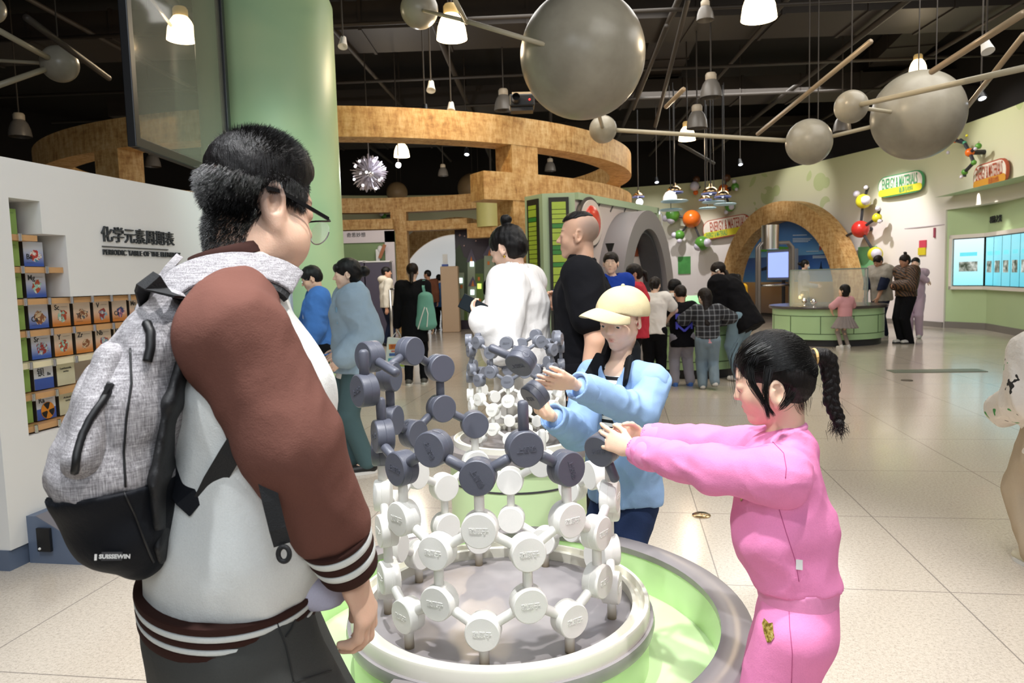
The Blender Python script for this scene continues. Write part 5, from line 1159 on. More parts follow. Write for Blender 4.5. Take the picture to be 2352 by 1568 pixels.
def ik(a,b,l1,l2,hint):
    a=A(a);b=A(b);d=b-a;L=np.linalg.norm(d); 
    if L>l1+l2-.002: s=(l1)/(l1+l2); return a+d*s+A(hint)*.01
    x=(l1*l1-l2*l2+L*L)/(2*L); y=math.sqrt(max(l1*l1-x*x,0)); u=d/L; hp=A(hint,dtype=float); hp=nrm(hp-u*(hp@u)); return a+u*x+hp*y
M_cols={}
def clothm(c,**k): 
    n='cloth_'+str(c).strip('#')
    return cloth(n,c,**k)
class Person:
    def __init__(s,label,xy,face,H,kind='f',h=.008,lean=0.,build=1.,head=None,pitch=0.,tilt=0.,hips=None,hs=None,bow=0.):
        s.f=nrm([face[0],face[1],0]); s.r=A([s.f[1],-s.f[0],0]); s.H=H; s.k=kind; s.h=h; s.o=A([xy[0],xy[1],0.]); s.B=build
        s.e=empty('person',s.o,label,'person'); ch=kind=='c'
        hh=s.hh=hs or (H*.132 if not ch else min(.21,.10+H*.085)); L=s.L
        s.hipz=.525*H if not ch else .50*H; s.neckz=(H-hh*1.16) if not ch else H-hh*1.10; s.sw=(.118 if kind=='m' else .104 if kind=='f' else .108)*H*build
        tl=s.neckz-s.hipz; ca,sa=math.cos(lean),math.sin(lean)
        s.pel=L(0,0,s.hipz); s.sp=nrm(s.f*sa+UZ*ca); s.neck=s.pel+s.sp*tl; s.chest=s.pel+s.sp*tl*.70; s.tf=nrm(s.f*ca-UZ*sa)
        hf=head if head is not None else s.f; s.hax=axes(hf,pitch+lean*.55,tilt); s.hc=s.neck+UZ*hh*.16*(1-abs(bow))+s.sp*hh*.08+s.hax[1]*hh*(.10)+s.hax[2]*hh*.40
        s.sh={q:s.neck-s.sp*tl*.115+s.r*q*s.sw*.92 for q in (1,-1)}
        s.ual=.172*H; s.fal=.150*H; s.hl=.103*H
        s.arm={}; s.leg={}
    def L(s,a,b,c): return s.o+s.r*a+s.f*b+UZ*c
    def setarm(s,q,hand,hint=(0,0,-1),elbow=None):
        w=A(hand,dtype=float); e=A(elbow) if elbow is not None else ik(s.sh[q],w,s.ual,s.fal,hint); s.arm[q]=(e,w)
    def downarm(s,q,b=.02,out=.03,z=None):
        H=s.H; sh=s.sh[q]; w=sh+s.r*q*out*H+s.f*b*H-UZ*(.315*H if z is None else z*H); s.setarm(q,w,-s.f)
    def setleg(s,q,foot,knee=None,dirn=None):
        H=s.H; hip=s.pel+s.r*q*.052*H*s.B-UZ*.01; ft=A([foot[0],foot[1],foot[2] if len(foot)>2 else .0]); an=ft+UZ*.045*H
        kn=A(knee) if knee is not None else ik(hip,an,.245*H,.245*H,s.f); s.leg[q]=(hip,kn,an,nrm(dirn) if dirn is not None else s.f)
    def stand(s,gap=.055,step=0.):
        for q in (1,-1): s.setleg(q,s.L(q*gap*s.H,q*step,0))
    def bodysdf(s,hands=True,h=None,fine=False,handkw={},ears=True,ez=0.):
        H=s.H; B=s.B; S=Sdf(h or s.h); r=s.r; w=1.0 if s.k!='f' else .95
        S.ec(s.pel-s.sp*.02*H,s.pel+s.sp*.07*H,(.085*H*B,.060*H*B),(.076*H*B,.055*H*B),.02,right=r)
        S.ec(s.pel+s.sp*.06*H,s.chest,(.074*H*B,.053*H*B),(.092*H*B*w,.062*H*B),.03,right=r); S.ec(s.chest,s.neck-s.sp*.05*H,(.092*H*B*w,.062*H*B),(.075*H*B,.045*H*B),.03,right=r)
        nb=s.hc-s.hax[2]*s.hh*.24-s.hax[1]*s.hh*.13
        nr=(.225 if s.k=='m' else .195 if s.k=='f' else .20)*s.hh; S.ec(s.neck-s.sp*.02*H,nb,nr*1.12,nr*.95,.03)
        for q in (1,-1):
            S.ec(s.neck-s.sp*.03*H,s.sh[q],.032*H*B,.034*H*B,.04)
            if q in s.arm:
                e,wr=s.arm[q]; S.ec(s.sh[q],e,.033*H*B,.025*H*B,.02); S.ec(e,wr,.025*H*B,.0165*H*B,.012)
                if hands:
                    kw=dict(curl=(.45,.5,.55,.6),n=-s.r*q,d=nrm(wr-e)); kw.update(handkw.get(q,{})); d=kw.pop('d'); n=kw.pop('n')
                    side=kw.pop('side',None)
                    if side is None: side=1 if np.cross(d,n)@s.f>0 else -1
                    add_hand(S,wr,d,n,s.hl,side,k=.003,fr=max(.05*s.hl,s.h*1.0),**kw)
            if q in s.leg:
                hp,kn,an,dd=s.leg[q]; S.ec(hp,kn,.052*H*B,.034*H*B,.02); S.ec(kn,an,.034*H*B,.022*H,.015); S.ec(an,an+dd*.085*H-UZ*.030*H,.022*H,.014*H,.01)
        add_head(S,s.hc,s.hax,s.hh,s.k,fine,ears,ez)
        return S
    def body(s,skin=None,colf=None,**kw):
        sk=SK[s.k] if skin is None else skin
        s.ob=smesh('body',s.bodysdf(**kw),M_skin,s.e,1,colf or head_color(sk,s.hc,s.hax,s.hh,blush=.3 if s.k=='c' else .15)); return s.ob
    # ---- clothes
    def top(s,name,m,sleeve=1.0,hem=.02,infl=.012,loose=1.0,wr=None,h=None,neck=True,sl_r=None,cuffcut=True):
        H=s.H;B=s.B*loose; S=Sdf(h or s.h); r=s.r; i=infl
        S.ec(s.pel+s.sp*(-hem)*H,s.pel+s.sp*.09*H,(.088*H*B+i,.064*H*B+i),(.082*H*B+i,.062*H*B+i),.02,right=r)
        S.ec(s.pel+s.sp*.08*H,s.chest,(.082*H*B+i,.061*H*B+i),(.094*H*B+i,.066*H*B+i),.03,right=r); S.ec(s.chest,s.neck-s.sp*.045*H,(.094*H*B+i,.066*H*B+i),(.07*H*B+i,.045*H*B+i),.03,right=r)
        lo=s.pel-s.sp*(hem*H)
        for q in (1,-1):
            S.ec(s.neck-s.sp*.035*H,s.sh[q],.036*H*s.B+i*.6,.037*H*B+i,.04)
            if q in s.arm:
                e,w=s.arm[q]; ru=.036*H*B+i; re=.030*H*B+i; rw=.021*H*B+i*.9
                if sl_r: ru,re,rw=[x*sl_r for x in (ru,re,rw)]
                if sleeve<=.5:
                    t=sleeve*2; S.ec(s.sh[q],s.sh[q]+(e-s.sh[q])*t,ru,ru+(re-ru)*t+.006,.02)
                else:
                    S.ec(s.sh[q],e,ru,re,.02); t=(sleeve-.5)*2; S.ec(e,e+(w-e)*t,re,re+(rw-re)*t,.015)
        S.cut(lo-s.sp*.012*H,-s.sp)
        if wr:
            amp,sc,seed=wr; S.fn(folds(amp*1.5,sc*.62,seed,(1.2,1.2,1.0))); S.fn(folds(amp*.5,sc*1.6,seed+9))
        if neck:  # opening round the neck
            S.ec(s.neck-s.sp*.03*H,s.neck+s.sp*.08*H,.042*H,.05*H,.01,op='-')
        return smesh(name,S,m,s.e)
    def pants(s,m,infl=.010,wide=1.0,name='trousers',bottom=.03,h=None,wr=None):
        H=s.H;B=s.B; S=Sdf(h or s.h); S.ec(s.pel-s.sp*.02*H,s.pel+s.sp*.06*H,(.086*H*B+infl,.064*H*B+infl),(.080*H*B+infl,.058*H*B+infl),.02,right=s.r)
        for q in (1,-1):
            hp,kn,an,dd=s.leg[q]; S.ec(hp,kn,.054*H*B*wide+infl,.038*H*B*wide+infl,.02); b=an+(kn-an)*(bottom); S.ec(kn,b,.038*H*B*wide+infl,.030*H*B*wide+infl,.015)
        S.cut(s.pel+s.sp*.075*H,s.sp)
        S.fn(folds(*(wr or (.004,4.5,12)),(1.3,1.3,.8)))
        return smesh(name,S,m,s.e)
    def skirt(s,m,z0,rad,name='skirt'):
        S=Sdf(s.h); S.ec(s.pel+UZ*.05*s.H,A([*s.pel[:2],z0]),(.08*s.H,.065*s.H),(rad,rad*.85),.02,right=s.r); S.cut((0,0,z0),(0,0,-1)); S.fn(lambda p:.006*np.sin(np.arctan2(p[...,1]-s.pel[1],p[...,0]-s.pel[0])*17)); return smesh(name,S,m,s.e)
    def shoes(s,m,sole=None,name='shoe',size=1.,sock=None):
        for q in (1,-1):
            if q not in s.leg: continue
            hp,kn,an,d=s.leg[q]; H=s.H; S=Sdf(min(s.h,.007)); a=A([an[0],an[1],an[2]-.045*H]); z=a[2]; u=np.cross(UZ,d)
            S.ec(a+UZ*.026*H-d*.02*H,a+UZ*.022*H+d*.085*H*size,(.027*H,.026*H),(.026*H,.020*H),.01,right=u); S.ec(a+UZ*.028*H,an+UZ*.005*H,.027*H,.026*H,.02); S.cut(a+UZ*.001,(0,0,-1))
            o=smesh(name,S,m,s.e)
            if sole is not None:
                g=MB(); pts=[]
                for t in np.linspace(0,2*PI,25)[:-1]:
                    x=math.cos(t); y=math.sin(t); pts.append(a+d*(.033*H+x*.080*H*size)+u*y*(.031*H))
                g.extr([p+UZ*.0005 for p in pts],UZ*.014*H).build('sole',sole,o)
    # ---- hair
    def hair(s,style='short',m=None,infl=.035,name='hair',front=.0,wr=True):
        m=m or M_hair; S=Sdf(s.h*.8); hh=s.hh; h=hmap(s.hc,s.hax,hh); X=s.hax; I=infl
        S.el(h(0,-.07,.15),A([.335+I,.415+I,.365+I])*hh,X,.01)
        if style in('bob','bun','tail','long','knot'): S.el(h(0,-.16,-.03),A([.335+I*.8,.33+I,.36])*hh,X,.05*hh)
        elif style=='short': S.el(h(0,-.20,-.02),A([.30+I*.6,.27+I,.30])*hh,X,.06*hh)
        if style=='bob': S.ec(h(0,-.12,.1),h(0,-.10,-.30),(.36*hh,.36*hh),(.38*hh,.33*hh),.04*hh,right=X[0])
        # clear the face and ears
        S.el(h(0,.52,-.22),A([.36,.42,.42+front])*hh,X,.03*hh,'-')
        S.el(h(0,.34,-.30),A([.60,.30,.34])*hh,X,.03*hh,'-')
        if style!='bob' and style!='long':
            for q in (-1,1): S.el(h(q*.40,-.02,-.16),A([.16,.16,.24])*hh,X,.03*hh,'-')
        if style in('short',): S.cut(h(0,-.3,-.30),-X[2]+.25*X[1])
        elif style in ('bun','knot','tail'): S.cut(h(0,-.3,-.40),-X[2])
        if style=='bun': S.el(h(0,-.62,.02),A([.20,.19,.19])*hh,X,.04*hh); S.el(h(.05,-.60,.08),A([.12,.14,.13])*hh,X,.02*hh)
        if style=='knot': S.el(h(0,-.22,.62),A([.14,.14,.13])*hh,X,.03*hh); S.el(h(.05,-.2,.68),A([.09,.10,.09])*hh,X,.02*hh)
        if style=='tail':
            p=h(0,-.46,.10); q=h(0,-.66,-.10); b=q-UZ*.42*hh-s.f*.02; S.ec(p,q,.10*hh,.13*hh,.05*hh).ec(q,b,.13*hh,.07*hh,.05*hh)
        if style=='lowtail':
            p=h(0,-.40,-.22); q=p-UZ*.5*hh-s.f*.06; S.ec(p,q,.14*hh,.09*hh,.05*hh)
        if style=='long':
            p=h(0,-.25,-.1); b=s.neck-s.sp*.17*s.H-s.f*.085*s.H; S.ec(p,b,(.34*hh,.2*hh),(.22*hh,.09*hh),.06*hh,right=X[0])
        if wr: S.fn(lambda p:.010*hh/.2*wav(p,26,3)*.35)
        o=smesh(name,S,m,s.e); return o
    def eyes(s,look=0.,m=None):
        h=hmap(s.hc,s.hax,s.hh); g=MB()
        for q in (-1,1): g.ball(h(q*.148,.330,-.030),s.hh*.052,12,8)
        return g.build('eye',mat('eye_dark_brown','#140d0a',.2),s.e,smooth=True)
M_den=cloth('washed_denim','#9db4c6',.0016); M_den2=cloth('grey_denim','#7d8f9c',.0016); M_blk=cloth('black_cloth','#101014',.0012); M_wht=cloth('white_cloth','#e9e6e2',.0016); M_navy=cloth('navy_cloth','#20263a'); M_shoew=mat('shoe_white','#dcdad6',.5); M_shoeb=mat('shoe_black','#151516',.5); M_shoeblue=mat('shoe_blue','#4a78c4',.5)
def strands(name,roots,dirs,lens,m,parent,r=.0006,seg=3,grav=0.,rng=None,bend=None,bendamt=0.):
    """many thin tapering hairs as one mesh"""
    N=len(roots); roots=A(roots);dirs=A(dirs);lens=A(lens)
    P_=[roots]; d=dirs.copy(); p=roots.copy()
    for i in range(seg):
        if bend is not None: d=d+bend*bendamt/seg
        d=d+A([0,0,-grav])/seg; d/=np.linalg.norm(d,axis=1)[:,None]; p=p+d*(lens/seg)[:,None]; P_.append(p)
    return hairmesh(name,np.stack(P_,1),m,parent,r)
def hairmesh(name,P_,m,parent,r=.0006):
    N,k,_=P_.shape; T=np.gradient(P_,axis=1); T/=np.linalg.norm(T,axis=2)[...,None]+1e-9
    ref=np.where(np.abs(T[...,2:3])<.9,A([0,0,1.]),A([1.,0,0])); U=np.cross(T,ref); U/=np.linalg.norm(U,axis=2)[...,None]+1e-9; Wv=np.cross(T,U)
    rad=(r*(1-np.linspace(0,1,k)**2*.85))[None,:,None]; rad=rad*(np.ones((N,1,1)) if np.ndim(r)==0 else 1)
    ring=[P_+rad*(U*math.cos(a)+Wv*math.sin(a)) for a in (0,2.094,4.189)]
    V=np.stack(ring,2).reshape(-1,3)          # N,k,3
    b=(np.arange(N)*k*3)[:,None,None]+(np.arange(k-1)*3)[None,:,None]+np.arange(3)[None,None,:]; b2=(np.arange(N)*k*3)[:,None,None]+(np.arange(k-1)*3)[None,:,None]+((np.arange(3)+1)%3)[None,None,:]
    F=np.stack([b,b2,b2+3,b+3],-1).reshape(-1,4)
    return link(name,tomesh(name,V,F),m,parent)
M_strand=mat('hair_strand','#0b0908',.36,spec=.45)
rn=np.random.default_rng(3)
def folds(amp,sc,seed,stretch=(1,1,1)):
    def f(p):
        w=wav(p,sc,seed,stretch); return amp*(np.abs(w)*2.2-.6)
    return f
from mathutils.bvhtree import BVHTree
def caster(*obs):
    ts=[]
    for o in obs:
        me=o.data; ts.append(BVHTree.FromPolygons([v.co for v in me.vertices],[tuple(q.vertices) for q in me.polygons]))
    def f(px,py,lift=.002):
        v=Vector(ray(px,py)).normalized(); best=None
        for t in ts:
            hit=t.ray_cast(Vector(CAM),v)
            if hit[0] is not None and (best is None or hit[3]<best[2]): best=(hit[0],hit[1],hit[3])
        if best is None: return None
        return A(best[0])+A(best[1])*lift
    return f
def stitched(name,o,paths,r,m,par,lift=.001,sub=6):
    c=caster(*(o if isinstance(o,(list,tuple)) else [o])); last=None
    for pth in paths:
        pts=[]
        for a,b in zip(pth[:-1],pth[1:]):
            for t in np.linspace(0,1,sub,endpoint=False):
                q=c(a[0]+(b[0]-a[0])*t,a[1]+(b[1]-a[1])*t,lift)
                if q is not None: pts.append(q)
        q=c(*pth[-1],lift)
        if q is not None: pts.append(q)
        if len(pts)>1: last=MB().tube(pts,r,6).build(name,m,par,smooth=True)
    return last
def ring_tube(name,c,u,w,ru,rw,r,m,par,n=48):
    return MB().tube([A(c)+A(u)*ru*math.cos(t)+A(w)*rw*math.sin(t) for t in np.linspace(0,2*PI,n+1)],r,10,cap=False).build(name,m,par,smooth=True)
def patch(o,poly,name,m,par,lift=.0025,n=18):
    """small print lying on a garment, following its surface"""
    cs=caster(*(o if isinstance(o,list) else [o])); xs=[a for a,b in poly]; ys=[b for a,b in poly]; g=MB(); cx=sum(xs)/len(xs); cy=sum(ys)/len(ys); ring=[]
    for k in range(5):
        t=1-k/4; ring.append([cs(cx+(a-cx)*t,cy+(b-cy)*t,lift) for a,b in poly])
    idx={}; V=[]
    for k,rw in enumerate(ring):
        for j,q in enumerate(rw):
            if q is not None: idx[k,j]=len(V); V.append(q)
    m_=len(poly); F=[]
    for k in range(4):
        for j in range(m_):
            ids=[(k,j),(k,(j+1)%m_),(k+1,(j+1)%m_),(k+1,j)]
            if all(i in idx for i in ids): F.append(tuple(idx[i] for i in ids))
    return g.add(V,F).build(name,m,par)
# ================================================================ CROWD
def at(px,py,z=0): p=PZ(px,py,z); return p[:2]
# -- black coat woman with the teal rucksack
p=Person('woman seen from behind in a black coat with a teal rucksack',at(957,882),(.0,1.),1.62,'f',.008,pitch=.1)
p.stand(.06,.04); p.downarm(-1,.03,.05); p.downarm(1,.0,.05); p.body(skin=SK['f']*.8); p.top('coat',M_blk,1.,.16,.02,1.12,(.003,7,3)); p.pants(M_blk,.006); p.shoes(mat('shoe_grey','#55534f',.5),M_shoew); p.hair('lowtail',M_hairb,.04)
b=p.L(.17,-.10,1.0); S=Sdf(.008); S.ec(b+UZ*.17,b-UZ*.19,(.10,.07),(.145,.085),.03,right=p.r); S.fn(lambda q:.006*wav(q,5,4)); bag=smesh('rucksack',S,cloth('teal_canvas','#6fa597'),None); thing(bag,'teal drawstring rucksack hanging on the right shoulder of the black coat woman','rucksack')
MB().ribbon([b+UZ*.18,b+UZ*.30+p.r*-.02,p.sh[1]+UZ*.075-p.f*.05,p.sh[1]+UZ*.085+p.f*.04,p.sh[1]-UZ*.1+p.f*.10],.035,[(0,-1,0),(0,-1,0),(0,-.7,1),(0,.7,1),(0,1,0)],.008).build('strap',cloth('teal_canvas2','#7db3a6'),bag)
MB().tube([b+UZ*.03+p.r*.02-p.f*.088,b-UZ*.05+p.r*.04-p.f*.1,b-UZ*.22+p.r*.02-p.f*.092],.007,6).tube([b+UZ*.04-p.f*.085,b-UZ*.1-p.r*.05-p.f*.095,b-UZ*.25-p.r*.1-p.f*.08],.007,6).build('drawcord',M_wht,bag)
w=p.arm[-1][1]; bb=A([w[0]-.02,w[1]-.02,w[2]-.36]); bg=MB(); t=nrm([.97,-.1,.12])
bg.extr([bb+A([-.17,0,-.19]),bb+A([.15,0,-.24]),bb+A([.17,0,.16]),bb+A([-.12,0,.20])],A([.01,.08,0])); bag=bg.build('carrier_bag',mat('bag_white','#dfe6e4',.4,vary=.05),bevel=.015); thing(bag,'white printed carrier bag held by the black coat woman, orange and blue print','bag')
for i,(z,hh_,c,wd) in enumerate(((.07,.07,'#d98a3c',.22),(.01,.02,'#c96a5a',.16),(-.035,.035,'#3f62a8',.22),(-.12,.07,'#5bb6c4',.25),(-.185,.03,'#a9b84a',.2))): bg=MB(); bg.box(bb+A([.01,-.006,z]),(wd,.006,hh_)); bg.build('print_band',mat('print%d'%i,c,.5,vary=.25,vscale=20),bag)
text_obj('lettering','超市惠民',.05,bb+A([.02,-.012,.07]),(1,0,0),UZ,mat('print_red','#b5482e',.5),bag,.002,.001)
MB().tube([bb+A([-.06,.03,.19]),w-UZ*.1+A([-.02,0,0]),w-UZ*.07],.006,6).tube([bb+A([.08,.03,.17]),w-UZ*.1+A([.02,0,0]),w-UZ*.07],.006,6).build('handle',M_wht,bag)
# -- man in the cream jacket, far left
p=Person('man in a cream hooded jacket by the far chipboard post',at(893,795),(.9,.45),1.70,'m',.009,head=(1,.1)); p.stand(.05,.03); p.downarm(1,-.05,.03); p.downarm(-1,.05,.03); p.body(skin=SK['t']); p.top('jacket',cloth('cream_fleece','#d5cdbd'),1.,.02,.02,1.1,(.004,7,5)); p.pants(M_navy,.01); p.shoes(M_shoeb); p.hair('short')
S=Sdf(.01); S.el(p.neck-p.f*.07+UZ*.0,(.11,.11,.08),k=.02); smesh('hood',S,cloth('cream_fleece2','#cfc6b4'),p.e)
p=Person('far person in a brown jacket standing at the glowing curtain',at(988,764),(-.2,1.),1.66,'m',.012,head=(-1,.3)); p.stand(); p.downarm(1); p.setarm(-1,p.L(-.10,.22,1.25),(0,0,-1)); p.body(skin=SK['t']*.7); p.top('jacket',cloth('brown_jacket','#6a4332'),1.,.03,.02,1.15); p.pants(M_navy); p.shoes(M_shoeb); p.hair('short')
p=Person('far person in a bright blue coat half behind the beige kiosk',at(1012,757),(.2,1.),1.55,'f',.014); p.stand(); p.downarm(1); p.downarm(-1); p.body(); p.top('coat',cloth('blue_coat','#3f74b8'),1.,.1,.02,1.1); p.pants(M_blk); p.shoes(M_shoeb); p.hair('bun')
p=Person('person in a black gilet half hidden behind the white blouse woman',(-.12,9.6),(.3,1.),1.60,'f',.010,head=(-.4,1)); p.stand(); p.downarm(-1,.02,.02); p.downarm(1); p.body(); p.top('shirt',cloth('pale_pink','#d9c9cf'),1.,.02,.008); p.top('gilet',M_blk,.12,.04,.024,1.08); p.pants(M_blk); p.shoes(M_shoew); p.hair('tail',M_hairb)
# -- white blouse woman with phone
B=P(1196,640,3.78); p=Person('woman in a white lace blouse with a high hair knot looking down at her phone',(B[0],B[1]),(-.93,.30),1.665,'f',.005,head=(-.86,.5),pitch=.34,lean=.04,build=1.06); p.stand(.05)
wr=P(1096,722,3.50); wl=P(1118,712,3.72); p.setarm(-1,P(1112,735,3.47),(.3,-.3,-1),P(1150,800,3.55)); p.setarm(1,P(1132,715,3.80),(.2,.3,-1))
ph=P(1086,703,3.55); fw=nrm(P(1062,690,3.58)-P(1104,712,3.52)); 
hk={-1:dict(d=nrm(ph-p.arm[-1][1]+A([0,0,-.01])),n=A([0,.5,.85]),curl=(.55,.6,.65,.7),thumb=(.5,.5,.3),side=1),1:dict(d=nrm(ph-p.arm[1][1]),n=A([.1,-.8,.3]),curl=(.7,.7,.8,.8),side=-1)}
p.body(fine=True,handkw=hk); p.top('blouse',cloth('white_lace','#efecea',.003,vary=.10),1.,.06,.022,1.12,(.006,6,8),h=.006,sl_r=1.15)
S=Sdf(.005); S.ec(p.neck-UZ*.035-p.f*.01,p.neck+UZ*.035+p.f*.004,.070,.063,k=.01); S.ec(p.neck+UZ*.02,p.neck+UZ*.09,.055,.06,op='-',k=.004); smesh('collar',S,cloth('white_lace2','#f1f0f0',.001),p.e)
p.pants(cloth('pale_skirt','#d9d4cc'),.014,1.1); p.shoes(M_shoew); p.hair('knot',M_hair,.04,front=.03)
h=hmap(p.hc,p.hax,p.hh); MB().ball(h(.36,-.05,-.24),.007,10,8).build('earring',mat('gold','#d9b44a',.2,metal=1.),p.e,smooth=True); MB().ball(h(-.36,-.05,-.24),.007,10,8).build('earring',bpy.data.materials['gold'],p.e,smooth=True)
ax=[nrm(fw),nrm(np.cross(fw,nrm([.25,.9,-.2]))),None]; ax[2]=np.cross(ax[0],ax[1]); tel=MB().box(ph,(.155,.075,.009),ax).build('phone',mat('phone_black','#17191c',.25),bevel=.004); thing(tel,'black phone held by the white blouse woman','phone'); MB().box(ph+ax[2]*.0052*(1 if ax[2][2]>0 else -1),(.145,.068,.0008),ax).build('screen',mat('phone_screen','#22282c',.08),tel)
# -- man in the black T-shirt with the leaflet
B=P(1332,660,3.72); p=Person('man in a black T-shirt holding a folded blue leaflet',(B[0],B[1]),(-.95,.12),1.705,'m',.005,head=(-.97,.24),build=1.08,lean=-.03); p.stand(.055)
p.setarm(1,P(1292,708,3.93),(.5,0,-1)); p.setarm(-1,P(1345,880,3.52),(0,0,-1),P(1366,782,3.50))
sd=A([.030,.026,.024]); hk={1:dict(d=nrm([-.75,-.1,.55]),n=A([.3,-.75,.3]),curl=(.8,.85,.9,.95),side=-1),-1:dict(d=nrm([-.3,.0,-1]),n=A([0,1,0]))}
gr=A(lin('#7d736c'))
p.body(fine=True,handkw=hk,colf=head_color(SK['m'],p.hc,p.hax,p.hh,extra=[((0,-.22,.15),(.42,.38,.36),gr,.35,.85),((0,-.34,-.12),(.34,.26,.30),gr,.6,.6)]))
p.top('t_shirt',M_blk,.30,.03,.016,1.06,(.004,6,2),h=.006,sl_r=1.15); S=Sdf(.005); S.ec(p.neck-UZ*.03,p.neck+UZ*.022+p.f*.004,.078,.072,k=.01); S.ec(p.neck+UZ*.012,p.neck+UZ*.09,.064,.07,op='-',k=.004); smesh('collar',S,M_blk,p.e)
p.pants(M_blk,.014); p.shoes(M_shoeb); 
S=Sdf(.0045); h=hmap(p.hc,p.hax,p.hh); S.el(h(0,-.03,.24),A([.30,.40,.30])*p.hh,p.hax); S.cut(h(0,.0,.36),-p.hax[2]-.18*p.hax[1]+0*p.hax[0]); S.fn(lambda q:.003*wav(q,30,2)); smesh('hair',S,M_hair,p.e)
c=P(1305,672,3.84); u=nrm(P(1321,620,3.86)-P(1282,700,3.82)); v_=nrm(P(1300,718,3.84)-P(1275,655,3.84)); n_=nrm(np.cross(u,v_)); lf=MB()
def lq(*pp): return [P(*q) for q in pp]
a=lq((1270,667,3.84),(1307,623,3.86),(1312,655,3.84),(1309,722,3.80),(1287,725,3.80)); lf.extr(lq((1270,667,3.84),(1310,622,3.87),(1312,672,3.84),(1276,692,3.83)),n_*.002); lo=lf.build('leaflet',mat('leaflet_blue','#86acdf',.4,vary=.15,vscale=12)); thing(lo,'folded blue and white leaflet held by the black T-shirt man','leaflet')
MB().extr(lq((1276,692,3.832),(1306,668,3.838),(1300,718,3.81),(1286,724,3.81)),n_*.002).build('white_page',mat('leaflet_white','#dfe2ea',.4),lo); MB().extr(lq((1306,668,3.83),(1315,650,3.82),(1314,690,3.79),(1300,716,3.805)),n_*.002).build('dark_page',mat('leaflet_navy','#24407f',.4,vary=.4,vscale=20),lo); MB().extr(lq((1310,622,3.872),(1322,646,3.85),(1313,664,3.84)),n_*.002).build('back_page',mat('leaflet_sea','#3f74ad',.4,vary=.2),lo)
# -- teenager in the blue sweatshirt at the column
q=at(741,1000); p=Person('teenager with glasses in a blue sweatshirt standing in front of the green column',(q[0]+.02,q[1]),(-.93,-.28),1.55,'m',.006,head=(-.95,-.25),pitch=.38,build=1.0); p.stand(.05,.03); p.downarm(-1,.10,.02,.30); p.downarm(1,.12,.02,.30); p.body(skin=SK['m'],fine=True); p.top('sweatshirt',cloth('blue_sweat','#4874b8',.002),1.,.03,.024,1.12,(.006,6,4),sl_r=1.2); p.pants(M_blk,.014,1.1); p.shoes(M_shoeb,M_shoew); p.hair('short',M_hair,.05)
h=hmap(p.hc,p.hax,p.hh); g=MB()
for q in (-1,1): g.tube([h(q*.15+.115*math.cos(t),.41,-.02+.095*math.sin(t)) for t in np.linspace(0,2*PI,17)],.0022,6,cap=False); g.tube([h(q*.27,.40,.02),h(q*.35,-.08,.04)],.002,6)
g.tube([h(-.035,.42,0),h(.035,.42,0)],.002,6).build('spectacles',mat('silver_wire','#9a9a9c',.3,metal=1.),p.e)
d=nrm(p.f+p.r*-.1); MB().extr([p.chest+p.f*.135+p.r*a_+UZ*b_ for a_,b_ in ((-.06,.0),(.0,.03),(.05,.0),(.06,-.08),(0,-.04),(-.05,-.09))],p.f*.004).build('chest_print',M_wht,p.e)
# -- girl in the denim jacket
q=at(826,1082); p=Person('girl in a pale denim jacket and jeans with a low bun, hands in pockets',(q[0],q[1]),(-.95,-.32),1.555,'f',.006,head=(-.97,-.2),pitch=.08,build=1.04); p.stand(.05,.05)
p.setarm(-1,p.L(-.20,.10,.86),-p.f); p.setarm(1,p.L(.20,.08,.88),-p.f); p.body(fine=True); p.top('white_tee',M_wht,.4,.062,.022,1.1); 
p.top('denim_jacket',M_den,.95,.035,.034,1.14,(.006,6,6),sl_r=1.22); p.pants(cloth('teal_jeans','#4d6468',.0018),.010,1.04,wr=(.006,4,7)); p.shoes(M_shoeb,M_shoew); p.hair('bun',M_hair,.045,front=-.10)
h=hmap(p.hc,p.hax,p.hh); S=Sdf(.005); S.el(h(0,.30,.22),A([.30,.14,.17])*p.hh,p.hax,k=.01); S.fn(lambda q:.002*wav(q,40,2)); smesh('fringe',S,M_hair,p.e)
S=Sdf(.006); S.ec(p.neck-UZ*.05+p.f*.02,p.neck+UZ*.01-p.f*.03,.085,.078,k=.02); S.ec(p.neck-UZ*.02+p.f*.03,p.neck+UZ*.12,.055,.07,op='-',k=.006); smesh('collar',S,M_den,p.e)
g=MB(); c=p.chest-p.r*.085+p.f*.118; g.box(c-UZ*.02,(.10,.012,.10),[p.r,p.f,UZ]); g.box(c+UZ*.03+p.f*.004,(.11,.014,.035),[p.r,p.f,UZ]); g.build('chest_pocket',cloth('denim_pocket','#85a6bb'),p.e); MB().ball(c+UZ*.022+p.f*.014,.006,8,6).build('button',M_steel,p.e)
h2=[]
for q in (1,-1):
    hp,kn,an,dd=p.leg[q]; g=MB(); u=np.cross(UZ,dd)
    for j in range(4): g.tube([an+dd*(.01+.028*j)+UZ*(.0-.016*j)+u*.024,an+dd*(.02+.028*j)+UZ*(.012-.016*j),an+dd*(.01+.028*j)+UZ*(.0-.016*j)-u*.024],.004,6)
    g.build('laces',M_wht,p.e)
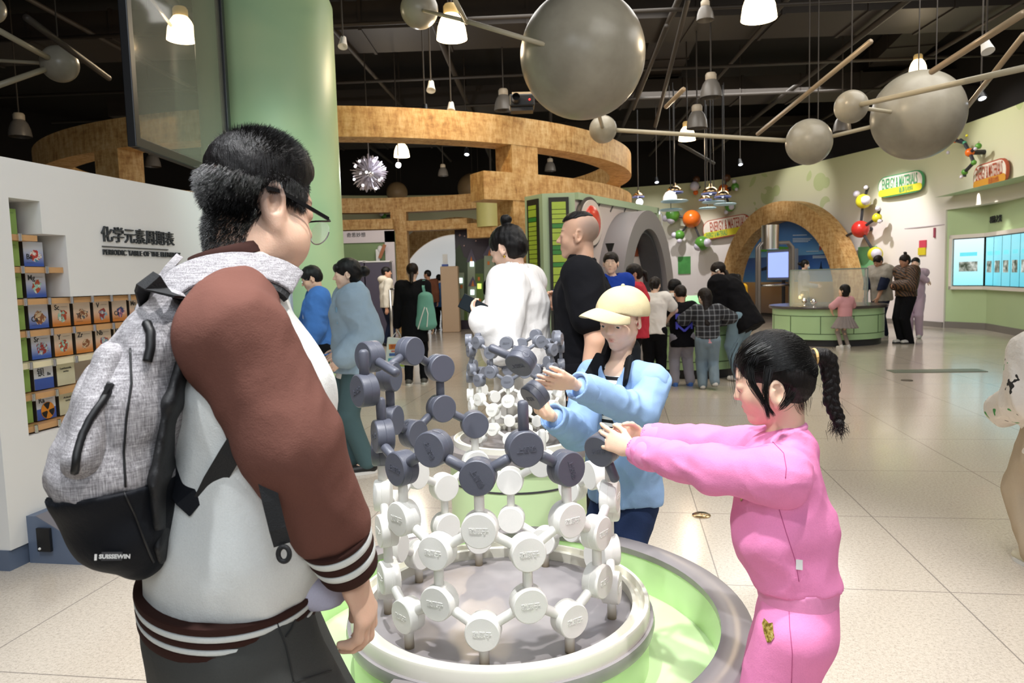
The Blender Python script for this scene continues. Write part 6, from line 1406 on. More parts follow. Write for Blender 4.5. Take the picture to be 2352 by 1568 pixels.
# -- children and the woman at the kids' counter
def kid(lab,px,py,face,H,**k):
    q=at(px,py); return Person(lab,q,face,H,'c',.008,**k)
p=Person('woman in a white T-shirt and black trousers leaning on the green counter',at(1503,893),(.35,1.),1.36,'f',.007,lean=.16,pitch=.3,head=(.5,1)); p.stand(.055,.02); p.setarm(1,p.L(.12,.30,.80),(1,-.3,0)); p.setarm(-1,p.L(-.12,.30,.80),(-1,-.3,0)); p.body(); p.top('top',M_wht,.32,.03,.018,1.1,(.004,7,3)); p.pants(M_blk,.012,1.08); p.shoes(M_shoew,M_shoew); p.hair('tail',M_hairb,.045)
p=kid('boy in a black T-shirt with a blue back print and grey trousers',1568,886,(.05,1.),1.24,lean=.12,pitch=.35); p.stand(.075,.0); p.setarm(1,p.L(.14,.24,.80),(1,-.4,0)); p.setarm(-1,p.L(-.14,.24,.80),(-1,-.4,0)); sd=A(lin('#2a2220'))
p.body(skin=SK['t'],colf=head_color(SK['t'],p.hc,p.hax,p.hh,extra=[((0,-.42,-.08),(.36,.2,.25),sd,.8,.6)])); p.top('t_shirt',M_blk,.40,.10,.022,1.16,(.004,7,4)); p.pants(cloth('grey_sweatpants','#9c98a0',.003),.014,1.15,wr=(.006,7,2)); p.shoes(M_shoeblue,M_shoeblue); p.hair('short',M_hairb,.03)
bc=p.chest-p.f*.135; M_bp=mat('print_blue','#3f42b8',.6); up=p.sp; ax=[p.r,p.f,up]
g=MB(); o=bc-up*.03; g.box(o,(.20,.05,.062),ax); g.box(o-up*.075,(.20,.05,.02),ax)
for q in (-1,1): 
    d=nrm(p.r*q*.55-up*.45*-1); g.box(o-up*.135+p.r*q*.045,(.125,.05,.024),[nrm(p.r*q+up*.95),p.f,np.cross(nrm(p.r*q+up*.95),p.f)]); g.box(o-up*.11+p.r*q*.088,(.022,.05,.085),ax)
g.build('back_print',M_bp,p.e)
p=kid('girl in a dark checked jacket and faded jeans with long hair, one heel lifted',1626,893,(.15,1.),1.20,lean=.10,pitch=.35,head=(-.4,1)); p.stand(.05); p.setleg(1,p.L(.07,-.10,.045)); p.setarm(1,p.L(.16,.22,.78),(1,-.4,0)); p.setarm(-1,p.L(-.14,.24,.80),(-1,-.4,0)); p.body()
s=NT('dark_check'); v=s.coord(); sx=s.n('ShaderNodeSeparateXYZ'); s.l(v,sx.inputs[0]); k=s.math('ADD',s.math('LESS_THAN',s.math('FRACT',s.math('MULTIPLY',sx.outputs[0],16)),.22),s.math('LESS_THAN',s.math('FRACT',s.math('MULTIPLY',sx.outputs[2],16)),.22)); s.base(s.mix(s.math('MULTIPLY',k,.4),'#23242a','#8d9299')); s.b.inputs['Roughness'].default_value=.9; M_chk=s.m
p.top('pink_shirt',cloth('pink_cotton','#e3a8b2'),.3,.035,.014); p.top('checked_jacket',M_chk,.95,-.01,.024,1.12,sl_r=1.15); p.pants(M_den2,.016,1.12,wr=(.005,6,3)); p.shoes(M_shoew,mat('sole_grey','#8d8a80',.6)); p.hair('long',M_hairb,.04)
p=kid('boy in a dark grey top with a white collar beyond the counter',1546,860,(.5,-1.),1.30,pitch=.3,head=(.9,.3)); p.o[1]+=0; p.stand(); p.downarm(1); p.downarm(-1); p.body(); p.top('top',cloth('charcoal_knit','#3a3c42'),.9,.04,.018,1.08); p.pants(M_navy); p.shoes(M_shoeb); p.hair('short',M_hair,.045); S=Sdf(.006); S.ec(p.neck-UZ*.02,p.neck+UZ*.01,.062,.06,k=.01); smesh('collar',S,M_wht,p.e)
# -- big woman bending over
q=at(1712,880); p=Person('woman in a black jacket with white piping bending over the green counter',(q[0]+.05,q[1]+.25),(-.75,.62),1.60,'f',.008,lean=.55,pitch=.05,head=(-.9,.3),build=1.28); p.stand(.06); p.setarm(-1,p.L(-.20,.26,.70),(.5,-.6,-.3)); p.setarm(1,p.L(.10,.50,.78),(0,0,-1)); p.body(skin=SK['f']*.85); p.top('jacket',M_blk,.72,.12,.03,1.12,(.006,6,4),sl_r=1.2); p.pants(cloth('blue_jeans','#7f98a8'),.014,1.05); p.shoes(M_shoew); p.hair('lowtail',M_hairb,.045)
e,w=p.arm[-1]; sh=p.sh[-1]; o=nrm([-.35,-.9,.25])*.085; g=MB(); g.tube([sh+o*.95+UZ*.02,sh+(e-sh)*.5+o*.98,e+o*.85,e+(w-e)*.4+o*.72],.010,8); g.build('piping',M_wht,p.e); h=hmap(p.hc,p.hax,p.hh); MB().tube([h(-.36,.10,.02),h(-.37,-.02,.05),h(-.36,-.1,.03)],.012,8).build('hair_clip',M_wht,p.e)
# -- behind: woman in blue, woman in red, child in yellow, attendant
p=Person('woman in a bright blue jacket behind the black T-shirt man',PY(1404,640,7.6)[:2],(.2,-.9),1.62,'f',.008,head=(-.25,-1)); p.stand(); p.downarm(1); p.downarm(-1); p.body(); p.top('jacket',cloth('royal_blue','#2344a8'),1.,.05,.026,1.12,(.004,7,2)); p.pants(M_blk); p.shoes(M_shoeb); p.hair('tail',M_hairb,.04)
MB().ribbon([p.sh[1]+UZ*.055+p.f*-.04,p.sh[1]-p.r*.05+UZ*.045+p.f*.085,p.chest+p.r*.06+p.f*.14],.05,[(0,0,1),(0,-.5,1),(0,-1,0)],.012).build('strap',M_blk,p.e)
p=Person('woman in a red padded jacket with a brown ponytail in profile',PY(1461,640,8.0)[:2],(-.9,.25),1.50,'f',.008,head=(-1,-.1),pitch=.15); p.stand(); p.downarm(1); p.downarm(-1); p.body(skin=SK['t']); p.top('jacket',cloth('red_padded','#c43a48',.002),1.,.05,.026,1.14,(.005,7,2)); p.pants(M_blk); p.shoes(M_shoeb); p.hair('tail',M_hairb,.045)
MB().ribbon([p.sh[-1]+UZ*.07-p.f*.02,p.sh[-1]+UZ*.02+p.f*.09-p.r*.02,p.chest-p.r*.1+p.f*.12-UZ*.1],.03,[(0,0,1),(0,-.6,1),(0,-1,0)],.012).build('strap',M_blk,p.e)
p=Person('child in a yellow coat with a blue rucksack in front of the blue arch',PY(1694,640,16.3)[:2],(.25,1.),1.32,'c',.012); p.o[2]=0; p.stand(); p.downarm(1); p.downarm(-1); p.body(); p.top('coat',cloth('yellow_coat','#d9a52e'),1.,.05,.026,1.15); p.pants(M_navy); p.shoes(M_shoeb); p.hair('bob',M_hair,.04)
S=Sdf(.012); S.ec(p.chest-p.f*.13-p.r*.03+UZ*.06,p.chest-p.f*.13-p.r*.03-UZ*.14,(.10,.06),(.11,.06),.02,right=p.r); thing(smesh('rucksack',S,cloth('blue_rucksack','#3f56a8')),'blue rucksack on the back of the child in the yellow coat','rucksack')
q=PY(1846,640,17.2)[:2]; p=Person('masked attendant with a dark bun and grey uniform behind the clear case',q,(.95,-.2),1.62,'f',.010,pitch=.15); p.stand(); p.setarm(1,p.L(.12,.25,1.0),(0,0,-1)); p.downarm(-1); p.body(skin=SK['f']*.9); p.top('uniform',cloth('uniform_grey','#8f8f9a'),1.,.05,.016,1.05); p.pants(M_navy); p.shoes(M_shoeb); p.hair('bun',M_hair,.04)
S=Sdf(.008); h=hmap(p.hc,p.hax,p.hh); S.el(h(0,.30,-.25),A([.24,.20,.20])*p.hh,p.hax,k=.01); smesh('face_mask',S,mat('mask_blue','#b5cfe0',.7),p.e)
# -- child in the tulle skirt
q=at(1940,800); p=Person('small child in a pink top and grey tulle skirt at the round counter',q,(-.25,1.),1.10,'c',.008,head=(-.7,.7),hs=.20); p.stand(.085,.03); p.setarm(-1,p.L(-.15,.14,.62),(-1,-.3,-.3)); p.setarm(1,p.L(.12,.2,.68),(1,-.3,0)); p.body(); p.top('pink_top',cloth('pink_tee','#d9a0a6'),.42,-.02,.018,1.1); p.pants(cloth('grey_tights','#a09690'),.002,.85,'tights'); p.skirt(cloth('grey_tulle','#938a88',.004,vary=.15),.36,.235,'tulle_skirt'); p.shoes(M_shoew,M_shoew); p.hair('bob',M_hair,.04)
# -- group right of the round counter
q=at(2030,777); p=Person('man in a grey hoodie with navy sleeves at the round counter',(q[0]+.02,q[1]+.15),(-.85,-.3),1.64,'m',.008,pitch=.42,lean=.10,head=(-.9,-.45),build=1.08); p.stand(.06); p.setarm(-1,p.L(-.16,.26,.80),(0,-.5,-1)); p.setarm(1,p.L(.2,.22,.82),(0,-.5,-1)); p.body(skin=SK['t']*.85)
p.top('sleeves',M_navy,1.,-.08,.010,1.1,sl_r=1.25); p.top('hoodie',cloth('two_tone_grey','#a09a90'),.16,.06,.036,1.2,(.006,6,3)); p.pants(M_navy,.012); p.shoes(M_shoew,M_shoew); p.hair('short',M_hairb,.05)
S=Sdf(.010); S.ec(p.neck-p.f*.05-p.r*.08,p.neck-p.f*.05+p.r*.08,.075,.075,k=.02); smesh('hood',S,cloth('hood_grey','#b5ab9c'),p.e); g=MB(); c=p.chest+p.tf*.148; g.box(c-UZ*.02,(.10,.02,.09),[p.r,p.tf,p.sp]); g.build('chest_print',mat('print_rb','#8a4560',.6,vary=.5,vscale=40),p.e)
q=at(2079,788); p=Person('woman in a brown striped jacket and black trousers with arms folded',q,(-.95,-.2),1.61,'f',.008,head=(-.95,-.15),pitch=.25,build=1.05); p.stand(.04,.03); p.setarm(-1,p.L(-.02,.20,1.07),(-.6,0,-1)); p.setarm(1,p.L(.02,.22,1.05),(.6,0,-1)); p.body(skin=SK['t']*.75)
s=NT('brown_stripe'); v=s.coord('Object',rot=(0,.5,0)); wv=s.n('ShaderNodeTexWave'); wv.inputs['Scale'].default_value=9; wv.inputs['Distortion'].default_value=5; s.l(v,wv.inputs['Vector']); s.base(s.ramp(wv.outputs[1],[(.5,'#221a14'),(.8,'#6a4a30')])); s.b.inputs['Roughness'].default_value=.6
p.top('striped_jacket',s.m,1.,-.02,.030,1.16,(.006,7,5),sl_r=1.2); p.pants(M_blk,.012,1.1,bottom=-.6); p.shoes(M_shoew,M_shoeb); p.hair('knot',M_hairb,.05)
g=MB()
for qn in (-1,): hp,kn,an,dd=p.leg[qn]; g.tube([hp-p.r*.098,kn-p.r*.074,an-p.r*.062+UZ*.02],.007,6)
g.build('side_stripe',mat('stripe_grey','#8d8078',.7),p.e)
q=at(2100,776); p=Person('person in a lilac outfit standing behind the striped jacket woman',q,(-.6,-.8),1.56,'f',.010); p.stand(); p.setarm(1,p.L(.24,.08,1.10),(1,-.5,0)); p.setarm(-1,p.L(-.20,.12,1.12),(-1,-.5,0)); p.body(); lil=cloth('lilac_cotton','#c9b2c6',.002); p.top('lilac_top',lil,1.,.05,.02,1.12,(.005,7,1)); p.pants(lil,.012,1.1); p.shoes(M_shoew); p.hair('bun')
# -- child at the right edge
q=at(2338,1316); p=Person('child at the right edge in a white print top and beige trousers',(q[0]+.20,q[1]+.05),(-.1,1.),1.25,'c',.006); p.setleg(-1,p.L(-.085,0,0)); p.setleg(1,p.L(.06,.03,0)); p.setarm(-1,p.L(-.12,.18,.70),(-1,-.6,0),p.L(-.185,-.04,.80)); p.downarm(1); p.body()
s=NT('cat_print'); v=s.coord(); n=s.noise(v,13,2); n2=s.noise(v,15.5,2); c=s.mix(s.math('GREATER_THAN',n,.66),'#e9e0d6','#4f9a55'); c=s.mix(s.math('GREATER_THAN',n2,.68),c,'#2b2724'); s.base(c); s.b.inputs['Roughness'].default_value=.85; s.bump(s.noise(v,20,3),.01)
p.top('print_top',s.m,1.,.06,.03,1.14,(.007,6,2),sl_r=1.35); p.pants(cloth('beige_chino','#b8a68e',.002),.018,1.16,wr=(.006,6,5)); p.shoes(mat('shoe_beige','#cfc6ae',.6),M_shoew); p.hair('bob')
# ================================================================ THE THREE PEOPLE AT THE TABLE
# ---------------------------------------------------------------- the man with the rucksack
p=Person('man in a brown and cream varsity jacket with glasses, wearing a grey rucksack',(-.45,1.19),(.95,.32),1.74,'m',.006)
p.neck=P(548,628,1.2); p.pel=P(538,1400,1.215); p.sp=nrm(p.neck-p.pel); p.chest=p.pel+(p.neck-p.pel)*.7; p.tf=p.f
p.hh=.208; p.hax=axes((.70,.71),.27,.02); p.hc=P(597,466,1.215)
N_=p.neck; r_=p.r; f_=p.f
p.sh={1:N_-p.sp*.085+r_*.172,-1:N_-p.sp*.085-r_*.172}
eR=P(672,1015,1.035); wR=P(800,1296,1.13); p.arm={1:(eR,wR),-1:(P(655,900,1.47),P(655,1010,1.36))}
p.hl=.185; fl=p.pel-f_*.02
for q in (1,-1): p.setleg(q,(fl[0]+r_[0]*q*.10+f_[0]*q*.02,fl[1]+r_[1]*q*.10,0))
hk={1:dict(d=nrm([.28,.06,-1]),n=nrm([-1,.12,-.05]),curl=(.62,.66,.72,.78),thumb=(.45,.50,.25),side=1,spread=.08),-1:dict(d=nrm([-.1,-.5,-1]),n=A([-.5,-.6,0]))}
st=A(lin('#4d4744'))
S=p.bodysdf(fine=True,handkw=hk,h=.0034); 
S.ec(P(566,622,1.2),p.hc-p.hax[2]*.06-p.hax[1]*.018,.056,.054,.015)       # a solid neck
S.ec(P(585,600,1.18),P(645,560,1.2),.038,.045,.03)
stub=[((0,-.20,.12),(.42,.36,.40),A([.012,.011,.011]),.25,1.),((.33,.02,.07),(.17,.22,.15),st,.7,.9),((.30,-.18,-.12),(.20,.22,.20),st,.9,.85),((0,-.42,-.2),(.30,.2,.26),st,.9,.9),((.30,.13,-.13),(.10,.07,.13),A(lin('#7b706a')),.9,.7),((.2,.2,-.38),(.25,.2,.14),A(lin('#b08f7a')),.9,.5)]
V,F=S.mesh(1); me=tomesh('body',V,F); cf=head_color(A(lin('#dcb59c')),p.hc,p.hax,p.hh,extra=stub)
C=np.concatenate([cf(V),np.ones((len(V),1))],1).astype(np.float32); at_c=me.color_attributes.new('Col','FLOAT_COLOR','POINT'); at_c.data.foreach_set('color',C.ravel()); link('body',me,M_skin,p.e); p.eyes()
# hair: dense crown, short faded sides
def man_hair():
    h=hmap(p.hc,p.hax,p.hh); n=42000; d=rn.normal(size=(n,3)); d/=np.linalg.norm(d,axis=1)[:,None]; X,Y,Z=d.T
    pos=np.stack([X*.335,-.045+Y*.39,.13+Z*.37],1); nor=np.stack([X/.335,Y/.415,Z/.37],1); nor/=np.linalg.norm(nor,axis=1)[:,None]
    low=(Y<-.1)&(Z<.2); pos[low]+=np.stack([0*X,0*X-.0,0*X],1)[low]
    zz=pos[:,2]; yy=pos[:,1]; top=np.clip((zz-.26)/.16,0,1)
    front=(yy>.30-.0*zz)&(zz<.30); side=(np.abs(pos[:,0])>.2)&(zz<-.02+.0*yy)&(yy>-.12); ear=(np.abs(pos[:,0])>.24)&(yy>-.13)&(yy<.06)&(zz<.04); nape=zz<-.34; face=(yy>.12)&(zz<.16)
    ok=~(front|side|ear|nape|face)
    pos,nor,top=pos[ok],nor[ok],top[ok]; m=len(pos); keep=rn.uniform(size=m)<(.75+.25*top); pos,nor,top=pos[keep],nor[keep],top[keep]; m=len(pos)
    up=np.tile(A([0,.35,.55]),(m,1)); comb=np.stack([.15*np.sin(pos[:,0]*30),.75+0*top,.25+0*top],1)
    dr=nor*(.55+.5*top)[:,None]+comb*(.9*top)[:,None]+A([0,-.1,-.65])*(1-top)[:,None]+rn.normal(size=(m,3))*.22
    dr/=np.linalg.norm(dr,axis=1)[:,None]; back=np.clip((-pos[:,1]-.05)/.3,0,1)*np.clip((pos[:,2]+.2)/.25,0,1)
    ln=(.024+.078*top+.016*back*(1-top)+.02*rn.uniform(size=m))*p.hh*(.8+.4*rn.uniform(size=m))
    W_=pos@ (p.hax*p.hh)+p.hc; D_=dr@p.hax
    return strands('hair',W_,D_,ln,M_strand,p.e,.00055,3,.10)
man_hair()
def fade():
    nn=np.zeros(len(V)*3); me.vertices.foreach_get('normal',nn); nn=nn.reshape(-1,3); q=((V-p.hc)@p.hax.T)/p.hh; x,y,z=np.abs(q[:,0]),q[:,1],q[:,2]
    ok=(y<.05)&(z>-.52+.55*(y+.4).clip(0,1))&(z<.14)&(y>-.62)&~((x>.27)&(y>-.17)&(y<.08)&(z<.13)); ok|=(x>.2)&(y>.02)&(y<.26)&(z>.02)&(z<.2); I=np.argwhere(ok)[:,0]; I=rn.choice(I,16000)
    n_=nn[I]; d=n_*.55+(A([0,-.25,-1.])@p.hax)+rn.normal(size=n_.shape)*.16; d/=np.linalg.norm(d,axis=1)[:,None]; fz=np.clip((q[I,2]+.5)/.45,.12,1)
    strands('hair_fade',V[I]+rn.normal(size=n_.shape)*.0012,d,(.004+.012*fz)*(.6+.8*rn.uniform(size=len(I))),M_strand,p.e,.0004,3)
fade()
S=Sdf(.004); h=hmap(p.hc,p.hax,p.hh); S.el(h(0,-.055,.21),A([.345,.425,.345])*p.hh,p.hax); S.el(h(0,.08,.36),A([.24,.25,.16])*p.hh,p.hax,.03); S.el(h(0,-.15,.08),A([.312,.275,.31])*p.hh,p.hax,.02); S.el(h(0,.45,.0),A([.5,.25,.34])*p.hh,p.hax,.01,'-'); S.cut(h(0,-.3,-.20),nrm(-p.hax[2]+.5*p.hax[1])); S.fn(lambda q:.0022*wav(q,40,5)); smesh('hair_base',S,M_hair,p.e)
# spectacles
h=hmap(p.hc,p.hax,p.hh); g=MB(); g.ribbon([h(.365,-.14,.045),h(.362,-.03,.055),h(.355,.20,.02),h(.335,.43,-.015)],.006,tuple(p.hax[0]),.003)
g.tube([h(.335,.43,-.015),h(.30,.47,-.02),h(.04,.49,.0),h(-.04,.49,.0),h(-.30,.47,-.02),h(-.335,.43,-.015),h(-.355,.2,.02),h(-.362,-.03,.055)],.0016,8)
sp_=g.build('spectacles',mat('spectacle_black','#101012',.3),p.e); g=MB()
for q in (1,-1): g.tube([h(q*(.165+.145*math.cos(t)),.475,-.11+.10*math.sin(t)) for t in np.linspace(PI,2*PI,14)],.0011,6)
g.build('lens_rim',mat('clear_rim','#9b9aa0',.2,metal=.6),sp_); g=MB()
for q in (1,-1): g.extr([h(q*(.165+.14*math.cos(t)),.474,-.11+.095*math.sin(t)) for t in np.linspace(0,2*PI,24)[:-1]],p.hax[1]*.001)
s=NT('lens_glass'); s.b.inputs['Alpha'].default_value=.14; s.b.inputs['Roughness'].default_value=.03; s.base('#dfe6e6'); g.build('lens',s.m,sp_)
# jacket
M_cream=cloth('cream_fleece_jacket','#e3e6e4',.0022,vary=.04); M_brown=cloth('brown_fleece','#6b473e',.002,vary=.05); M_rib=cloth('brown_rib','#3a241f',.001); M_ribw=cloth('white_rib','#dfe4e2',.001)
def body_torso(h=.006,i=0.):
    S=Sdf(h); c=lambda y,x=548,d=1.2:P(x,y,d)
    S.ec(c(1345,533,1.21),c(1210,556,1.205),(.193+i,.124+i),(.190+i,.130+i),.03,right=r_).ec(c(1210,556,1.205),c(900,577,1.2),(.190+i,.130+i),(.183+i,.121+i),.05,right=r_).ec(c(900,577,1.2),N_-p.sp*.075,(.183+i,.121+i),(.135+i,.080+i),.05,right=r_)
    S.ec(N_-p.sp*.045,p.sh[1]-p.sp*.0,.052,.045,.04).ec(N_-p.sp*.045,p.sh[-1]-p.sp*.0,.052,.045,.04)
    return S
S=body_torso(); S.cut(P(533,1330,1.21),-p.sp); S.fn(folds(.0075,3.2,21,(1.3,1.3,.75))); S.fn(folds(.003,8,5,(1,1,.6))); S.ec(N_-p.sp*.01,N_+p.sp*.1,.062,.07,.008,'-' ) if False else None
smesh('jacket_body',S,M_cream,p.e)
A0=N_-p.sp*.030+r_*.060
def sleeve(q,rs,seed):
    e,w=p.arm[q]; S=Sdf(.006); a0=N_-p.sp*.034+r_*q*.062; s0=p.sh[q]-p.sp*.005
    S.ec(a0,s0,.056,rs[0],.02).ec(s0,e,rs[0],rs[1],.03).ec(e,w-nrm(w-e)*.085,rs[1],rs[2],.03); S.fn(folds(.0065,4.2,seed,(1.2,1.2,.8))); S.fn(folds(.0025,11,seed+1)); return smesh('sleeve',S,M_brown,p.e)
sleeve(1,(.074,.068,.060),31); sleeve(-1,(.080,.068,.055),35)
# cuff, hem and collar ribs in stripes
def ribs(name,a,b,ra,rb,right,n,cols,h=.005,par=None):
    a=A(a);b=A(b); m=[M_rib,M_ribw]; g=MB(); ax=nrm(b-a); rg_=A(right)-ax*(A(right)@ax); rg_/=np.linalg.norm(rg_); fr_=np.cross(ax,rg_); ra=A(ra)*np.ones(2); rb=A(rb)*np.ones(2)
    for (t0,t1,mi) in cols:
        g.m=mi; K=72; o=len(g.V); V=[]
        ts=[t0,t0+.02,(t0+t1)/2,t1-.02,t1]
        for j,t in enumerate(ts):
            rr=ra+(rb-ra)*t; bul=(0,.003,.004,.003,0)[j]
            for k in range(K): an=2*PI*k/K; V.append(a+(b-a)*t+rg_*math.cos(an)*(rr[0]+bul)+fr_*math.sin(an)*(rr[1]+bul))
        g.add(V,[(j*K+k,j*K+(k+1)%K,(j+1)*K+(k+1)%K,(j+1)*K+k) for j in range(4) for k in range(K)])
    g.m=0; K=72; o=len(g.V)
    for t in (0,1):
        rr=ra+(rb-ra)*t; V=[a+(b-a)*t+rg_*math.cos(2*PI*k/K)*rr[0]+fr_*math.sin(2*PI*k/K)*rr[1] for k in range(K)]; g.add(V,[tuple(range(K))])
    return g.build(name,m,p.e,smooth=True,auto=.9)
d=nrm(wR-eR); STR=[(0,.16,0),(.16,.34,1),(.34,.52,0),(.52,.70,1),(.70,1.,0)]
ribs('cuff',wR-d*.062,wR+d*.010,(.060,.052),(.047,.041),r_,72,[(0,.12,0),(.12,.32,1),(.32,.52,0),(.52,.72,1),(.72,1,0)])
ribs('hem',P(533,1316,1.21),P(531,1392,1.213),(.208,.141),(.200,.134),r_,72,[(0,.22,0),(.22,.40,1),(.40,.58,0),(.58,.74,1),(.74,1,0)])
cx=nrm(p.sp*.85-f_*.30); ribs('collar',N_-cx*.016+f_*.006,N_+cx*.044+f_*.010,(.086,.086),(.068,.072),r_,72,[(0,.2,1),(.2,.42,0),(.42,.66,1),(.66,1,0)])
S=Sdf(.005); S.ec(P(722,1352,1.17),P(742,1362,1.18),.030,.034,.01).ec(P(690,1350,1.15),P(742,1352,1.18),.03,.032,.02); S.cut(P(740,1388,1.17),(0,0,-1)); S.fn(folds(.003,7,3)); smesh('shirt_tail',S,cloth('lilac_shirt','#c3c3d8'),p.e)
# trousers
M_tr=cloth('charcoal_chino','#4b4c4a',.0022,vary=.10)
S=Sdf(.007); S.ec(P(535,1395,1.215),P(533,1330,1.213),(.182,.122),(.18,.118),.02,right=r_)
for q in (1,-1): hp,kn,an,dd=p.leg[q]; S.ec(hp+r_*q*.012,kn,.112,.085,.04).ec(kn,an+UZ*.03,.085,.066,.02)
S.ec(p.pel-UZ*.02-f_*.03,p.pel-UZ*.14-f_*.03,(.16,.11),(.15,.10),.03,right=r_); S.cut(P(533,1340,1.213),p.sp); S.fn(folds(.006,3.4,8,(1,1,.6))); tr=smesh('trousers',S,M_tr,p.e)
M_seam=mat('seam_dark','#2b2c2c',.8)
stitched('pocket_seam',tr,[[(372,1378),(362,1400),(438,1425),(525,1405)],[(385,1378),(374,1396),(438,1417),(520,1398)],[(628,1412),(655,1480),(675,1568)],[(680,1412),(668,1445),(655,1462)],[(670,1568),(760,1540)]],.0012,M_seam,p.e)
p.shoes(M_shoeb,M_shoew)
MAN=p
# ---- his rucksack
rk=empty('rucksack',P(300,1300,1.08),'grey mottled rucksack with a black base worn by the man in the varsity jacket','rucksack')
def heather():
    s=NT('grey_heather'); v=s.coord('Object',scale=(1,1,.07),rot=(0,.25,0)); v2=s.coord('Object',scale=(.07,.07,1)); a=s.noise(v,620,3,.7); b=s.noise(v2,620,3,.7); big=s.noise(s.coord(),9,3)
    k=s.math('ADD',s.math('MULTIPLY',a,.55),s.math('MULTIPLY',b,.45)); c=s.ramp(k,[(.36,'#605d60'),(.47,'#8b888b'),(.56,'#a8a5a8'),(.66,'#cdcacc')]); s.base(c); s.b.inputs['Roughness'].default_value=.85
    s.bump(s.math('ADD',s.math('MULTIPLY',k,.06),big),.012,.6); return s.m
M_hea=heather(); M_bk=cloth('black_nylon','#15171c',.0016,rough=.65); M_web=mat('black_webbing','#121316',.6,bump=.001,bscale=400)
b_=-f_
pk=[(P(400,712,1.10),(.085,.028)),(P(368,790,1.09),(.108,.050)),(P(305,930,1.07),(.126,.068)),(P(266,1075,1.06),(.132,.076)),(P(288,1165,1.07),(.120,.064)),(P(322,1212,1.09),(.10,.044))]
def pack(h,i=0.): 
    S=Sdf(h)
    for (a,ra),(b,rb) in zip(pk[:-1],pk[1:]): S.ec(a,b,A(ra)+i,A(rb)+i,.035,right=r_)
    return S
lc=P(285,1118,1.0); ln=nrm(UZ*.97+b_*.10+r_*-.12)
S=pack(.005); S.cut(lc-ln*.004,-ln); S.fn(folds(.006,4.2,44)); S.fn(folds(.003,9,47)); 
mainp=smesh('main_body',S,M_hea,rk)
S=pack(.005,.004); S.cut(lc,ln); S.fn(folds(.004,4.5,45)); basep=smesh('base',S,M_bk,rk)
S=Sdf(.005)
for (a,ra),(b,rb) in zip(pk[:-1],pk[1:]): S.ec(a+f_*(ra[1]*.85),b+f_*(rb[1]*.85),(ra[0]*.93,.014),(rb[0]*.93,.014),.02,right=r_)
smesh('back_pad',S,M_web,rk)
# front pocket panel bulge with zip, top flap, side seam
S=Sdf(.005); S.ec(P(262,830,1.02),P(205,1060,.985),(.060,.028),(.085,.034),.02,right=r_); S.cut(lc-ln*.003,-ln); S.fn(folds(.004,6,49)); pocket=smesh('front_pocket',S,M_hea,rk)
S=Sdf(.004); S.ec(P(252,812,1.04),P(345,772,1.03),.018,.016,.01).ec(P(345,772,1.03),P(368,742,1.02),.016,.012,.01); S.fn(folds(.003,9,50)); flap=smesh('top_flap',S,M_hea,rk)
ZT=mat('zip_tape','#0d0e11',.5); allp=[mainp,pocket,basep,flap]
stitched('pocket_zip',allp,[[(256,882),(236,918),(208,960),(190,1000),(178,1042),(172,1082)]],.0052,ZT,rk,.002)
stitched('top_zip',allp,[[(338,742),(347,765),(346,800),(338,830)]],.0065,ZT,rk,.002)
stitched('side_seam',allp,[[(300,800),(302,880),(290,960),(284,1040),(288,1118)],[(284,1130),(308,1180),(330,1240),(352,1290)]],.0016,ZT,rk,.001)
zp=caster(*allp)(246,905,.006); MB().box(zp,(.006,.006,.028),[r_,b_,nrm(P(256,882,1)-P(236,918,1))]).build('zip_puller',mat('puller_steel','#55575c',.3,metal=.8),rk)
c=caster(basep); q0=c(237,1273,.003); q1=c(281,1273,.003); xa=nrm(q1-q0); up=nrm(UZ-xa*(UZ@xa)); nn=np.cross(xa,up); mid=(q0+q1)/2+nn*.002; lb=MB().box(mid,(np.linalg.norm(q1-q0),.011,.002),[xa,up,nn]).build('label_patch',mat('patch_grey','#3d3d40',.5),rk)
text_obj('label_lettering','▮SUISSEWIN',.0075,mid+nn*.0015,xa,up,M_white,lb,.0003,.0003)
# straps
def strap(pts,w,up,th,m,name): return MB().ribbon([P(*q) for q in pts],w,up,th).build(name,m,rk,smooth=False)
oc=caster(*[o for o in MAN.e.children if o.name.split('.')[0] in('jacket_body','sleeve')])
def draped(pts,lift,w,th,m,name):
    V=[];U_=[]
    for i,(x,y) in enumerate(pts):
        q=oc(x,y,0.)
        if q is None: q=P(x,y,1.1)
        V.append(q)
    V=A(V); cen=N_-p.sp*.10; U_=[nrm(v-(cen+r_*((v-cen)@r_)*.6)) for v in V]; V=[v+u*lift for v,u in zip(V,U_)]
    # smooth the path
    for _ in range(2): V=[V[0]]+[(V[i-1]+2*V[i]+V[i+1])/4 for i in range(1,len(V)-1)]+[V[-1]]
    return MB().ribbon(V,w,[tuple(u) for u in U_],th).build(name,m,rk)
path=[(432,690),(446,665),(464,642),(486,622),(512,607),(540,600),(568,601),(594,608),(618,622)]
ms=N_-p.sp*.034+r_*.098; ths=np.radians(np.linspace(202,28,20))
def wrap(R,w,th,m,name): 
    U_=[f_*math.cos(t)+p.sp*math.sin(t) for t in ths]; pts=[ms+f_*math.cos(t)*(R+.028)+p.sp*(math.sin(t)*(R-.016)-.012)-r_*.030*max(0,math.cos(t))+r_*.012 for t in ths]
    return MB().ribbon(pts,w,[tuple(u*.72+r_*.69) for u in U_],th).build(name,m,rk,bevel=.003)
wrap(.066,.070,.010,M_web,'strap_pad'); wrap(.073,.054,.009,M_hea,'shoulder_strap')
strap([(470,1150,1.03),(492,1105,1.02),(525,1050,1.005),(556,1000,1.0),(580,965,1.01)],.030,(r_[0],r_[1],.1),.003,M_web,'lower_strap')
strap([(420,1060,1.06),(455,1120,1.03),(478,1140,1.03)],.07,(r_[0],r_[1],.1),.006,M_bk,'strap_anchor')
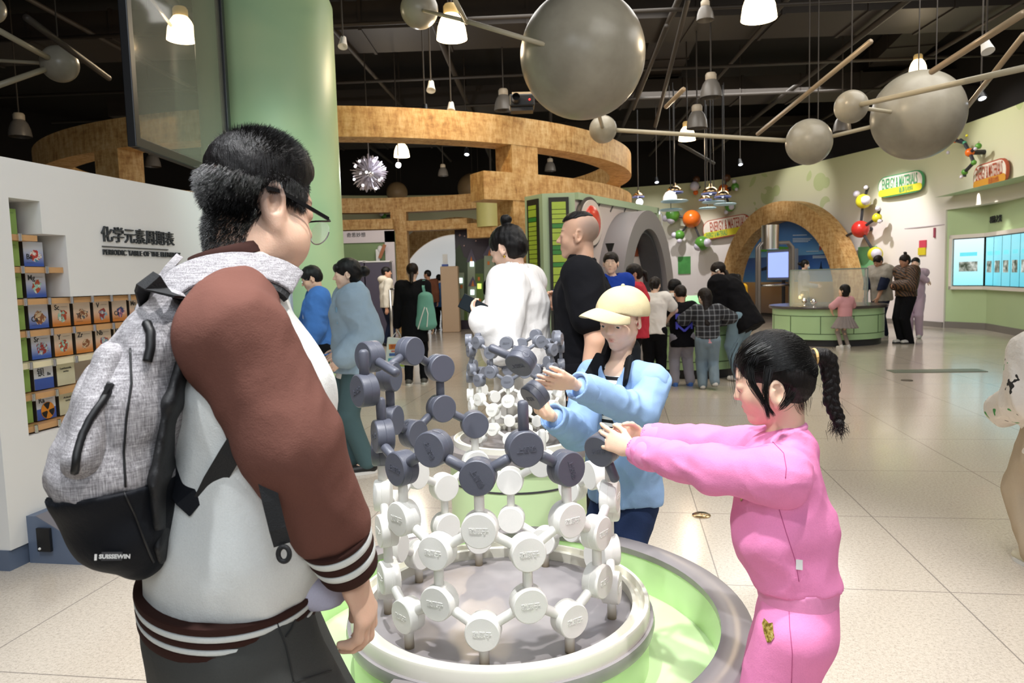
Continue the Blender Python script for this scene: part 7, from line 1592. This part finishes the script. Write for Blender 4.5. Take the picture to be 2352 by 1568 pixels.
strap([(608,1085,.985),(622,1150,.98),(638,1215,.98),(648,1250,.985)],.022,(r_[0],r_[1],0),.003,M_web,'hanging_strap')
MB().tube([P(652+13*math.cos(t),1272+17*math.sin(t),.982) for t in np.linspace(0,2*PI,25)],.0035,8,cap=False).build('strap_loop',M_web,rk,smooth=True)
strap([(425,690,1.03),(392,672,1.0),(352,650,.99),(335,640,1.01),(328,655,1.05),(335,690,1.08)],.028,(-.2,-.6,.7),.004,M_web,'grab_handle')
strap([(330,720,1.12),(340,680,1.16),(368,640,1.22),(395,610,1.28)],.05,(-.7,-.3,.6),.012,M_hea,'far_strap')
# ---------------------------------------------------------------- the girl in pink
p=Person('girl in a pink tracksuit with a braided ponytail pushing a dark atom onto the model',(.585,1.49),(-.93,.37),1.26,'c',.005,build=.72)
GIRL=p; p.neck=P(1804,992,1.5); p.pel=P(1822,1440,1.5); p.sp=nrm(p.neck-p.pel); p.chest=p.pel+(p.neck-p.pel)*.7; p.tf=p.f
p.hh=.171; p.hax=axes((-.93,.37),.26); p.hc=P(1768,868,1.5); r_=p.r; f_=p.f; N_=p.neck
p.sh={1:N_-p.sp*.060+r_*.095+f_*.01,-1:N_-p.sp*.066-r_*.098+f_*.01}
wL=P(1452,1032,1.70); wR=P(1474,1000,1.86); p.arm={-1:(P(1640,1078,1.50),wL),1:(P(1610,1022,1.76),wR)}; p.hl=.125
for q in (1,-1): p.setleg(q,(.60+r_[0]*q*.062,1.49+r_[1]*q*.062,0))
DA=P(1384,1030,1.775)       # the atom she holds
hk={-1:dict(d=nrm(P(1376,1000,1.75)-wL),n=nrm([.10,1,-.10]),curl=(.28,.50,.62,.70),thumb=(.5,.5,.3),side=-1,spread=.2),1:dict(d=nrm(P(1400,992,1.83)-wR),n=nrm([-.1,-1,0]),curl=(.5,.5,.55,.6),thumb=(.45,.5,.3),side=1)}
S=p.bodysdf(fine=True,handkw=hk,h=.0026,ez=-.115); h=hmap(p.hc,p.hax,p.hh)
V,F=S.mesh(1); me=tomesh('body',V,F); cf=head_color(SK['c'],p.hc,p.hax,p.hh,blush=.35)
C=np.concatenate([cf(V),np.ones((len(V),1))],1).astype(np.float32); me.color_attributes.new('Col','FLOAT_COLOR','POINT').data.foreach_set('color',C.ravel()); link('body',me,M_skin,p.e); p.eyes()
# hair drawn back to the tie: a smooth under-layer, then strands laid over it
M_gh=hairmat('girl_hair','#070606','#191210'); tie=P(1869,819,1.5)
S=Sdf(.0035); S.el(h(0,-.07,.15),A([.36,.44,.405])*p.hh,p.hax); S.el(h(0,-.22,-.02),A([.345,.30,.36])*p.hh,p.hax,.05*p.hh); S.ec(h(0,-.38,.10),tie,.07*p.hh,.075*p.hh,.10*p.hh)
S.el(h(0,.56,-.10),A([.42,.40,.44])*p.hh,p.hax,.03*p.hh,'-'); S.el(h(0,.24,-.40),A([.7,.38,.33])*p.hh,p.hax,.03*p.hh,'-')
for q in (-1,1): S.el(h(q*.40,-.10,-.24),A([.16,.17,.22])*p.hh,p.hax,.03*p.hh,'-')
S.cut(h(0,-.3,-.40),-p.hax[2]); S.fn(lambda q:.0016*wav(q,45,3,(1,1,3))); smesh('hair',S,M_gh,p.e)
def comb_back():
    n=7000; d=rn.normal(size=(n*3,3)); d/=np.linalg.norm(d,axis=1)[:,None]; Z=d[:,2]; Y=d[:,1]; X=d[:,0]
    ok=((Y<.62)&(Z>-.05))|((Y<.05)&(Z>-.62)); ok&=~((np.abs(X)>.55)&(Y>-.35)&(Y<.22)&(Z<-.12)); d=d[ok][:n]; m=len(d)
    tl=((tie-p.hc)@p.hax.T)/p.hh; td=tl-A([0,-.07,.10]); td=td/np.linalg.norm(td); k=9; out=[]
    for j in range(k):
        t=j/(k-1)*(.35+.65*1); t_=t**1.15; q=d*(1-t_)+td*t_; q/=np.linalg.norm(q,axis=1)[:,None]
        R=A([.374,.456,.418])+.0*t; w=q*R*(1+.012*rn.normal(size=(m,1))*(.5 if j else 0)); w=w+A([0,-.07,.15]); w[:,1]-=.14*np.clip(-q[:,2],0,1)*np.clip(-q[:,1]+.3,0,1)
        if j==k-1: w=np.tile(tl,(m,1))+rn.normal(size=(m,3))*.02
        out.append(w@(p.hax*p.hh)+p.hc)
    return hairmesh('hair_strands',np.stack(out,1),M_strand,p.e,.0007)
comb_back()
def lock(pts,n,spread,name,r=.0006):
    pts=[A(P(*q)) for q in pts]; k=12; T=np.linspace(0,len(pts)-1,k); base=A([pts[min(int(t),len(pts)-2)]*(1-(t-min(int(t),len(pts)-2)))+pts[min(int(t),len(pts)-2)+1]*(t-min(int(t),len(pts)-2)) for t in T])
    off=rn.normal(size=(n,1,3))*spread; tap=(1.0-.55*np.linspace(0,1,k))[None,:,None]; jit=np.cumsum(rn.normal(size=(n,k,3)),1)*spread*.018; end=rn.uniform(.6,1.0,size=(n,1,1))
    Q=base[None]+off*tap+jit; Q=Q[:,:1]+(Q-Q[:,:1])*1.0; return hairmesh(name,Q,M_strand,p.e,r)
lock([(1752,800,1.43),(1722,815,1.43),(1708,838,1.44),(1705,866,1.455)],110,.0065,'fringe'); lock([(1735,798,1.47),(1708,815,1.49),(1697,840,1.51),(1696,864,1.53)],120,.007,'fringe'); lock([(1730,796,1.53),(1706,812,1.56),(1694,836,1.58),(1693,862,1.59)],110,.007,'fringe')
lock([(1735,820,1.425),(1722,848,1.42),(1726,878,1.415),(1742,905,1.41),(1758,930,1.41),(1765,960,1.41)],80,.0045,'side_lock'); lock([(1765,850,1.41),(1760,880,1.405),(1757,905,1.405),(1762,935,1.405),(1778,955,1.40)],55,.004,'side_lock'); lock([(1818,900,1.42),(1812,915,1.42),(1800,930,1.42),(1792,938,1.42)],60,.006,'side_lock'); lock([(1832,900,1.46),(1838,925,1.46),(1845,940,1.46)],80,.012,'nape_wisps',.0004); lock([(1700,790,1.5),(1684,820,1.5),(1682,870,1.5),(1690,930,1.5)],14,.006,'loose_hairs',.00025)
g=MB(); tx=nrm(P(1895,816,1.5)-P(1862,818,1.5)); tu=nrm(np.cross(tx,UZ)); tw=np.cross(tx,tu); K=24
g.tube([tie+tx*.002+(tu*math.cos(t)+tw*math.sin(t))*.0148 for t in np.linspace(0,2*PI,K)],.0032,8,cap=False).build('hair_tie',mat('straw_band','#d9b070',.5),p.e,smooth=True)
bp_=[(1866,819),(1880,816),(1893,818),(1903,830),(1905,846),(1906,860),(1910,880),(1910,898),(1907,916),(1913,935),(1921,951),(1925,962)]
S=Sdf(.0022); bpts=[P(x,y,1.5) for x,y in bp_]
for i in range(3): S.ec(bpts[i],bpts[i+1],.0145,.017,.004)
for i in range(2,len(bpts)-1):
    a=bpts[i];b=bpts[i+1]; t=nrm(b-a); w=np.cross(t,A([0,1,0])); rr=.0180-.0007*i; 
    for q in (0,.5):
        sg=1 if (i*2+int(q*2))%2 else -1; c=a+(b-a)*q+w*sg*.0058; S.el(c,(rr*.70,rr*.85,rr*1.15),A([nrm(w-t*sg*.7),[0,1,0],nrm(t+w*sg*.7)]),.0012)
S.el(P(1926,972,1.5),(.0115,.0115,.0105),k=.002); S.fn(lambda q:.0006*wav(q,160,9,(1,1,.4))); smesh('braid',S,M_gh,p.e)
nb=320; ii=rn.integers(2,len(bpts)-2,nb); roots=A([bpts[i] for i in ii])+rn.normal(size=(nb,3))*.010; dd=A([nrm(bpts[i+1]-bpts[i]) for i in ii])+rn.normal(size=(nb,3))*.22; dd/=np.linalg.norm(dd,axis=1)[:,None]; strands('braid_wisps',roots,dd,.008+.012*rn.uniform(size=nb),M_strand,p.e,.0003,3)
roots=np.tile(P(1926,977,1.5),(220,1))+rn.normal(size=(220,3))*.007; dd=rn.normal(size=(220,3))*.5+A([0,0,-1.]); dd/=np.linalg.norm(dd,axis=1)[:,None]; strands('braid_tuft',roots,dd,.012+.012*rn.uniform(size=220),M_strand,p.e,.0005,3)
# pink sweatshirt and trousers
M_pink=cloth('pink_fleece','#f08fc0',.0018,vary=.03); M_pinkrib=cloth('pink_rib','#ee97c4',.0008,vary=.02)
S=Sdf(.0045); c=lambda x,y,d=1.5:P(x,y,d)
S.ec(c(1832,1335),c(1800,1215),(.100,.084),(.104,.094),.02,right=r_).ec(c(1800,1215),c(1790,1085),(.104,.094),(.098,.078),.04,right=r_).ec(c(1790,1085),N_-p.sp*.035,(.098,.078),(.062,.050),.04,right=r_)
for q in (1,-1): S.ec(N_-p.sp*.03,p.sh[q],.040,.050,.03)
S.cut(c(1832,1340),-p.sp); S.fn(folds(.0065,4.6,61,(1,1,1.3))); S.fn(folds(.0025,11,62)); S.cut(N_+p.sp*.006+f_*.02,nrm(p.sp*.92+f_*.30)); sw=smesh('sweatshirt',S,M_pink,p.e)
for q,sd in ((-1,63),(1,66)):
    e,w=p.arm[q]; S=Sdf(.0045); d=nrm(w-e); S.ec(N_-p.sp*.045+r_*q*.05,p.sh[q],.038,.054,.02).ec(p.sh[q],e,.054,.046,.03).ec(e,w-d*.045,.046,.036,.02); S.fn(folds(.0055,6,sd,(1.6,1.6,1))); S.fn(folds(.002,14,sd+1)); smesh('sleeve',S,M_pink,p.e)
    ribs('cuff',w-d*.055,w-d*.008,(.0385,.0385),(.034,.034),r_,72,[(0,1,0)],par=p.e) if False else None
    S=Sdf(.004); S.ec(w-d*.052,w-d*.016,.037,.0335,.01); S.cut(w-d*.010,d); S.ec(w-d*.02,w+d*.03,.028,.030,.004,op='-'); smesh('cuff',S,M_pinkrib,p.e)
S=Sdf(.004); S.ec(c(1831,1330),c(1834,1385),(.101,.083),(.094,.076),.01,right=r_); S.cut(c(1834,1384),-p.sp); S.cut(c(1831,1332),p.sp); smesh('hem_band',S,M_pinkrib,p.e)
nb_=nrm(p.sp*.92+f_*.30); nw=nrm(f_-nb_*(f_@nb_)); ring_tube('neck_band',N_-p.sp*.004+f_*.012,r_,nw,.049,.050,.0085,M_pinkrib,p.e)
S=Sdf(.005); S.ec(c(1834,1440),c(1833,1350),(.094,.078),(.09,.074),.02,right=r_)
for q in (1,-1): hp,kn,an,dd=p.leg[q]; hp=p.pel+r_*q*.044; S.ec(hp,kn,.074,.062,.02); S.ec(kn,an,.062,.052,.02)
S.cut(c(1833,1340),p.sp); S.fn(folds(.005,4.5,71,(1.2,1.2,.7))); tr=smesh('trousers',S,M_pink,p.e)
p.shoes(M_shoew,M_shoew)
stitched('side_seam',[sw],[[(1788,1108),(1790,1170),(1805,1220),(1826,1285),(1835,1335)]],.0008,mat('pink_seam','#c05a8e',.8),p.e,.0004); stitched('armhole_seam',[o for o in p.e.children if o.name.split('.')[0] in('sweatshirt','sleeve')],[[(1775,1015),(1800,1040),(1806,1075),(1804,1098)]],.0008,M_mats if False else bpy.data.materials['pink_seam'],p.e,.0004)
stitched('trouser_seam',[tr],[[(1812,1395),(1814,1440),(1820,1500),(1818,1568)]],.0008,bpy.data.materials['pink_seam'],p.e,.0004)
q=caster(sw)(1834,1295,.003); MB().box(q,(.012,.003,.020),[nrm(-f_),nrm(CAM-q),UZ]).build('side_tag',M_white,p.e)
M_gold=NT('gold_print'); v=M_gold.coord(); M_gold.base(M_gold.ramp(M_gold.noise(v,160,3),[(.4,'#7d6a26'),(.55,'#c9ae52'),(.7,'#efe0a0')])); M_gold.b.inputs['Roughness'].default_value=.35; M_gold.b.inputs['Metallic'].default_value=.5; M_gold=M_gold.m
patch(tr,[(1757,1420),(1768,1432),(1776,1430),(1778,1450),(1780,1462),(1772,1474),(1764,1475),(1757,1455),(1752,1432)],'gold_motif',M_gold,p.e)
patch(sw,[(1702,1112),(1716,1112),(1717,1128),(1711,1142),(1704,1152),(1701,1135)],'gold_motif',M_gold,p.e)
# ---------------------------------------------------------------- the boy in the cap
p=Person('boy in a beige cap and open denim shirt fitting two dark atoms together',(.40,2.62),(-.66,-.75),1.31,'c',.005,build=.74)
BOY=p; p.neck=P(1425,832,2.53); p.pel=P(1436,1135,2.60); p.sp=nrm(p.neck-p.pel); p.chest=p.pel+(p.neck-p.pel)*.7; p.tf=p.f
p.hh=.193; p.hax=axes((-.66,-.75),.27,-.04); p.hc=P(1426,729,2.50); r_=p.r; f_=p.f; N_=p.neck
p.sh={1:N_-p.sp*.055+r_*.118,-1:N_-p.sp*.058-r_*.125}
wL=P(1312,880,2.19); wR=P(1262,952,2.27); p.arm={-1:(P(1470,946,2.40),wL),1:(P(1325,992,2.46),wR)}; p.hl=.148
for q in (1,-1): p.setleg(q,(.405+r_[0]*q*.07,2.64+r_[1]*q*.07,0))
A1=P(1197,829,2.02); A2=P(1229,906,2.10)
hk={-1:dict(d=nrm(P(1205,872,2.06)-wL),n=nrm([.05,.90,.42]),curl=(.18,.14,.16,.22),thumb=(.30,.25,.15),side=-1,spread=.12),1:dict(d=nrm(P(1215,915,2.20)-wR),n=nrm([-.1,-.75,.65]),curl=(.7,.75,.8,.85),thumb=(.8,.3,.3),side=1)}
S=p.bodysdf(fine=True,handkw=hk,h=.0028); h=hmap(p.hc,p.hax,p.hh)
V,F=S.mesh(1); me=tomesh('body',V,F); cf=head_color(SK['c'],p.hc,p.hax,p.hh,blush=.35,extra=[((.30,-.10,.10),(.16,.26,.20),A(lin('#8f827c')),.9,.8),((-.30,-.10,.10),(.16,.26,.20),A(lin('#8f827c')),.9,.8),((0,-.4,-.1),(.35,.22,.25),A(lin('#6b605b')),.9,.8)])
C=np.concatenate([cf(V),np.ones((len(V),1))],1).astype(np.float32); me.color_attributes.new('Col','FLOAT_COLOR','POINT').data.foreach_set('color',C.ravel()); link('body',me,M_skin,p.e); p.eyes()
# cap
M_capb=cloth('beige_cap_cotton','#cdbf98',.0014,vary=.04); X=p.hax
capf=nrm(A([-.84,-.54,-.07])); capu=nrm(X[2]-capf*(X[2]@capf)); capr=np.cross(capf,capu); CX=A([capr,capf,capu]); hc=hmap(p.hc,CX,p.hh)
S=Sdf(.003); S.el(hc(0,-.045,.18),A([.425,.48,.385])*p.hh,CX); S.el(hc(0,-.045,.10),A([.43,.485,.30])*p.hh,CX,.02); S.cut(hc(0,.1,.10),-capu+.16*capf); S.fn(folds(.0022,9,81)); S.fn(lambda q:.0*q[...,0])
cap=smesh('cap_crown',S,M_capb,p.e); cap.name='cap'
S=Sdf(.003); pts=[]
g=MB(); K=26; V=[]
for i in range(K+1):
    t=math.radians(22)+math.radians(136)*i/K; e_=math.sin(PI*i/K)
    for rr,dz in ((.97,0),(1.22,-.012),(1.48,-.035),(1.70,-.07)):
        x=math.cos(t)*.43*(1+(rr-1)*.06); y=-.045+math.sin(t)*.485+(rr-.97)*.60*e_**.5; cv=-.22*(abs(math.cos(t))**2)*(rr-.95)-.13*math.cos(t)**2
        V.append(hc(x,y,.205+dz*1.3*e_+cv))
m=4; F=[(i*m+j,(i+1)*m+j,(i+1)*m+j+1,i*m+j+1) for i in range(K) for j in range(3)]
br=g.add(V,F).build('brim',M_capb,cap,smooth=True); so=br.modifiers.new('thick','SOLIDIFY'); so.thickness=.004; su=br.modifiers.new('sub','SUBSURF'); su.levels=1; su.render_levels=1
MB().ball(hc(0,-.045,.565),.007,10,6).build('cap_button',M_capb,cap,smooth=True)
cs=caster(cap); q0=cs(1368,693,.003); q1=cs(1396,690,.003)
if q0 is not None and q1 is not None:
    xa=nrm(q1-q0); mid=(q0+q1)/2; nn=nrm(mid-hc(0,-.045,.13)); nn=nrm(nn-xa*(nn@xa)); up=np.cross(nn,xa); up=up if up[2]>0 else -up
    text_obj('cap_lettering','CALIFORNIA\nSTATE',.011,mid+up*.010+nn*.003,xa,up,mat('thread_tan','#a08a74',.7),cap,.0006,.0003); text_obj('cap_lettering','Racing',.026,mid-up*.010+nn*.003,nrm(xa+up*.08),up,mat('thread_maroon','#6e4148',.7),cap,.001,.0012)
# striped tee, denim shirt, black collar
s=NT('stripe_tee'); v=s.coord(); sx=s.n('ShaderNodeSeparateXYZ'); s.l(v,sx.inputs[0]); k=s.math('LESS_THAN',s.math('FRACT',s.math('MULTIPLY',sx.outputs[2],41)),.48); s.base(s.mix(k,'#eeece6','#131316')); s.b.inputs['Roughness'].default_value=.9; M_tee=s.m
S=Sdf(.005); c=lambda x,y,d:P(x,y,d); pl=p.pel
S.ec(pl-p.sp*.02,p.chest,(.112,.084),(.108,.080),.03,right=r_).ec(p.chest,N_-p.sp*.04,(.108,.080),(.07,.055),.03,right=r_); S.cut(pl-p.sp*.005,-p.sp); S.fn(folds(.003,6,91)); S.ec(N_-p.sp*.02,N_+p.sp*.08,.045,.05,.005,op='-'); smesh('striped_tee',S,M_tee,p.e)
M_ds=cloth('light_denim','#93b2da',.0014,vary=.16)
S=Sdf(.0045); S.ec(pl-p.sp*.005,pl+p.sp*.14,(.142,.104),(.136,.102),.02,right=r_).ec(pl+p.sp*.14,p.chest,(.136,.102),(.130,.098),.04,right=r_).ec(p.chest,N_-p.sp*.035,(.130,.098),(.085,.062),.04,right=r_)
for q in (1,-1): S.ec(N_-p.sp*.032,p.sh[q],.046,.058,.03)
a=N_+f_*.10-p.sp*.02; b=pl+f_*.13-p.sp*.05+r_*.012; S.ec(a,b,(.022,.075),(.050,.085),.006,right=r_,op='-'); S.cut(pl-p.sp*.012,nrm(-p.sp+.0*r_)); S.fn(folds(.006,5.0,92,(1,1,.8))); S.fn(folds(.0022,12,93)); S.ec(N_-p.sp*.02+f_*.015,N_+p.sp*.08,.055,.06,.006,op='-'); sh_=smesh('denim_shirt',S,M_ds,p.e)
for q,sd in ((-1,94),(1,97)):
    e,w=p.arm[q]; d=nrm(w-e); S=Sdf(.0045); S.ec(p.sh[q]-p.sp*.01,e,.062,.058,.03).ec(e,w-d*.075,.058,.047,.02); S.fn(folds(.0062,6,sd,(1.2,1.2,.9))); S.fn(folds(.0024,13,sd+1)); smesh('sleeve',S,M_ds,p.e)
    S=Sdf(.004); S.ec(w-d*.085,w-d*.028,.046,.044,.01); S.cut(w-d*.022,d); S.ec(w-d*.03,w+d*.03,.035,.038,.003,op='-'); S.fn(folds(.002,12,sd+2)); smesh('cuff',S,M_ds,p.e)
M_bc=cloth('black_collar','#1b1b1d',.001); S=Sdf(.004); S.ec(N_-p.sp*.012-f_*.006,N_+p.sp*.038-f_*.022,.066,.060,.01); 
for q in (1,-1): S.ec(N_+r_*q*.050+f_*.025+p.sp*.012,N_+r_*q*.070+f_*.082-p.sp*.055,(.037,.011),(.030,.008),.012,right=nrm(r_*q*.3+p.sp*.9))
S.ec(N_-p.sp*.05+f_*.03,N_+p.sp*.09-f_*.01,.046,.052,.004,op='-'); S.ec(N_+f_*.055-p.sp*.06,N_+f_*.06+p.sp*.05,.030,.034,.004,op='-'); smesh('collar',S,M_bc,p.e)
S=Sdf(.005); S.ec(pl-p.sp*.06,pl+p.sp*.03,(.108,.082),(.105,.08),.02,right=r_)
for q in (1,-1): hp,kn,an,dd=p.leg[q]; S.ec(pl+r_*q*.05-p.sp*.02,kn,.075,.062,.02); S.ec(kn,an,.062,.052,.02)
S.cut(pl+p.sp*.03,p.sp); S.fn(folds(.004,5,99)); smesh('jeans',S,cloth('dark_blue_denim','#2b3a5c',.002),p.e); p.shoes(M_shoew,M_shoew)
stitched('placket_seam',sh_,[[(1402,850),(1400,900)],[(1372,990),(1352,1060),(1340,1130)],[(1440,880),(1430,905),(1452,905)]],.0009,mat('denim_seam','#5f83b4',.8),p.e,.0006)
for x,y in ((1361,978),(1352,1028),(1346,1078)):
    q=caster(sh_)(x,y,.002)
    if q is not None: MB().ball(q,.0045,10,6).build('snap_button',M_steel,p.e,smooth=True)
# ---------------------------------------------------------------- atoms in their hands
def held(pos,nrmv,lab,pins,hole=None,updir=(0,0,1)):
    n_=nrm(nrmv); z=A(updir,dtype=float); z=nrm(z-n_*(z@n_)); y=-n_; x=np.cross(y,z); e=empty('dark_atom',pos,lab,'model atom','loose charcoal atoms')
    M=Matrix.Identity(4)
    for i in range(3): M[i][0]=x[i]; M[i][1]=y[i]; M[i][2]=z[i]; M[i][3]=pos[i]
    e.matrix_world=M; o=bpy.data.objects.new('disc',setm(atom_mesh('dark_disc',AR,AT,'上智验',.2,hole),M_da,M_hole)); COL.objects.link(o); o.parent=e
    for q,L in pins: o=bpy.data.objects.new('pin',setm(bondmesh('dark_pin',BR*1.06,L),M_da)); COL.objects.link(o); o.parent=e; o.matrix_basis=alongM((0,0,0),(math.sin(q),0,math.cos(q)))
held(DA,(-.62,-.72,-.20),'charcoal atom disc in the hands of the girl in pink, its peg pointing down',[(PI-.30,.088)])
held(A1,(-.45,-.66,-.60),'upper charcoal atom disc held by the boy in the cap, with a round socket',[(-1.05,.10)],.75)
held(A2,(-.70,-.45,-.55),'lower charcoal atom disc gripped in the fist of the boy in the cap',[])
